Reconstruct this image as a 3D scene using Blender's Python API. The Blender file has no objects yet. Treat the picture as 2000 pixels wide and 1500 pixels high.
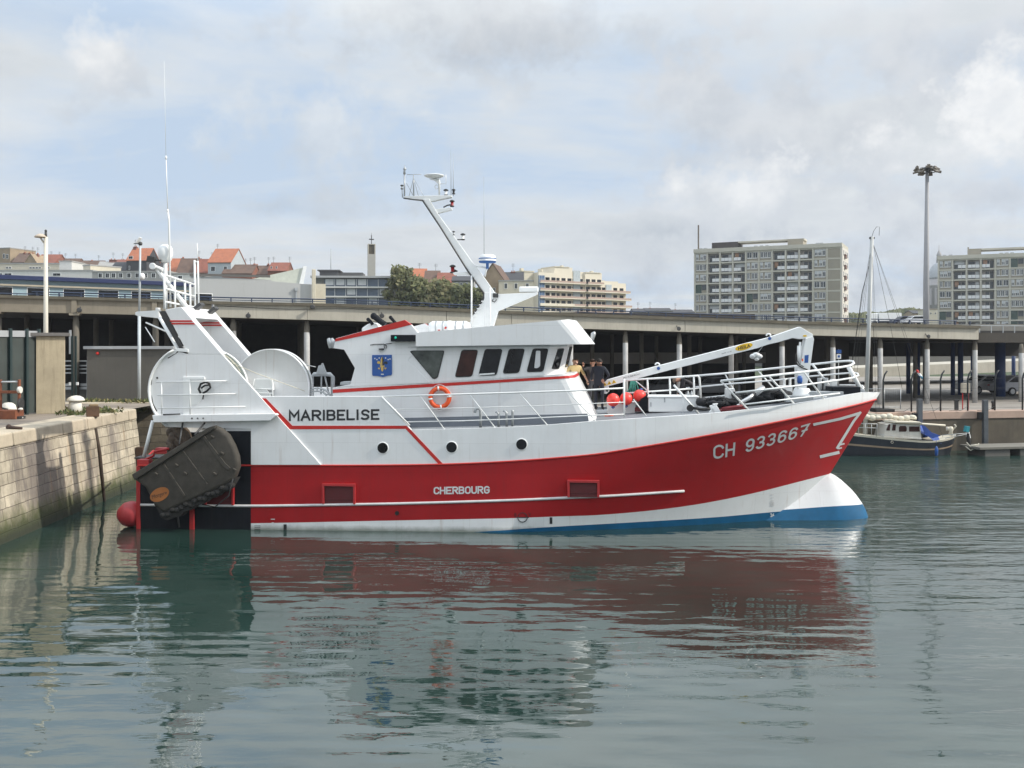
import bpy, bmesh, math, random
from mathutils import Vector, Matrix
sc = bpy.context.scene
COL = sc.collection
RND = random.Random(11)
rad = math.radians

# ------------------------------------------------------------------ camera
F, HZ, CH = 1850.0, 675.0, 5.8          # focal length in photo pixels, horizon row, eye height
cam_d = bpy.data.cameras.new('camera')
cam_d.sensor_width = 36.0
cam_d.lens = F / 2000.0 * 36.0
cam_d.shift_y = -(750.0 - HZ) / 2000.0
cam_d.clip_start, cam_d.clip_end = 0.2, 6000.0
cam = bpy.data.objects.new('camera', cam_d)
cam.location = (0, 0, CH)
cam.rotation_euler = (rad(90), 0, 0)
COL.objects.link(cam)
sc.camera = cam

# ------------------------------------------------------------------ sun, sky, exposure
SUN_EL, SUN_AZ = rad(36), rad(-7)      # azimuth from +X towards +Y
sd = bpy.data.lights.new('sun', 'SUN')
sd.energy, sd.angle, sd.color = 4.0, rad(0.9), (1.0, 0.94, 0.84)
sun = bpy.data.objects.new('sun', sd)
sv = Vector((math.cos(SUN_EL) * math.cos(SUN_AZ), math.cos(SUN_EL) * math.sin(SUN_AZ), math.sin(SUN_EL)))
sun.rotation_euler = sv.to_track_quat('Z', 'Y').to_euler()
COL.objects.link(sun)
sc.view_settings.view_transform = 'Standard'
sc.view_settings.look = 'None'
sc.view_settings.exposure = 0.0
sc.view_settings.gamma = 1.0
sc.render.engine = 'CYCLES'
sc.cycles.max_bounces = 7
sc.cycles.diffuse_bounces = 3
sc.cycles.glossy_bounces = 4
sc.cycles.transparent_max_bounces = 8
sc.cycles.caustics_reflective = False
sc.cycles.caustics_refractive = False

def nd(nt, kind, **kw):
    n = nt.nodes.new(kind)
    for k, v in kw.items():
        if k in n.inputs: n.inputs[k].default_value = v
        else: setattr(n, k, v)
    return n

def mathn(nt, op, a, b=None, clamp=False):
    n = nt.nodes.new('ShaderNodeMath'); n.operation = op; n.use_clamp = clamp
    for i, v in enumerate((a, b)):
        if v is None: continue
        if isinstance(v, (int, float)): n.inputs[i].default_value = v
        else: nt.links.new(v, n.inputs[i])
    return n.outputs[0]

def mixc(nt, fac, a, b, blend='MIX'):
    n = nt.nodes.new('ShaderNodeMix'); n.data_type = 'RGBA'; n.blend_type = blend
    for i, v in ((0, fac), (6, a), (7, b)):
        if isinstance(v, (int, float)): n.inputs[i].default_value = v
        elif isinstance(v, (tuple, list)): n.inputs[i].default_value = (*v[:3], 1.0)
        else: nt.links.new(v, n.inputs[i])
    return n.outputs[2]

def ramp(nt, src, stops):
    n = nt.nodes.new('ShaderNodeValToRGB'); e = n.color_ramp.elements
    while len(e) < len(stops): e.new(0.5)
    for i, (p, c) in enumerate(stops):
        e[i].position = p
        e[i].color = (c, c, c, 1) if isinstance(c, (int, float)) else (*c, 1)
    nt.links.new(src, n.inputs[0])
    return n.outputs[0]

world = bpy.data.worlds.new('World'); sc.world = world; world.use_nodes = True
nt = world.node_tree; nt.nodes.clear(); L = nt.links.new
tc = nt.nodes.new('ShaderNodeTexCoord')
sky = nd(nt, 'ShaderNodeTexSky', sky_type='NISHITA', sun_disc=False)
sky.sun_elevation, sky.sun_rotation = SUN_EL, rad(90)
sky.altitude, sky.air_density, sky.dust_density, sky.ozone_density = 10, 1.0, 1.5, 1.0
sep = nt.nodes.new('ShaderNodeSeparateXYZ'); L(tc.outputs['Generated'], sep.inputs[0])
dx, dy, dz = sep.outputs
zz = mathn(nt, 'ADD', mathn(nt, 'MAXIMUM', dz, 0.0), 0.16)
cmb = nt.nodes.new('ShaderNodeCombineXYZ')
L(mathn(nt, 'DIVIDE', dx, zz), cmb.inputs[0]); L(mathn(nt, 'DIVIDE', dy, zz), cmb.inputs[1])
def wnoise(scale, detail, rough, off, stretch=(1, 1, 1), src=None, dist=0.0):
    mp = nt.nodes.new('ShaderNodeMapping'); mp.inputs['Location'].default_value = off; mp.inputs['Scale'].default_value = stretch
    L(src or cmb.outputs[0], mp.inputs[0])
    n = nd(nt, 'ShaderNodeTexNoise', Scale=scale, Detail=detail, Roughness=rough, Distortion=dist)
    L(mp.outputs[0], n.inputs['Vector']); return n.outputs[0]
S = 0.10                                       # background strength
n1 = wnoise(0.85, 8, 0.58, (3.4, 0.6, 0.0), (0.8, 1.3, 1), None, .25)
n2 = wnoise(2.3, 6, 0.6, (0.0, 5.0, 2.0))
cover = ramp(nt, n1, [(0.38, 0.0), (0.56, 1.0)])
cool = mixc(nt, 1.0, (0.60 / S, 0.665 / S, 0.75 / S), (0.525 / S, 0.645 / S, 0.80 / S), 'MIX')
base = mixc(nt, 0.10, cool, sky.outputs[0])
cloud_t = ramp(nt, mathn(nt, 'ADD', mathn(nt, 'MULTIPLY', n1, 0.6), mathn(nt, 'MULTIPLY', n2, 0.4)), [(0.38, (0.78 / S, 0.80 / S, 0.81 / S)), (0.50, (0.69 / S, 0.725 / S, 0.75 / S)), (0.66, (0.58 / S, 0.62 / S, 0.66 / S))])
skyc = mixc(nt, cover, base, cloud_t)
# bright cumulus heads low in the north, each at its own bearing
d_noise = nd(nt, 'ShaderNodeTexNoise', Scale=11.0, Detail=9, Roughness=0.62)
L(tc.outputs['Generated'], d_noise.inputs['Vector'])
d_fine = nd(nt, 'ShaderNodeTexNoise', Scale=24.0, Detail=8, Roughness=0.6)
L(tc.outputs['Generated'], d_fine.inputs['Vector'])
def puff(px, py, sx, sy, col, strength, edge=0.5, soft=0.35):
    """cloud head centred on the bearing of photo pixel px, py; sx, sy its angular half sizes"""
    global skyc
    cx, cz = (px - 1000) / F, (HZ - py) / F
    ax = mathn(nt, 'DIVIDE', dx, mathn(nt, 'MAXIMUM', dy, 0.05)); az = mathn(nt, 'DIVIDE', dz, mathn(nt, 'MAXIMUM', dy, 0.05))
    a = mathn(nt, 'DIVIDE', mathn(nt, 'SUBTRACT', ax, cx), sx / F)
    b = mathn(nt, 'DIVIDE', mathn(nt, 'SUBTRACT', az, cz), sy / F)
    r2 = mathn(nt, 'SQRT', mathn(nt, 'ADD', mathn(nt, 'MULTIPLY', a, a), mathn(nt, 'MULTIPLY', b, b)))
    v = mathn(nt, 'ADD', mathn(nt, 'SUBTRACT', 1.0, r2), mathn(nt, 'MULTIPLY', mathn(nt, 'SUBTRACT', d_noise.outputs[0], 0.5), 5.2))
    m = ramp(nt, v, [(edge - soft, 0.0), (edge + soft, 1.0)])
    front = mathn(nt, 'GREATER_THAN', dy, 0.05)
    lit = ramp(nt, mathn(nt, 'ADD', mathn(nt, 'MULTIPLY', d_fine.outputs[0], 1.3), mathn(nt, 'MULTIPLY', b, .30)), [(0.40, 0.0), (0.85, 1.0)])      # billows: paler heads, greyer bases
    shade = mixc(nt, lit, tuple(c / S * k for c, k in zip(col, (.80, .83, .87))), tuple(c / S * 1.03 for c in col))
    skyc = mixc(nt, mathn(nt, 'MULTIPLY', mathn(nt, 'MULTIPLY', m, strength), front), skyc, shade)
puff(1000, 60, 440, 95, (0.565, 0.59, 0.62), 0.8, 0.5, 0.5)
puff(1800, 100, 420, 130, (0.66, 0.685, 0.72), 0.7, 0.5, 0.4)
puff(1560, 230, 420, 190, (0.64, 0.665, 0.695), 0.8, 0.5, 0.5)
puff(1650, 480, 520, 150, (0.60, 0.635, 0.68), 0.8, 0.5, 0.5)
puff(225, 165, 140, 70, (0.62, 0.65, 0.69), 0.7, 0.4, 0.35)
puff(215, 115, 115, 80, (0.80, 0.81, 0.815), 0.95, 0.45, 0.45)
puff(620, 250, 420, 120, (0.70, 0.735, 0.765), 0.7, 0.5, 0.4)
puff(1985, 215, 130, 110, (0.84, 0.85, 0.855), 0.95, 0.4, 0.32)
puff(1860, 295, 210, 75, (0.84, 0.85, 0.855), 0.95, 0.4, 0.35)
puff(1930, 370, 220, 50, (0.64, 0.67, 0.71), 0.75, 0.4, 0.4)
puff(1460, 385, 150, 60, (0.80, 0.815, 0.825), 0.9, 0.4, 0.38)
puff(1560, 455, 280, 40, (0.57, 0.61, 0.655), 0.75)
puff(540, 400, 240, 40, (0.56, 0.60, 0.64), 0.5)
puff(1210, 445, 160, 26, (0.56, 0.60, 0.635), 0.6)
puff(1800, 530, 220, 60, (0.565, 0.60, 0.645), 0.7)
# sky gain added overhead and behind the camera to lift shade and reflections
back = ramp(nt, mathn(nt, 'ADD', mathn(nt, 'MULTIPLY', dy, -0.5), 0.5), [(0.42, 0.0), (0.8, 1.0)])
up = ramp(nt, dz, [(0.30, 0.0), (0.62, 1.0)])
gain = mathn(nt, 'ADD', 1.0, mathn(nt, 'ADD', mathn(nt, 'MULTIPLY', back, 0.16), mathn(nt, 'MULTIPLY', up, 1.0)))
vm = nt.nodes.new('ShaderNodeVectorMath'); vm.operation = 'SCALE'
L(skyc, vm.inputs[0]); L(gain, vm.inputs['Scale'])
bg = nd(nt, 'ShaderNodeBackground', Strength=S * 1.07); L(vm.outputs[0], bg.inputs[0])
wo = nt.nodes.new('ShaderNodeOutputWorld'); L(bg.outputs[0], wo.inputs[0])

# ------------------------------------------------------------------ materials
def M(name, col, rough=0.5, metal=0.0, var=0.12, scale=2.5, bump=0.0, streak=0.0, dirt=(0.12, 0.09, 0.06), spec=0.5, bscale=30, spots=0.0, plates=0.0, wline=False):
    m = bpy.data.materials.new(name); m.use_nodes = True
    t = m.node_tree; p = t.nodes['Principled BSDF']; l = t.links.new
    p.inputs['Roughness'].default_value = rough; p.inputs['Metallic'].default_value = metal
    p.inputs['Specular IOR Level'].default_value = spec
    c = t.nodes.new('ShaderNodeTexCoord')
    n = nd(t, 'ShaderNodeTexNoise', Scale=scale, Detail=6, Roughness=0.65); l(c.outputs['Object'], n.inputs['Vector'])
    f = ramp(t, n.outputs[0], [(0.3, 1.0 - var), (0.7, 1.0 + var * 0.5)])
    out = mixc(t, 1.0, (*col, 1), f, 'MULTIPLY')
    if streak:
        mp = t.nodes.new('ShaderNodeMapping'); mp.inputs['Scale'].default_value = (3.0, 3.0, 0.25); l(c.outputs['Object'], mp.inputs[0])
        s = nd(t, 'ShaderNodeTexNoise', Scale=2.2, Detail=8, Roughness=0.7); l(mp.outputs[0], s.inputs['Vector'])
        out = mixc(t, mathn(t, 'MULTIPLY', ramp(t, s.outputs[0], [(0.50, 0.0), (0.78, 1.0)]), streak), out, dirt)
    if spots:
        s = nd(t, 'ShaderNodeTexNoise', Scale=scale * 4, Detail=8, Roughness=0.8); l(c.outputs['Object'], s.inputs['Vector'])
        out = mixc(t, mathn(t, 'MULTIPLY', ramp(t, s.outputs[0], [(0.56, 0.0), (0.72, 1.0)]), spots), out, dirt)
    if plates or wline:
        sx = t.nodes.new('ShaderNodeSeparateXYZ'); l(c.outputs['Object'], sx.inputs[0])
    if plates:      # butt welded plates: faint seams, each plate a shade of its own
        cb = t.nodes.new('ShaderNodeCombineXYZ'); l(sx.outputs[0], cb.inputs[0]); l(sx.outputs[2], cb.inputs[1])
        br = t.nodes.new('ShaderNodeTexBrick'); l(cb.outputs[0], br.inputs['Vector'])
        for k_, v in (('Color1', (1, 1, 1, 1)), ('Color2', (.95, .95, .95, 1)), ('Mortar', (.80, .79, .78, 1)), ('Scale', 1.0), ('Mortar Size', .007), ('Mortar Smooth', .8), ('Brick Width', 2.3), ('Row Height', .92)): br.inputs[k_].default_value = v
        out = mixc(t, plates, out, mixc(t, 1.0, out, br.outputs[0], 'MULTIPLY'))
    if wline:       # scum and weed along the waterline, thin rust runs above it
        wn = nd(t, 'ShaderNodeTexNoise', Scale=2.0, Detail=7, Roughness=.7); l(c.outputs['Object'], wn.inputs['Vector'])
        zz_ = mathn(t, 'ADD', sx.outputs[2], mathn(t, 'MULTIPLY', wn.outputs[0], .22))
        out = mixc(t, ramp(t, zz_, [(.13, .75), (.30, 0)]), out, (.10, .115, .075))
        mp = t.nodes.new('ShaderNodeMapping'); mp.inputs['Scale'].default_value = (2.2, .3, .12); l(c.outputs['Object'], mp.inputs[0])
        rn_ = nd(t, 'ShaderNodeTexNoise', Scale=2.6, Detail=4, Roughness=.6); l(mp.outputs[0], rn_.inputs['Vector'])
        out = mixc(t, mathn(t, 'MULTIPLY', ramp(t, rn_.outputs[0], [(.64, 0), (.74, 1)]), .30), out, (.30, .16, .075))
    l(out, p.inputs['Base Color'])
    rr = ramp(t, n.outputs[0], [(0.3, max(0.02, rough - 0.08)), (0.7, min(1, rough + 0.08))]); l(rr, p.inputs['Roughness'])
    if bump:
        b = nd(t, 'ShaderNodeBump', Strength=bump, Distance=0.02)
        n2_ = nd(t, 'ShaderNodeTexNoise', Scale=bscale, Detail=5); l(c.outputs['Object'], n2_.inputs['Vector'])
        l(n2_.outputs[0], b.inputs['Height']); l(b.outputs[0], p.inputs['Normal'])
    return m

def glass(name, col=(0.012, 0.013, 0.015), rough=0.06):
    m = M(name, col, rough, 0, 0.7, 2.2, spec=0.22); return m

WHITE = M('white_paint', (0.78, 0.785, 0.785), 0.36, var=0.06, scale=0.9, streak=0.16, dirt=(0.46, 0.40, 0.32), bump=0.35, bscale=0.9, plates=0.8, wline=True)
WHITE2 = M('white_painted_steel', (0.80, 0.81, 0.80), 0.4, var=0.05, scale=2.0)
REDHULL = M('red_hull_paint', (0.38, 0.012, 0.015), 0.5, spec=0.25, var=0.14, scale=0.9, streak=0.30, dirt=(0.20, 0.022, 0.024), bump=0.35, bscale=0.9, plates=1.0)
REDFRAME = M('red_frame_paint', (0.40, 0.022, 0.024), 0.45, var=0.12)
REDTRIM = M('red_trim_paint', (0.52, 0.030, 0.024), 0.45, spec=0.3, var=0.1)
BLUEHULL = M('blue_antifouling', (0.010, 0.105, 0.225), 0.55, spec=0.2, var=0.25, scale=1.5, streak=0.2, dirt=(0.02, 0.08, 0.13))
BLACK = M('black_plating', (0.008, 0.010, 0.014), 0.55, spec=0.18, var=0.3, streak=0.2, dirt=(0.05, 0.045, 0.04))
BLACKTXT = M('black_lettering', (0.015, 0.017, 0.02), 0.5)
GREYW = M('scuffed_white_paint', (0.60, 0.60, 0.60), 0.5, var=0.15, streak=0.3, dirt=(0.35, 0.28, 0.22))
WHITETXT = M('white_lettering', (0.66, 0.66, 0.66), 0.5)
GREYDECK = M('grey_deck_paint', (0.20, 0.215, 0.235), 0.6, var=0.2, scale=3, spots=0.25, dirt=(0.10, 0.09, 0.08))
BANDGREY = M('grey_plinth_paint', (0.17, 0.19, 0.22), 0.5, var=0.1)
DARKRED = M('dark_red_shade_and_paint', (0.10, 0.012, 0.014), 0.7, var=0.2)  # freeing ports: shade put into the colour; fish crate: its own red
GLASS = glass('dark_window_glass')
GLASSC = glass('curtained_window_glass', (0.09, 0.10, 0.09), 0.1)
GLASSR = glass('brown_window_glass', (0.045, 0.016, 0.012), 0.08)
RUBBER = M('black_rubber', (0.015, 0.015, 0.015), 0.7)
STEELDK = M('dark_steel', (0.06, 0.06, 0.06), 0.5, 0.3, var=0.3)
GALV = M('galvanised_steel', (0.42, 0.44, 0.45), 0.45, 0.4, var=0.15)
ORANGE = M('orange_plastic', (0.80, 0.10, 0.02), 0.42, var=0.08)
CREAMC = M('cream_canvas', (0.62, 0.58, 0.47), 0.8)
BUOYRED = M('fluorescent_red_vinyl', (0.85, 0.06, 0.045), 0.35, var=0.06)
FENDRED = M('faded_red_vinyl', (0.38, 0.03, 0.035), 0.5, var=0.15)
MUD = M('muddy_brown_steel', (0.058, 0.051, 0.041), 0.8, var=0.45, scale=3.5, streak=0.5, dirt=(0.05, 0.042, 0.034), bump=0.3, spots=0.35)
YELLOW = M('yellow_sticker', (0.80, 0.50, 0.02), 0.5)
OSTICK = M('orange_sticker', (0.34, 0.12, 0.03), 0.6, var=0.2)
GREENROPE = M('green_twine', (0.05, 0.24, 0.19), 0.8)
NETBLK = M('black_netting', (0.016, 0.017, 0.02), 0.9, var=0.5, scale=12, bump=0.8, bscale=18)
CHROME = M('polished_steel', (0.6, 0.6, 0.6), 0.22, 0.9, var=0.05)
BLUEPNT = M('blue_paint', (0.02, 0.09, 0.32), 0.4)
GOLD = M('gold_paint', (0.62, 0.42, 0.10), 0.4)
NEON = M('reflective_yellow_tape', (0.55, 0.85, 0.10), 0.4)

# ------------------------------------------------------------------ mesh building
class MB:
    def __init__(s): s.v, s.f, s.m, s.s = [], [], [], []
    def add(s, vs, fs, m=0, smooth=False):
        o = len(s.v); s.v += [tuple(v) for v in vs]
        for f in fs: s.f.append([i + o for i in f]); s.m.append(m); s.s.append(smooth)
        return s
    def box(s, x0, x1, y0, y1, z0, z1, m=0):
        vs = [(x, y, z) for z in (z0, z1) for y in (y0, y1) for x in (x0, x1)]
        return s.add(vs, [(0, 2, 3, 1), (4, 5, 7, 6), (0, 1, 5, 4), (2, 6, 7, 3), (0, 4, 6, 2), (1, 3, 7, 5)], m)
    def obox(s, c, size, rot=None, m=0):
        c = Vector(c); h = [d / 2 for d in size]; vs = []
        for z in (-h[2], h[2]):
            for y in (-h[1], h[1]):
                for x in (-h[0], h[0]):
                    v = Vector((x, y, z)); v = rot @ v if rot else v; vs.append(c + v)
        return s.add(vs, [(0, 2, 3, 1), (4, 5, 7, 6), (0, 1, 5, 4), (2, 6, 7, 3), (0, 4, 6, 2), (1, 3, 7, 5)], m)
    def prism(s, front, off, m=0, side=None):
        """front: list of 3-D points; off: vector to the back face"""
        n = len(front); off = Vector(off)
        vs = [Vector(p) for p in front] + [Vector(p) + off for p in front]
        fs = [list(range(n)), list(range(2 * n - 1, n - 1, -1))]
        s.add(vs, fs, m)
        s.add(vs, [[i, i + n, (i + 1) % n + n, (i + 1) % n] for i in range(n)], m if side is None else side)
        return s
    def tube(s, pts, r, n=8, m=0, caps=True, closed=False):
        pts = [Vector(p) for p in pts]; k = len(pts)
        rs = r if isinstance(r, (list, tuple)) else [r] * k
        up = None; rings = []
        for i, p in enumerate(pts):
            a = pts[(i - 1) % k] if (closed or i > 0) else p
            b = pts[(i + 1) % k] if (closed or i < k - 1) else p
            t = (b - a).normalized()
            if up is None:
                up = Vector((0, 0, 1)) if abs(t.z) < 0.9 else Vector((1, 0, 0))
            u = t.cross(up)
            if u.length < 1e-6: u = t.orthogonal()
            u.normalize(); w = u.cross(t).normalized(); up = w
            rings.append([p + (u * math.cos(2 * math.pi * j / n) + w * math.sin(2 * math.pi * j / n)) * rs[i] for j in range(n)])
        vs = [v for q in rings for v in q]; fs = []
        for i in range(k if closed else k - 1):
            i2 = (i + 1) % k
            for j in range(n): fs.append((i * n + j, i * n + (j + 1) % n, i2 * n + (j + 1) % n, i2 * n + j))
        if caps and not closed: s.add(vs, [list(range(n - 1, -1, -1)), [(k - 1) * n + j for j in range(n)]], m)
        return s.add(vs, fs, m, True)
    def lathe(s, prof, c=(0, 0, 0), axis='Z', n=20, m=0, smooth=True):
        """prof: (radius, height) pairs along the axis"""
        c = Vector(c); vs = []
        A = {'Z': (Vector((1, 0, 0)), Vector((0, 1, 0)), Vector((0, 0, 1))), 'Y': (Vector((1, 0, 0)), Vector((0, 0, 1)), Vector((0, -1, 0))), 'X': (Vector((0, 1, 0)), Vector((0, 0, 1)), Vector((1, 0, 0)))}
        u, w, a = A[axis] if isinstance(axis, str) else axis
        for r, h in prof:
            for j in range(n):
                q = 2 * math.pi * j / n
                vs.append(c + (u * math.cos(q) + w * math.sin(q)) * r + a * h)
        fs = []
        for i in range(len(prof) - 1):
            for j in range(n): fs.append((i * n + j, i * n + (j + 1) % n, (i + 1) * n + (j + 1) % n, (i + 1) * n + j))
        s.add(vs, fs, m, smooth)
        k = len(prof)
        s.add(vs, [[j for j in range(n - 1, -1, -1)], [(k - 1) * n + j for j in range(n)]], m)
        return s
    def ball(s, c, r, nu=16, nv=10, m=0, rot=None):
        r = r if isinstance(r, (tuple, list)) else (r, r, r); c = Vector(c); vs = []
        for i in range(nv + 1):
            t = math.pi * i / nv
            for j in range(nu):
                q = 2 * math.pi * j / nu
                v = Vector((math.sin(t) * math.cos(q) * r[0], math.sin(t) * math.sin(q) * r[1], math.cos(t) * r[2]))
                vs.append(c + (rot @ v if rot else v))
        fs = [(i * nu + j, (i + 1) * nu + j, (i + 1) * nu + (j + 1) % nu, i * nu + (j + 1) % nu) for i in range(nv) for j in range(nu)]
        return s.add(vs, fs, m, True)
    def grid(s, rows, m=0, smooth=True, mats=None):
        n = len(rows[0]); vs = [p for r in rows for p in r]; fs, ms = [], []
        for i in range(len(rows) - 1):
            for j in range(n - 1): fs.append((i * n + j, i * n + j + 1, (i + 1) * n + j + 1, (i + 1) * n + j)); ms.append(mats(i, j) if mats else m)
        o = len(s.v); s.v += [tuple(v) for v in vs]
        for f, mm in zip(fs, ms): s.f.append([i + o for i in f]); s.m.append(mm); s.s.append(smooth)
        return s
    def mesh(s, name, mats, weld=True, fix=True):
        me = bpy.data.meshes.new(name); me.from_pydata(s.v, [], s.f)
        for mt in (mats if isinstance(mats, (list, tuple)) else [mats]): me.materials.append(mt)
        me.polygons.foreach_set('material_index', s.m); me.polygons.foreach_set('use_smooth', s.s)
        bm = bmesh.new(); bm.from_mesh(me)
        if weld: bmesh.ops.remove_doubles(bm, verts=bm.verts, dist=1e-5)
        if fix: bmesh.ops.recalc_face_normals(bm, faces=bm.faces)
        bm.to_mesh(me); bm.free(); me.update(); return me
    def build(s, name, mats, parent=None, bevel=0.0, loc=None, fix=True, weld=True):
        ob = bpy.data.objects.new(name, s.mesh(name, mats, weld, fix)); COL.objects.link(ob)
        if parent: ob.parent = parent
        if loc: ob.location = loc
        if bevel:
            b = ob.modifiers.new('bevel', 'BEVEL'); b.width = bevel; b.segments = 2; b.limit_method = 'ANGLE'; b.angle_limit = rad(40)
        return ob

def tag(o, label, cat, group=None):
    o['label'] = label; o['category'] = cat
    if group: o['group'] = group
    return o
def kind(o, k): o['kind'] = k; return o
def thing(name, label, cat, loc=(0, 0, 0), rz=0.0, group=None):
    o = bpy.data.objects.new(name, None); COL.objects.link(o); o.location = loc; o.rotation_euler = (0, 0, rz)
    o.empty_display_size = 0.3
    return tag(o, label, cat, group)
def inst(src, parent, loc, rz=0.0, name=None):
    o = src.copy(); COL.objects.link(o); o.parent = parent; o.location = loc; o.rotation_euler = (0, 0, rz); return o
def G(px, py, Y):
    """point of the world seen at photo pixel px, py if it stands Y metres away"""
    return Vector(((px - 1000) / F * Y, Y, CH + (HZ - py) / F * Y))
def catmull(pts, x):
    if x <= pts[0][0]: return pts[0][1]
    if x >= pts[-1][0]: return pts[-1][1]
    for i in range(len(pts) - 1):
        if pts[i][0] <= x <= pts[i + 1][0]:
            x0, y0 = pts[i]; x1, y1 = pts[i + 1]; h = x1 - x0
            m0 = (y1 - pts[i - 1][1]) / (x1 - pts[i - 1][0]) if i > 0 else (y1 - y0) / h
            m1 = (pts[i + 2][1] - y0) / (pts[i + 2][0] - x0) if i < len(pts) - 2 else (y1 - y0) / h
            t = (x - x0) / h
            return (2*t**3 - 3*t*t + 1) * y0 + (t**3 - 2*t*t + t) * h * m0 + (-2*t**3 + 3*t*t) * y1 + (t**3 - t*t) * h * m1
def glyphs(txt, bold=0.0, spacing=1.0):
    """flat outline faces of a text, scaled so that its box is 1 wide and 1 high"""
    cu = bpy.data.curves.new('lettering', 'FONT'); cu.body = txt; cu.resolution_u = 3; cu.offset = bold; cu.space_character = spacing
    ob = bpy.data.objects.new('lettering', cu); COL.objects.link(ob)
    bpy.context.view_layer.update()
    ev = ob.evaluated_get(bpy.context.evaluated_depsgraph_get()); me = ev.to_mesh()
    vs = [tuple(v.co) for v in me.vertices]; fs = [list(p.vertices) for p in me.polygons]
    ev.to_mesh_clear(); bpy.data.objects.remove(ob); bpy.data.curves.remove(cu)
    x0 = min(v[0] for v in vs); x1 = max(v[0] for v in vs); y0 = min(v[1] for v in vs); y1 = max(v[1] for v in vs)
    return [((v[0] - x0) / (x1 - x0), (v[1] - y0) / (y1 - y0)) for v in vs], fs
def letter(mb, txt, fn, m=0, bold=0.0, spacing=1.0):
    vs, fs = glyphs(txt, bold, spacing); mb.add([fn(u, v) for u, v in vs], fs, m); return mb
def quadmap(a, b, c, d):
    """bilinear map of the unit square on four corners: low left, low right, high right, high left"""
    a, b, c, d = map(Vector, (a, b, c, d))
    return lambda u, v: (a * (1-u) + b * u) * (1-v) + (d * (1-u) + c * u) * v

# monoline painted letters: each a few strokes in a cell 1 wide and 1 high
def _arc(cx, cy, rx, ry, a0, a1, n=10): return [(cx + rx * math.cos(rad(a0 + (a1 - a0) * i / n)), cy + ry * math.sin(rad(a0 + (a1 - a0) * i / n))) for i in range(n + 1)]
GL = {
 'M': [[(0, 0), (0, 1), (.5, .38), (1, 1), (1, 0)]], 'A': [[(0, 0), (.5, 1), (1, 0)], [(.18, .32), (.82, .32)]],
 'R': [[(0, 0), (0, 1), (.6, 1)] + _arc(.6, .75, .4, .25, 90, -90) + [(.0, .5)], [(.45, .5), (1, 0)]], 'I': [[(.5, 0), (.5, 1)]],
 'B': [[(0, 0), (0, 1), (.6, 1)] + _arc(.6, .76, .34, .24, 90, -90) + [(0, .52)], [(0, 0), (.6, 0)] + _arc(.6, .26, .4, .26, -90, 90)],
 'E': [[(1, 1), (0, 1), (0, 0), (1, 0)], [(0, .5), (.8, .5)]], 'L': [[(0, 1), (0, 0), (1, 0)]],
 'S': [[(.98, .82)] + _arc(.55, .75, .42, .25, 40, 270, 12) + _arc(.48, .25, .48, .25, 90, -140, 12)],
 'C': [_arc(.55, .72, .5, .28, 15, 180) + _arc(.55, .28, .5, .28, 180, 345)], 'H': [[(0, 0), (0, 1)], [(1, 0), (1, 1)], [(0, .5), (1, .5)]],
 'O': [_arc(.5, .7, .5, .3, 0, 180) + _arc(.5, .3, .5, .3, 180, 360) + [(1, .7)]], 'U': [[(0, 1)] + _arc(.5, .32, .5, .32, 180, 360) + [(1, 1)]],
 'G': [_arc(.52, .72, .48, .28, 20, 180) + _arc(.52, .28, .48, .28, 180, 360) + [(1, .48), (.6, .48)]],
 '9': [_arc(.5, .7, .48, .3, 0, 360, 18), [(.98, .7)] + _arc(.5, .3, .48, .3, 0, -150, 10)], '6': [_arc(.5, .3, .48, .3, 180, 540, 18), [(.02, .3)] + _arc(.5, .7, .48, .3, 180, 30, 10)],
 '3': [_arc(.45, .75, .45, .25, 150, -90, 12), _arc(.45, .26, .5, .26, 90, -150, 12)], '7': [[(0, 1), (1, 1), (.35, 0)], [(.30, .48), (.92, .48)]],
}
def monoline(txt, fn, widths, gap, aspect, thick):
    """returns one MB per letter; fn maps (u, v) of the whole line to a point; aspect = line length over letter height, thick = stroke over height"""
    tot = sum(widths.get(c, 1.0) for c in txt) + gap * (len(txt) - 1); x = 0.0; out = []
    for c in txt:
        w = widths.get(c, 1.0)
        if c != ' ':
            mb = MB()
            for k, pl in enumerate(GL[c]):
                P = [Vector(((x + q[0] * w) / tot * aspect, q[1] * (1 - thick) + thick / 2)) for q in pl]; P = [p for i, p in enumerate(P) if i == 0 or (p - P[i - 1]).length > 1e-4]
                n = len(P); a, b = [], []
                for i in range(n):
                    d0 = (P[i] - P[i - 1]).normalized() if i > 0 else (P[1] - P[0]).normalized(); d1 = (P[i + 1] - P[i]).normalized() if i < n - 1 else d0
                    n0 = Vector((-d0.y, d0.x)); n1 = Vector((-d1.y, d1.x)); m = n0 + n1
                    m = n0 if m.length < .3 else m.normalized(); m = m * (thick / 2) / max(.45, m.dot(n0)); e = d0 * (-thick / 2) if i == 0 and n < 40 else (d1 * (thick / 2) if i == n - 1 else Vector((0, 0)))
                    a.append(P[i] + m + e * .98); b.append(P[i] - m + e * .98)
                mb.grid([[fn(q.x / aspect, q.y) - Vector((0, .0012 * k, 0)) for q in a], [fn(q.x / aspect, q.y) - Vector((0, .0012 * k, 0)) for q in b]], smooth=False)
            out.append(mb)
        x += w + gap
    return out

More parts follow.
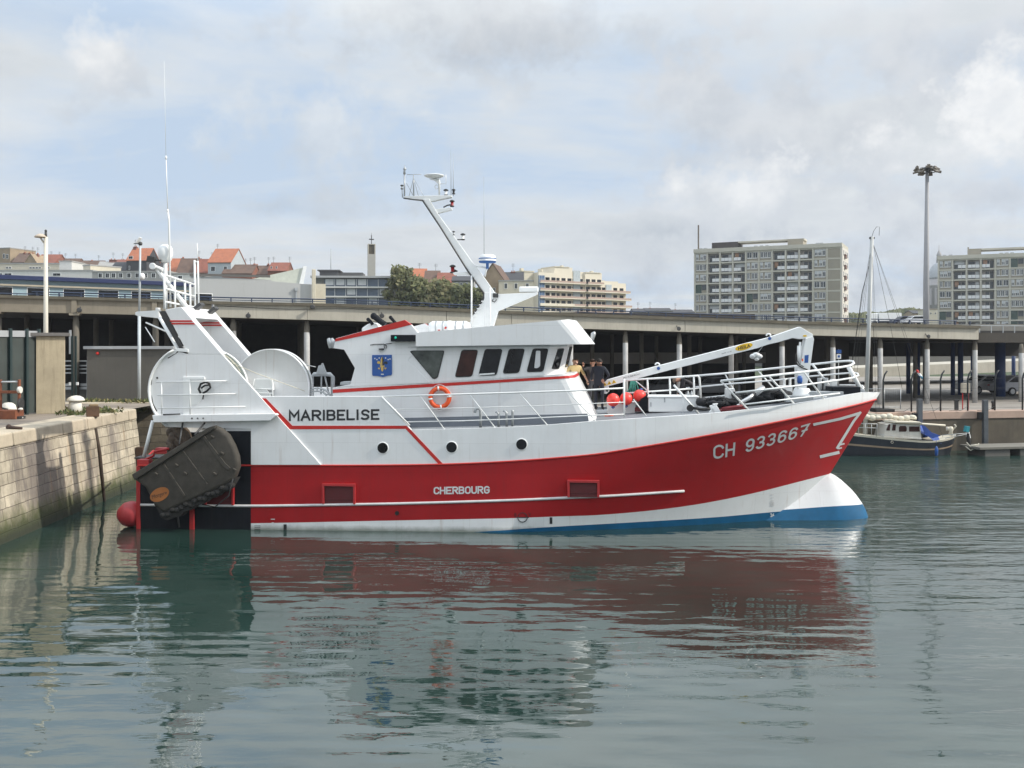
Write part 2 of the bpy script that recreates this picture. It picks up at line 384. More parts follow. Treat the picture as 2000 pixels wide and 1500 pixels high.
# ------------------------------------------------------------------ the trawler's own frame: x forward, y to port (away from the camera), z up
ANG, ORG = rad(3.0), Vector((0, 32.7, 0))
_ca, _sa = math.cos(ANG), math.sin(ANG)
def toloc(v): return Vector((v[0] * _ca - v[1] * _sa, v[0] * _sa + v[1] * _ca, v[2]))
def W(v):
    return Vector((v[0] * _ca + v[1] * _sa, -v[0] * _sa + v[1] * _ca, v[2])) + ORG
RO = toloc(Vector((0, 0, CH)) - ORG)
def ray(px, py): return toloc(Vector(((px - 1000) / F, 1.0, (HZ - py) / F)))
def B(px, py, y):
    d = ray(px, py); t = (y - RO.y) / d.y; return RO + d * t
def Bplane(px, py, p0, n):
    d = ray(px, py); t = (Vector(p0) - RO).dot(n) / d.dot(n); return RO + d * t
boat = thing('fishing_boat', 'large red and white fishing trawler lying broadside in the middle of the basin', 'fishing boat', ORG, -ANG)

# ---- hull
BM = 3.3
STEM0, STEM1 = B(1621, 925, 0), B(1713, 777, 0)
KN = None           # knuckle: the plating above the red trim stands upright
def xs(z):
    k = (STEM1.x - STEM0.x) / (STEM1.z - STEM0.z)
    return STEM0.x + (z - STEM0.z) * (k if z > STEM0.z else k * 0.6)
def hb(x, z):
    if KN: z = min(z, KN(x))
    q = max(0.0, min(1.0, z / 4.0)); Lz = 11.0 - 3.6 * q; p = 1.55 + 0.75 * q
    u = (xs(z) - x) / Lz
    if u <= 0: return 0.0
    return BM if u >= 1 else BM * (1 - (1 - u) ** p)
def HP(px, py, out=0.0):
    """point of the hull's near side seen at a pixel"""
    y = -BM
    for _ in range(60):
        q = B(px, py, y); y = 0.6 * y + 0.4 * (-hb(q.x, q.z))
    q = B(px, py, y)
    if out:
        e = 0.05; nx = (hb(q.x + e, q.z) - hb(q.x - e, q.z)) / (2 * e); nz = (hb(q.x, q.z + e) - hb(q.x, q.z - e)) / (2 * e)
        n = Vector((-nx, -1, -nz)).normalized(); q = q + n * out
    return q
def line(pts): return sorted([(q.x, q.z) for q in (HP(*p) for p in pts)])
SHEER = line([(443, 838), (560, 839), (700, 840), (800, 840), (1000, 834), (1070, 830), (1158, 823), (1270, 816), (1368, 810), (1473, 800), (1580, 786), (1650, 774), (1690, 767), (1705, 767)])
REDTOP = line([(270, 909), (490, 909), (700, 909), (860, 907), (980, 902), (1080, 895), (1166, 887), (1230, 877), (1308, 864), (1402, 847), (1480, 832), (1558, 816), (1621, 802.5), (1683, 788), (1712, 780)])
KN = lambda x: catmull(REDTOP, x)
BOOT = line([(270, 1024), (490, 1022), (560, 1021), (750, 1017), (1000, 1012), (1080, 1009), (1166, 1006), (1272, 997), (1368, 984), (1464, 965), (1560, 941), (1618, 926)])
BLUE = line([(270, 1078), (490, 1066), (800, 1047), (960, 1037), (1080, 1029), (1240, 1020), (1400, 1010), (1500, 1001), (1600, 993)])
XA, XQ, X490 = B(270, 900, -BM).x, B(443, 900, -BM).x, B(490, 900, -BM).x
ZQ = B(360, 914, -BM).z
def endx(lst):
    x = lst[-1][0]
    for _ in range(40): x = 0.5 * x + 0.5 * xs(catmull(lst, x))
    return x
ROWS = []
def zrow(k, x):
    if k == 0: return -1.6
    zb = catmull(BLUE, x); z0 = catmull(BOOT, x); z1 = catmull(REDTOP, x); z2 = catmull(SHEER, x)
    zb = min(zb, z0 - 0.05)
    return [None, zb, z0, z0 + (z1 - z0) * .2, z0 + (z1 - z0) * .4, z0 + (z1 - z0) * .6, z0 + (z1 - z0) * .8, z1, z1 + (z2 - z1) * .5, z2][k]
def rowend(k):
    x = STEM1.x
    for _ in range(80): x = 0.6 * x + 0.4 * xs(zrow(k, x))
    return x
xcols = [XQ, X490] + [X490 + (0 - X490) * i / 6 for i in range(1, 7)]
scols = [1 - (1 - i / 44) ** 1.5 for i in range(1, 45)]
def hull_rows(sgn):
    rows = []
    for k in range(10):
        xe = rowend(k); r = []
        for x in xcols: r.append((x, sgn * BM * (0.97 if k == 0 else 1), zrow(k, x)))
        for s_ in scols:
            x = xe * s_; z = zrow(k, x); h = hb(x, z) if s_ < 1 else 0.0
            r.append((x, sgn * h * (0.9 if k == 0 else 1), z))
        rows.append(r)
    return rows
mb = MB()
def hmat(i, j):
    if j == 0: return 3
    return [2, 0, 1, 1, 1, 1, 1, 0, 0][i]
for sg in (-1, 1): mb.grid(hull_rows(sg), mats=hmat)
# stern quarter: lower, black plated, open on top
for sg in (-1, 1):
    qs = [[(x, sg * BM, z) for x in (XA, XQ)] for z in (-1.6, 0.1, 1.0, ZQ)]
    mb.grid(qs, m=3, smooth=False)
mb.add([(XA, -BM, -1.6), (XA, BM, -1.6), (XA, BM, ZQ), (XA, -BM, ZQ)], [(0, 1, 2, 3)], 4)
mb.add([(XQ, -BM, -1.6), (XQ, BM, -1.6), (XQ, BM, zrow(9, XQ)), (XQ, -BM, zrow(9, XQ))], [(0, 1, 2, 3)], 3)
mb.add([(XA, -BM, ZQ - .25), (XA, BM, ZQ - .25), (XQ, BM, ZQ - .25), (XQ, -BM, ZQ - .25)], [(0, 1, 2, 3)], 5)
hull = mb.build('hull', [WHITE, REDHULL, BLUEHULL, BLACK, REDTRIM, GREYDECK], boat, fix=True)
# bulbous bow
ZB = B(1690, 985, -0.3).z
TOPB = sorted([(B(px, py, 0).x, B(px, py, 0).z) for px, py in [(1400, 1000), (1480, 965), (1560, 941), (1600, 929), (1621, 924), (1640, 935), (1652, 945.5), (1665, 958), (1677, 973), (1689, 992), (1696, 1012), (1698, 1026)]])
xt = TOPB[-1][0] + 0.02; x0 = TOPB[0][0]
ZBL = [(q.x, q.z) for q in (B(1480, 1003, -.98), B(1560, 996, -.82), B(1640, 989, -.6), B(1696, 984, 0))]
rows = []
for i in range(37):
    s_ = (i / 36); x = x0 + (xt - x0) * (1 - (1 - s_) ** 1.8)
    zt = catmull(TOPB, x) if i < 36 else -0.35
    d = xt - x; u = min(1, d / 1.25); w = 0.66 * math.sqrt(max(0, 1 - (1 - u) ** 2)) + 0.10 * max(0, d - .5)
    zl = -1.5; zm = min(catmull(ZBL, x), zt - 0.01)
    zs_ = [zt + (zm - zt) * a / 8 for a in range(9)] + [zm + (zl - zm) * a / 6 for a in range(1, 7)]
    half = []
    for z in zs_:
        q = max(0, min(1, (zt - z) / max(.05, zt - (-.25)))); lo = max(0, (-.6 - z) / .9); half.append((x, -w * q ** .62 * math.sqrt(max(0, 1 - min(1, lo) ** 2)), z))
    rows.append(half)
mb = MB()
cols = list(zip(*rows))
mb.grid([list(c) for c in cols], mats=lambda i, j: 0 if i < 8 else 1)
mb.grid([[(p[0], -p[1], p[2]) for p in c] for c in cols], mats=lambda i, j: 0 if i < 8 else 1)
mb.build('bulbous_bow', [WHITE, BLUEHULL], boat)
# deck: a step below the rail, closed to the hull by an inner rim
mb = MB(); A, Bq, Cq = [], [], []
xd = [B(640, 830, -BM).x + (rowend(9) - 0.35 - B(640, 830, -BM).x) * i / 40 for i in range(41)]
def sheer(x): return catmull(SHEER, x)
for x in xd:
    z = sheer(x); h = hb(x, z)
    A.append((x, h)); 
rows_d = []
for x, h in A:
    hi = max(0.02, h - 0.14); zd = sheer(x) - 0.10
    rows_d.append([(x, -hi, zd + .10), (x, -hi, zd)] + [(x, hi * q, zd + 0.10 * (1 - q * q)) for q in (-0.98, -.6, -.2, .2, .6, .98)] + [(x, hi, zd), (x, hi, zd + .10)])
mb.grid(rows_d, m=0, smooth=False)
mb.build('deck', GREYDECK, boat)
mb = MB(); 
for sg in (-1, 1):
    mb.grid([[(x, sg * h, sheer(x)) for x, h in A], [(x, sg * max(0.0, h - 0.14), sheer(x) + .003) for x, h in A]], smooth=False)
mb.build('rail_cap', WHITE2, boat)
# strakes
mb = MB()
def along(lst, xa, xb, n, off, k): return [(x, 0, catmull(lst, x)) for x in [xa + (xb - xa) * i / n for i in range(n + 1)]]
for sg in (-1, 1):
    pts = []
    xe = rowend(7)
    for i in range(81):
        x = XA + (xe - XA) * (1 - (1 - i / 80) ** 1.6); z = catmull(REDTOP, x); pts.append((x, sg * (hb(x, z) + 0.01), z))
    mb.tube(pts, 0.030, 6)
mb.build('rubbing_strake', REDTRIM, boat)
mb = MB()
BAR = [(275, 986), (490, 988), (640, 986), (800, 983), (1000, 977), (1110, 972), (1200, 968), (1336, 959)]
pts = [HP(275 + (1336 - 275) * i / 40, catmull(BAR, 275 + (1336 - 275) * i / 40)) for i in range(41)]
mb.tube([p + Vector((0, -0.015, 0)) for p in pts], 0.043, 8); mb.build('fender_bar', GREYW, boat)
mb = MB(); mb.tube([Vector((p.x, -p.y + 0.02, p.z)) for p in pts], 0.043, 8)
mb.build('fender_bar', GREYW, boat)
mb = MB(); mb.box(XA - .06, XA + .07, -BM - .02, -BM + .1, -1, ZQ + .05); mb.box(XA - .06, XA + .07, BM - .1, BM + .02, -1, ZQ + .05)
p, q = B(371, 985, -BM), B(380, 1045, -BM); mb.box(p.x, q.x, -BM - .05, -BM + .05, -1, p.z)
mb.build('stern_post', REDFRAME, boat, 0.01)
# freeing ports in red frames
for (x0_, x1_, y0_, y1_) in ((630, 695, 944, 984), (1108, 1170, 937, 969), (400, 458, 942, 986)):
    a, b = HP(x0_, y0_), HP(x1_, y1_); yy = -max(abs(a.y), abs(b.y)); w = 0.07
    mb = MB(); y0, y1 = yy - 0.09, yy + .02
    mb.box(a.x, b.x, y0, y1, a.z - w, a.z); mb.box(a.x, a.x + w, y0, y1, b.z, a.z - w); mb.box(b.x - w, b.x, y0, y1, b.z, a.z - w)
    fr = mb.build('freeing_port', REDFRAME, boat, 0.01)
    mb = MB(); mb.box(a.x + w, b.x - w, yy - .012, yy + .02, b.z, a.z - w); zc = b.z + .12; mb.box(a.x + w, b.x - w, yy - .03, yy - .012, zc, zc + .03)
    mb.build('port_shade_plate', DARKRED, fr)  # dark plate stands in for the shade inside the open port
# portholes
for px, py in ((747.5, 875), (882, 873.5), (1018.5, 868)):
    c = HP(px, py); mb = MB(); R_ = 0.165
    mb.lathe([(R_ + .022, -.02), (R_ + .022, .015), (R_ + .008, .025), (R_, .02)], c, 'Y', 24, 0)
    mb.lathe([(R_, .015), (R_, .022)], c, 'Y', 24, 1)
    mb.build('porthole', [WHITE2, GLASS], boat)
mb = MB(); c = HP(775.5, 1002); mb.lathe([(.065, 0), (.065, .03), (.05, .03), (.05, .01)], c, 'Y', 16)
mb.build('scupper', RUBBER, boat)
# hull lettering and marks
def hullmap(a, b, c, d, out=0.012):
    f = quadmap((*a, 0), (*b, 0), (*c, 0), (*d, 0))
    def g(u, v):
        p = f(u, v); return HP(p.x, p.y, out)
    return g
mb = MB()
for l_ in monoline('CHERBOURG', hullmap((848, 965.5), (955, 964), (955, 949), (848, 951)), {}, .42, 107 / 15.0, .19): l_.build('port_letter', WHITETXT, boat, fix=False)
def curvetext(mb, txt, base, px0, px1, h0, h1, slant, bold, spacing, out=0.012):
    def g(u, v):
        px = px0 + (px1 - px0) * u; hh = h0 + (h1 - h0) * u
        return HP(px + slant * v * hh * u, catmull(base, px) - hh * v, out)
    return monoline(txt, g, {' ': .42, 'C': .78, 'H': .68, **{d: .62 for d in '3679'}}, .36, (px1 - px0) / 26.0, .15)
for l_ in curvetext(None, 'CH 933667', [(1393, 897), (1432, 890), (1462, 882), (1505, 870), (1550, 857), (1578, 848)], 1394, 1573, 27, 23, 0.3, 0, 0): l_.build('number_letter', WHITETXT, boat, fix=False)
mb = MB()
def strokes(paths, w0):
    for pth in paths:
        (xa, ya), (xb, yb), wa, wb = pth; n = 10; r1, r2 = [], []
        d = Vector((xb - xa, yb - ya)).normalized(); nn = Vector((-d.y, d.x))
        for i in range(n + 1):
            t = i / n; x = xa + (xb - xa) * t; y = ya + (yb - ya) * t; w = wa + (wb - wa) * t
            r1.append(HP(x + nn.x * w, y + nn.y * w, w0)); r2.append(HP(x - nn.x * w, y - nn.y * w, w0))
        mb.grid([r1, r2], smooth=False)
strokes([((1588, 829), (1640, 818), 2.6, 2.6), ((1640, 818), (1679, 806.5), 2.6, 2.6), ((1681, 804), (1667, 822), 2.2, 2.4), ((1667, 822), (1634, 876), 2.4, 2.6),
         ((1601, 892), (1639, 883), 3, 3), ((1640, 868.5), (1649, 866), 1.5, 1.5), ((1637, 876), (1644, 874), 1.5, 1.5)], 0.012)
mb.build('bow_mark', WHITETXT, boat, fix=False)
mb = MB()
for tx, py in (('28', 984), ('26', 1006), ('24', 1021)): letter(mb, tx, hullmap((1504, py + 4), (1512, py + 4), (1512, py - 4), (1504, py - 4)), bold=.04)
for i in range(3): strokes([((1505, 966 + i * 6), (1511, 965.6 + i * 6), .8, .8)], 0.012)
strokes([((529, 1014), (537, 1014), .8, .8)], 0.012); letter(mb, '2', hullmap((530, 1028), (537, 1028), (537, 1020), (530, 1020)))
mb.build('draught_mark', WHITETXT, boat, fix=False)
mb = MB(); c = HP(1020.5, 1010.5, .012); pts = [c + Vector((math.cos(t) * .145, 0, math.sin(t) * .145)) for t in [i * math.pi / 14 for i in range(28)]]
mb.tube(pts, 0.014, 5, closed=True); strokes([((1008, 1010.5), (1033, 1010.5), .7, .7)], 0.014)
letter(mb, 'B', hullmap((1005, 1009), (1009, 1009), (1009, 1002), (1005, 1002))); letter(mb, 'V', hullmap((1032, 1008), (1037, 1008), (1037, 1001), (1032, 1001)))
mb.build('load_line_mark', BLACKTXT, boat, fix=False)
for a_ in (((557, 1024), (557, 1040), 3, 3), ((1076, 1010), (1076, 1023), 2.6, 2.6)): mb = MB(); strokes([a_], 0.014); mb.build('overflow_slot', BLACKTXT, boat, fix=False)
mb = MB()
for i in range(3): strokes([((497, 1027 + i * 3.4), (509, 1027 + i * 3.4), .5, .5)], 0.012)
mb.build('draught_mark', BLACKTXT, boat, fix=False)

# ---- helpers for plates drawn on a plane y = const
def plate(mb, pix, y, depth, m=0, side=None): return mb.prism([B(px, py, y) for px, py in pix], (0, depth, 0), m, side)
def roundpoly(pts, r, n=4):
    out = []; k = len(pts)
    for i in range(k):
        p = Vector(pts[i]); a = Vector(pts[i - 1]) - p; b = Vector(pts[(i + 1) % k]) - p
        rr = min(r, a.length * .45, b.length * .45); a = p + a.normalized() * rr; b = p + b.normalized() * rr
        for j in range(n + 1):
            t = j / n; q = a * (1-t)**2 + p * 2*t*(1-t) + b * t*t; out.append((q.x, q.y))
    return out

# ---- after casing with the name
YS = -BM - 0.004
mb = MB()
cs = [B(*p, YS) for p in ((440, 812), (505, 774), (745, 774), (803, 839), (803, 842), (440, 842))]
mb.prism(cs, (0, .16, 0)); mb.prism([(p.x, -p.y, p.z) for p in cs], (0, -.16, 0))
a, b = B(470, 780, -BM + .15), B(738, 780, -BM + .15)
mb.box(a.x, b.x, -BM + .12, BM - .12, a.z - 1.0, a.z - .92)
mb.build('shelter_side', WHITE, boat, 0.012)
mb = MB()
def stripe(pix, y, m=0): plate(mb, pix, y, 0.02, m)
stripe([(510, 778), (519, 778), (571, 831.5), (794, 831.5), (800, 837.5), (566, 838.5)], YS - .008)
stripe([(792, 837.6), (800.2, 837.6), (866, 907), (857, 907)], YS - .008)
mb.build('red_stripe', REDTRIM, boat)
for l_ in monoline('MARIBELISE', quadmap(B(566, 822.5, YS - .012), B(739, 820, YS - .012), B(739, 799, YS - .012), B(566, 801, YS - .012)), {'I': .12, 'M': 1.15, 'A': 1.05, 'E': .85, 'L': .85, 'B': .95}, .42, 173 / 21.5, .185): l_.build('name_letter', BLACKTXT, boat, fix=False)

# ---- stern gallows: round side plates, legs that lean in, cross beam
arc = []
for i in range(19):
    t = rad(118 + (232 - 118) * i / 18); arc.append((381 + 90 * math.cos(t), 762 - 90 * math.sin(t)))
side_pix = [(367, 692)] + arc + [(322, 834), (490, 838), (490, 908), (627, 908), (433.5, 692)]
mb = MB(); plate(mb, side_pix, -3.36, 0.13); mb.build('gallows_plate', WHITE, boat, 0.01)
pts = [B(px, py, -3.36) for px, py in ((322, 834), (322, 790), (500, 776), (627, 908), (490, 908), (490, 838))]
mb = MB(); mb.prism([(p.x, 3.36, p.z) for p in pts], (0, -0.13, 0)); mb.build('quarter_plate', WHITE, boat, 0.01)
mb = MB(); o, i_ = [], []
for px, py in arc:
    p = B(px, py, -3.36); o.append((p.x, -3.46, p.z)); i_.append((p.x, -3.0, p.z))
mb.grid([o, i_], smooth=True)
mb2 = mb.build('plate_rim', WHITE2, boat); s_ = mb2.modifiers.new('solid', 'SOLIDIFY'); s_.thickness = 0.05
def BL(px, py, inset=0.0): return B(px, py, -3.36 + inset)
YI = -0.98          # the inner leg stands near the middle of the deck
leg = [BL(*p) for p in ((322, 605), (354, 599), (433.5, 692), (367, 692))]
mb = MB(); mb.prism(leg, (0, .38, 0)); mb.build('gallows_leg', WHITE, boat, 0.015)
q = [Vector(p) for p in leg]; e_ = (q[2] - q[1]) * .75; f_ = (q[3] - q[0]) * .75
mb = MB(); mb.prism([(p.x, YI, p.z) for p in (q[0], q[1], q[2] + e_, q[3] + f_ + e_ * .1)], (0, .38, 0)); mb.build('gallows_leg', WHITE, boat, 0.015)
sec = [BL(*p) for p in ((322, 605), (354, 599), (372, 620), (334, 627))]
mb = MB(); mb.prism([(p.x + .004, -2.975, p.z - .004) for p in sec], (0, 1.99, 0)); mb.build('gallows_beam', WHITE, boat, 0.015)
for y0 in (625.5, 630.5):
    q = [BL(*p, -.012) for p in ((331 + (y0 - 625) * .55, y0), (373 + (y0 - 625) * .9, y0), (376 + (y0 - 625) * .9, y0 + 3.2), (333 + (y0 - 625) * .55, y0 + 3.2))]
    mb = MB(); mb.prism(q, (0, .02, 0)); mb.build('red_band', REDTRIM, boat); mb = MB(); mb.prism([(p.x, YI - .012, p.z) for p in q], (0, .02, 0)); mb.build('red_band', REDTRIM, boat)
mb = MB()
plate(mb, [(297, 811), (536, 808), (540, 811), (527, 821.5), (300, 825)], -3.62, 0.3)
mb.build('side_sponson', WHITE, boat, 0.012)
mb = MB()
for xa in (375, 386, 397): c = B(xa, 817, -3.63); mb.lathe([(.025, 0), (.025, .012)], c, 'Y', 10)
plate(mb, [(318, 808.5), (352, 807.5), (352, 810), (318, 811)], -3.63, .01)
plate(mb, [(293, 752), (295, 735), (301, 720), (303, 721), (297, 736), (295.5, 752)], -3.372, .015); plate(mb, [(327, 699), (343, 690), (347, 685), (347.5, 688), (329, 700)], -3.372, .015)
plate(mb, [(296, 772), (299, 788), (307, 803), (305, 804), (297, 789)], -3.372, .015)
c = B(307, 738, -3.372); mb.lathe([(.03, 0), (.03, .012)], c, 'Y', 10)
mb.build('slot', STEELDK, boat)
mb = MB(); mb.tube([B(298.5, 822, -3.3), B(281, 892, -3.25)], .06, 8)
mb.build('prop_pipe', WHITE2, boat)
mb = MB()
for x0_, x1_, ya, yb in ((305, 440, 746, 744), (307, 458, 772, 769), (310, 477, 797.5, 794)): mb.tube([B(x0_, ya, -3.58), B(x1_, yb, -3.58), B(x1_ + 1, yb, -3.36)], .022, 6)
for x in (315.5, 371): mb.tube([B(x, 745, -3.58), B(x + .5, 811, -3.58)], .02, 6)
mb.build('side_rail', WHITE2, boat)
mb = MB(); plate(mb, [(357, 736), (399, 736), (400, 742), (371, 742), (371, 810), (357, 810)], -3.41, .06); plate(mb, [(371, 742), (398, 742), (398, 775), (385, 790), (371, 792)], -3.375, .03)
mb.build('winch_box', WHITE2, boat, 0.01)
mb = MB(); mb.tube([B(*p, -3.5) for p in ((392, 768), (388, 760), (392, 750), (402, 746), (409, 749), (411, 757), (404, 764), (396, 768))], .035, 6)
mb.tube([B(*p, -3.52) for p in ((393, 758), (400, 753), (407, 752))], .03, 6); mb.tube([B(*p, -3.5) for p in ((398, 768), (396, 780))], .02, 6)
mb.build('hose_loop', RUBBER, boat)
# bracket and struts behind the leg
mb = MB()
mb.prism([B(px, py, -1.9) for px, py in ((264, 610), (268, 608.5), (310, 606), (311, 622), (268, 617), (264, 615))], (0, .22, 0))
mb.prism([B(px, py, -1.9) for px, py in ((303.5, 601), (308.5, 601), (308.5, 607), (303.5, 607))], (0, .2, 0))
mb.tube([B(312, 621, -1.95), B(347, 681, -3.1)], .06, 6); mb.tube([B(285, 630, -1.9), B(353, 660, -2.6)], .03, 6); mb.tube([B(284, 639, -1.9), B(302, 668, -2.2)], .02, 6)
mb.prism([B(px, py, -3.4) for px, py in ((342, 680), (367, 682), (367, 688), (344, 686))], (0, .3, 0))
mb.build('gallows_bracket', WHITE2, boat, 0.008)
mb = MB(); mb.prism([BL(px, py, .15) for px, py in ((310, 608), (322, 607), (336, 632), (344, 655), (357, 683), (352, 684), (330, 645))], (0, .12, 0))
mb.build('black_hinge', STEELDK, boat)
# cage, dome, lamps, aerials on the gallows
mb = MB()
def yy(px): return -3.1 + 2.2 * (px - 321) / 59
for pa, pb in (((321, 537), (380, 556)), ((321, 563), (380, 579)), ((321, 589), (380, 600))): mb.tube([B(*pa, yy(pa[0])), B(*pb, yy(pb[0]))], .035, 6)
for px, pt, pb_ in ((320.6, 537, 603), (341, 545, 604), (361, 550, 606), (371, 554, 607), (380, 508, 600)): mb.tube([B(px, pt, yy(px)), B(px + 1, pb_, yy(px))], .035, 6)
mb.tube([B(303, 521, -2.4), B(373, 611, -1.9)], [.07, .09], 6); mb.tube([B(318, 527, -2.4), B(303, 521, -2.4), B(296, 518, -2.4)], .07, 6)
mb.tube([B(380, 511, yy(380)), B(386, 511, yy(380))], .02, 6)
mb.build('gallows_rail', WHITE2, boat)
for px, py in ((423, 632), (441, 651), (458, 668.5), (472, 685)): mb = MB(); p = B(px, py, -.9); mb.tube([p, p + Vector((.10, 0, .05)), p + Vector((.14, 0, -.03))], .03, 6); mb.build('rung', WHITE2, boat)
mb = MB(); c = B(323, 491.5, -2.0); mb.lathe([(.10, -.36), (.20, -.28), (.235, -.12), (.24, 0), (.225, .1), (.18, .18), (.1, .225), (0.001, .24)], c, 'Z', 20)
mb.tube([c + Vector((0, 0, -.3)), B(323, 604, -2.0)], .07, 8)
mb.build('satellite_dome', WHITE2, boat)
mb = MB()
mb.tube([B(333, 600, -2.2), B(330, 430, -2.2), B(327.5, 412, -2.2)], .032, 6); mb.tube([B(327.5, 412, -2.2), B(324.3, 308, -2.2)], .015, 5); mb.tube([B(324.3, 308, -2.2), B(320.5, 120, -2.2)], [.008, .004], 5)
for p in ((327.5, 412), (324.3, 308)): mb.ball(B(*p, -2.2), (.04, .04, .07), 8, 6)
mb.build('whip_aerial', WHITE2, boat)
mb = MB(); mb.tube([B(388, 596, -.8), B(386.5, 510, -.8)], .03, 6); mb.tube([B(386.5, 510, -.8), B(385, 475, -.8)], .014, 5)
mb.build('rod_aerial', WHITE2, boat)
mb = MB(); p = B(296, 507, -2.4); mb.obox(p, (.24, .2, .20), Matrix.Rotation(.2, 3, 'Y'), 1); mb.obox(p + Vector((.17, 0, -.03)), (.3, .06, .05), None, 1); mb.lathe([(.04, -.1), (.11, -.02), (.11, .02), (.09, .03)], B(298, 520, -2.5), 'Y', 14, 0)
mb.build('work_lamp', [WHITE2, STEELDK], boat)
for (px, py, y) in ((382, 604, -2.2), (410, 611, -1.2)):
    mb = MB(); mb.obox(B(px, py, y), (.58, .36, .10), Matrix.Rotation(-.66, 3, 'Y')); mb.tube([B(px - 9, py + 9, y), B(px, py, y)], .03, 6)
    mb.build('floodlight', STEELDK, boat, 0.01)
# ---- net drum across the stern
NETG = M('pale_green_net', (0.42, 0.50, 0.44), 0.8, var=0.25, scale=8, bump=0.6)
def flange(mb, c, r, y): mb.lathe([(0.2, -.02), (r - .03, -.02), (r, -.05), (r, .10), (r - .04, .10), (r - .04, .03), (.2, .03)], (c.x, y, c.z), 'Y', 64, 0)
for cpx, r, y0, y1, yref in ((396, 1.34, -2.95, -1.72, -2.3), (530, 1.31, -1.48, -1.10, -1.48)):
    c = B(cpx, 758 if cpx > 500 else 761, yref); mb = MB(); flange(mb, c, r, y0); drum = mb.build('net_drum', WHITE, boat)
    mb = MB(); flange(mb, c, r, y1); mb.build('far_flange', WHITE, drum)
    mb = MB(); mb.lathe([(r * .72, -y1 + .12), (r * .70, -(y0 + y1) / 2), (r * .72, -y0 - .12)], (c.x, 0, c.z), 'Y', 40, 0); mb.build('wound_net', NETG, drum)
    if cpx < 500:
        mb = MB()
        for t0, rr in ((.15, 1.2), (.45, 1.28)): mb.tube([(c.x + math.cos(a) * rr, y0 + .2 + t0 * 1.6, c.z + math.sin(a) * rr) for a in [t0 + i * .12 for i in range(16)]], .02, 5)
        mb.build('net_line', CREAMC, drum)
mb = MB(); mb.tube([B(432, 700, -2.2), B(500, 729, -1.9), B(596, 764, -1.7)], .012, 4); mb.build('net_line', CREAMC, drum)
mb = MB(); mb.prism([B(*p, -1.75) for p in ((498, 740), (529, 740), (533, 762), (494, 762))], (0, .22, 0))
for pa, pb in (((488, 776), (497, 740)), ((531, 740), (533, 776)), ((492, 760), (533, 760)), ((491, 768), (533, 768))): mb.tube([B(*pa, -1.8), B(*pb, -1.8)], .022, 6)
mb.lathe([(.3, 0), (.3, .1)], B(512, 776, -1.7), 'Y', 20)
mb.build('drum_drive', WHITE2, drum, 0.01)
# small winch frame before the wheelhouse
mb = MB(); fr = [(609, 778), (609, 736), (613, 731), (645, 731), (650, 736), (650, 778)]
mb.tube([B(*p, -.8) for p in fr], .07, 8); mb.tube([B(628, 733, -.8), B(627, 770, -.8)], .03, 6); mb.tube([B(634, 733, -.8), B(643, 772, -.8)], .03, 6)
mb.prism([B(*p, -.9) for p in ((617, 731), (622, 714), (627, 713), (628, 709.5), (630, 709.5), (631, 713), (638, 731))], (0, .12, 0)); c = B(629, 723.5, -.92)
mb.tube([B(595, 712, -.7), B(617, 717, -.7)], .015, 5)
mb.tube([B(620 + 26 * math.cos(t), 778 - 20 * math.sin(t), -1.4) for t in [i * math.pi / 12 for i in range(13)]], .035, 6); mb.tube([B(620 + 19 * math.cos(t), 778 - 14 * math.sin(t), -1.4) for t in [i * math.pi / 12 for i in range(13)]], .03, 6)
for t in (.5, 1.0, 1.6, 2.2, 2.7): mb.tube([B(620 + 18 * math.cos(t), 778 - 13 * math.sin(t), -1.4), B(620 + 27 * math.cos(t), 778 - 20.5 * math.sin(t), -1.4)], .02, 5)
mb.build('hauling_frame', GALV, boat)

# ---- deckhouse and wheelhouse
YH = -2.4
def loop(xa, xf, yb, r, bow, zf, n=5):
    """closed plan outline with rounded front corners; bow = how far the middle of the front stands forward"""
    pts = [(xa, -yb)]
    for i in range(n + 1):
        t = i / n * math.pi / 2; pts.append((xf - r[0] + r[0] * math.sin(t), -yb + r[1] - r[1] * math.cos(t)))
    pts.append((xf + bow, 0))
    for i in range(n, -1, -1):
        t = i / n * math.pi / 2; pts.append((xf - r[0] + r[0] * math.sin(t), yb - r[1] + r[1] * math.cos(t)))
    pts.append((xa, yb))
    return [(x, y, zf(x)) for x, y in pts]
def zl(*pix, y=YH):
    """height along x of a straight or bent line drawn in pixels on the house side"""
    q = sorted([(B(px, py, y).x, B(px, py, y).z) for px, py in pix])
    def f(x):
        if x <= q[0][0]: i = 0
        elif x >= q[-1][0]: i = len(q) - 2
        else: i = max(k for k in range(len(q) - 1) if q[k][0] <= x)
        (xa, za), (xb, zb) = q[i], q[i + 1]; return za + (zb - za) * (x - xa) / (xb - xa)
    return f
def shell(mb, loops, m=0, cap_lo=False, cap_hi=True, sm=False):
    rows = [l + [l[0]] for l in loops]; mb.grid(rows, m, smooth=sm); n = len(loops[0])
    if cap_hi: mb.add(loops[-1], [list(range(n))], m)
    if cap_lo: mb.add(loops[0], [list(range(n - 1, -1, -1))], m)
xfl, xfh = B(1168, 808, -2.0).x, B(1120, 732, -2.0).x
z_top = zl((649, 757), (1107, 730.5)); z_bot = lambda x: sheer(x) - .15
xal = B(650, 775, YH).x
mb = MB()
shell(mb, [loop(xal, xfl, 2.4, (.5, .5), .15, z_bot), loop(xal, xfh, 2.4, (.5, .5), .15, z_top)])
mb.build('deckhouse', WHITE, boat)
mb = MB()
zs0, zs1 = zl((653, 767.5), (780, 761), (1000, 746.5), (1120, 738)), zl((653, 760.5), (780, 754), (1000, 741.5), (1120, 733))
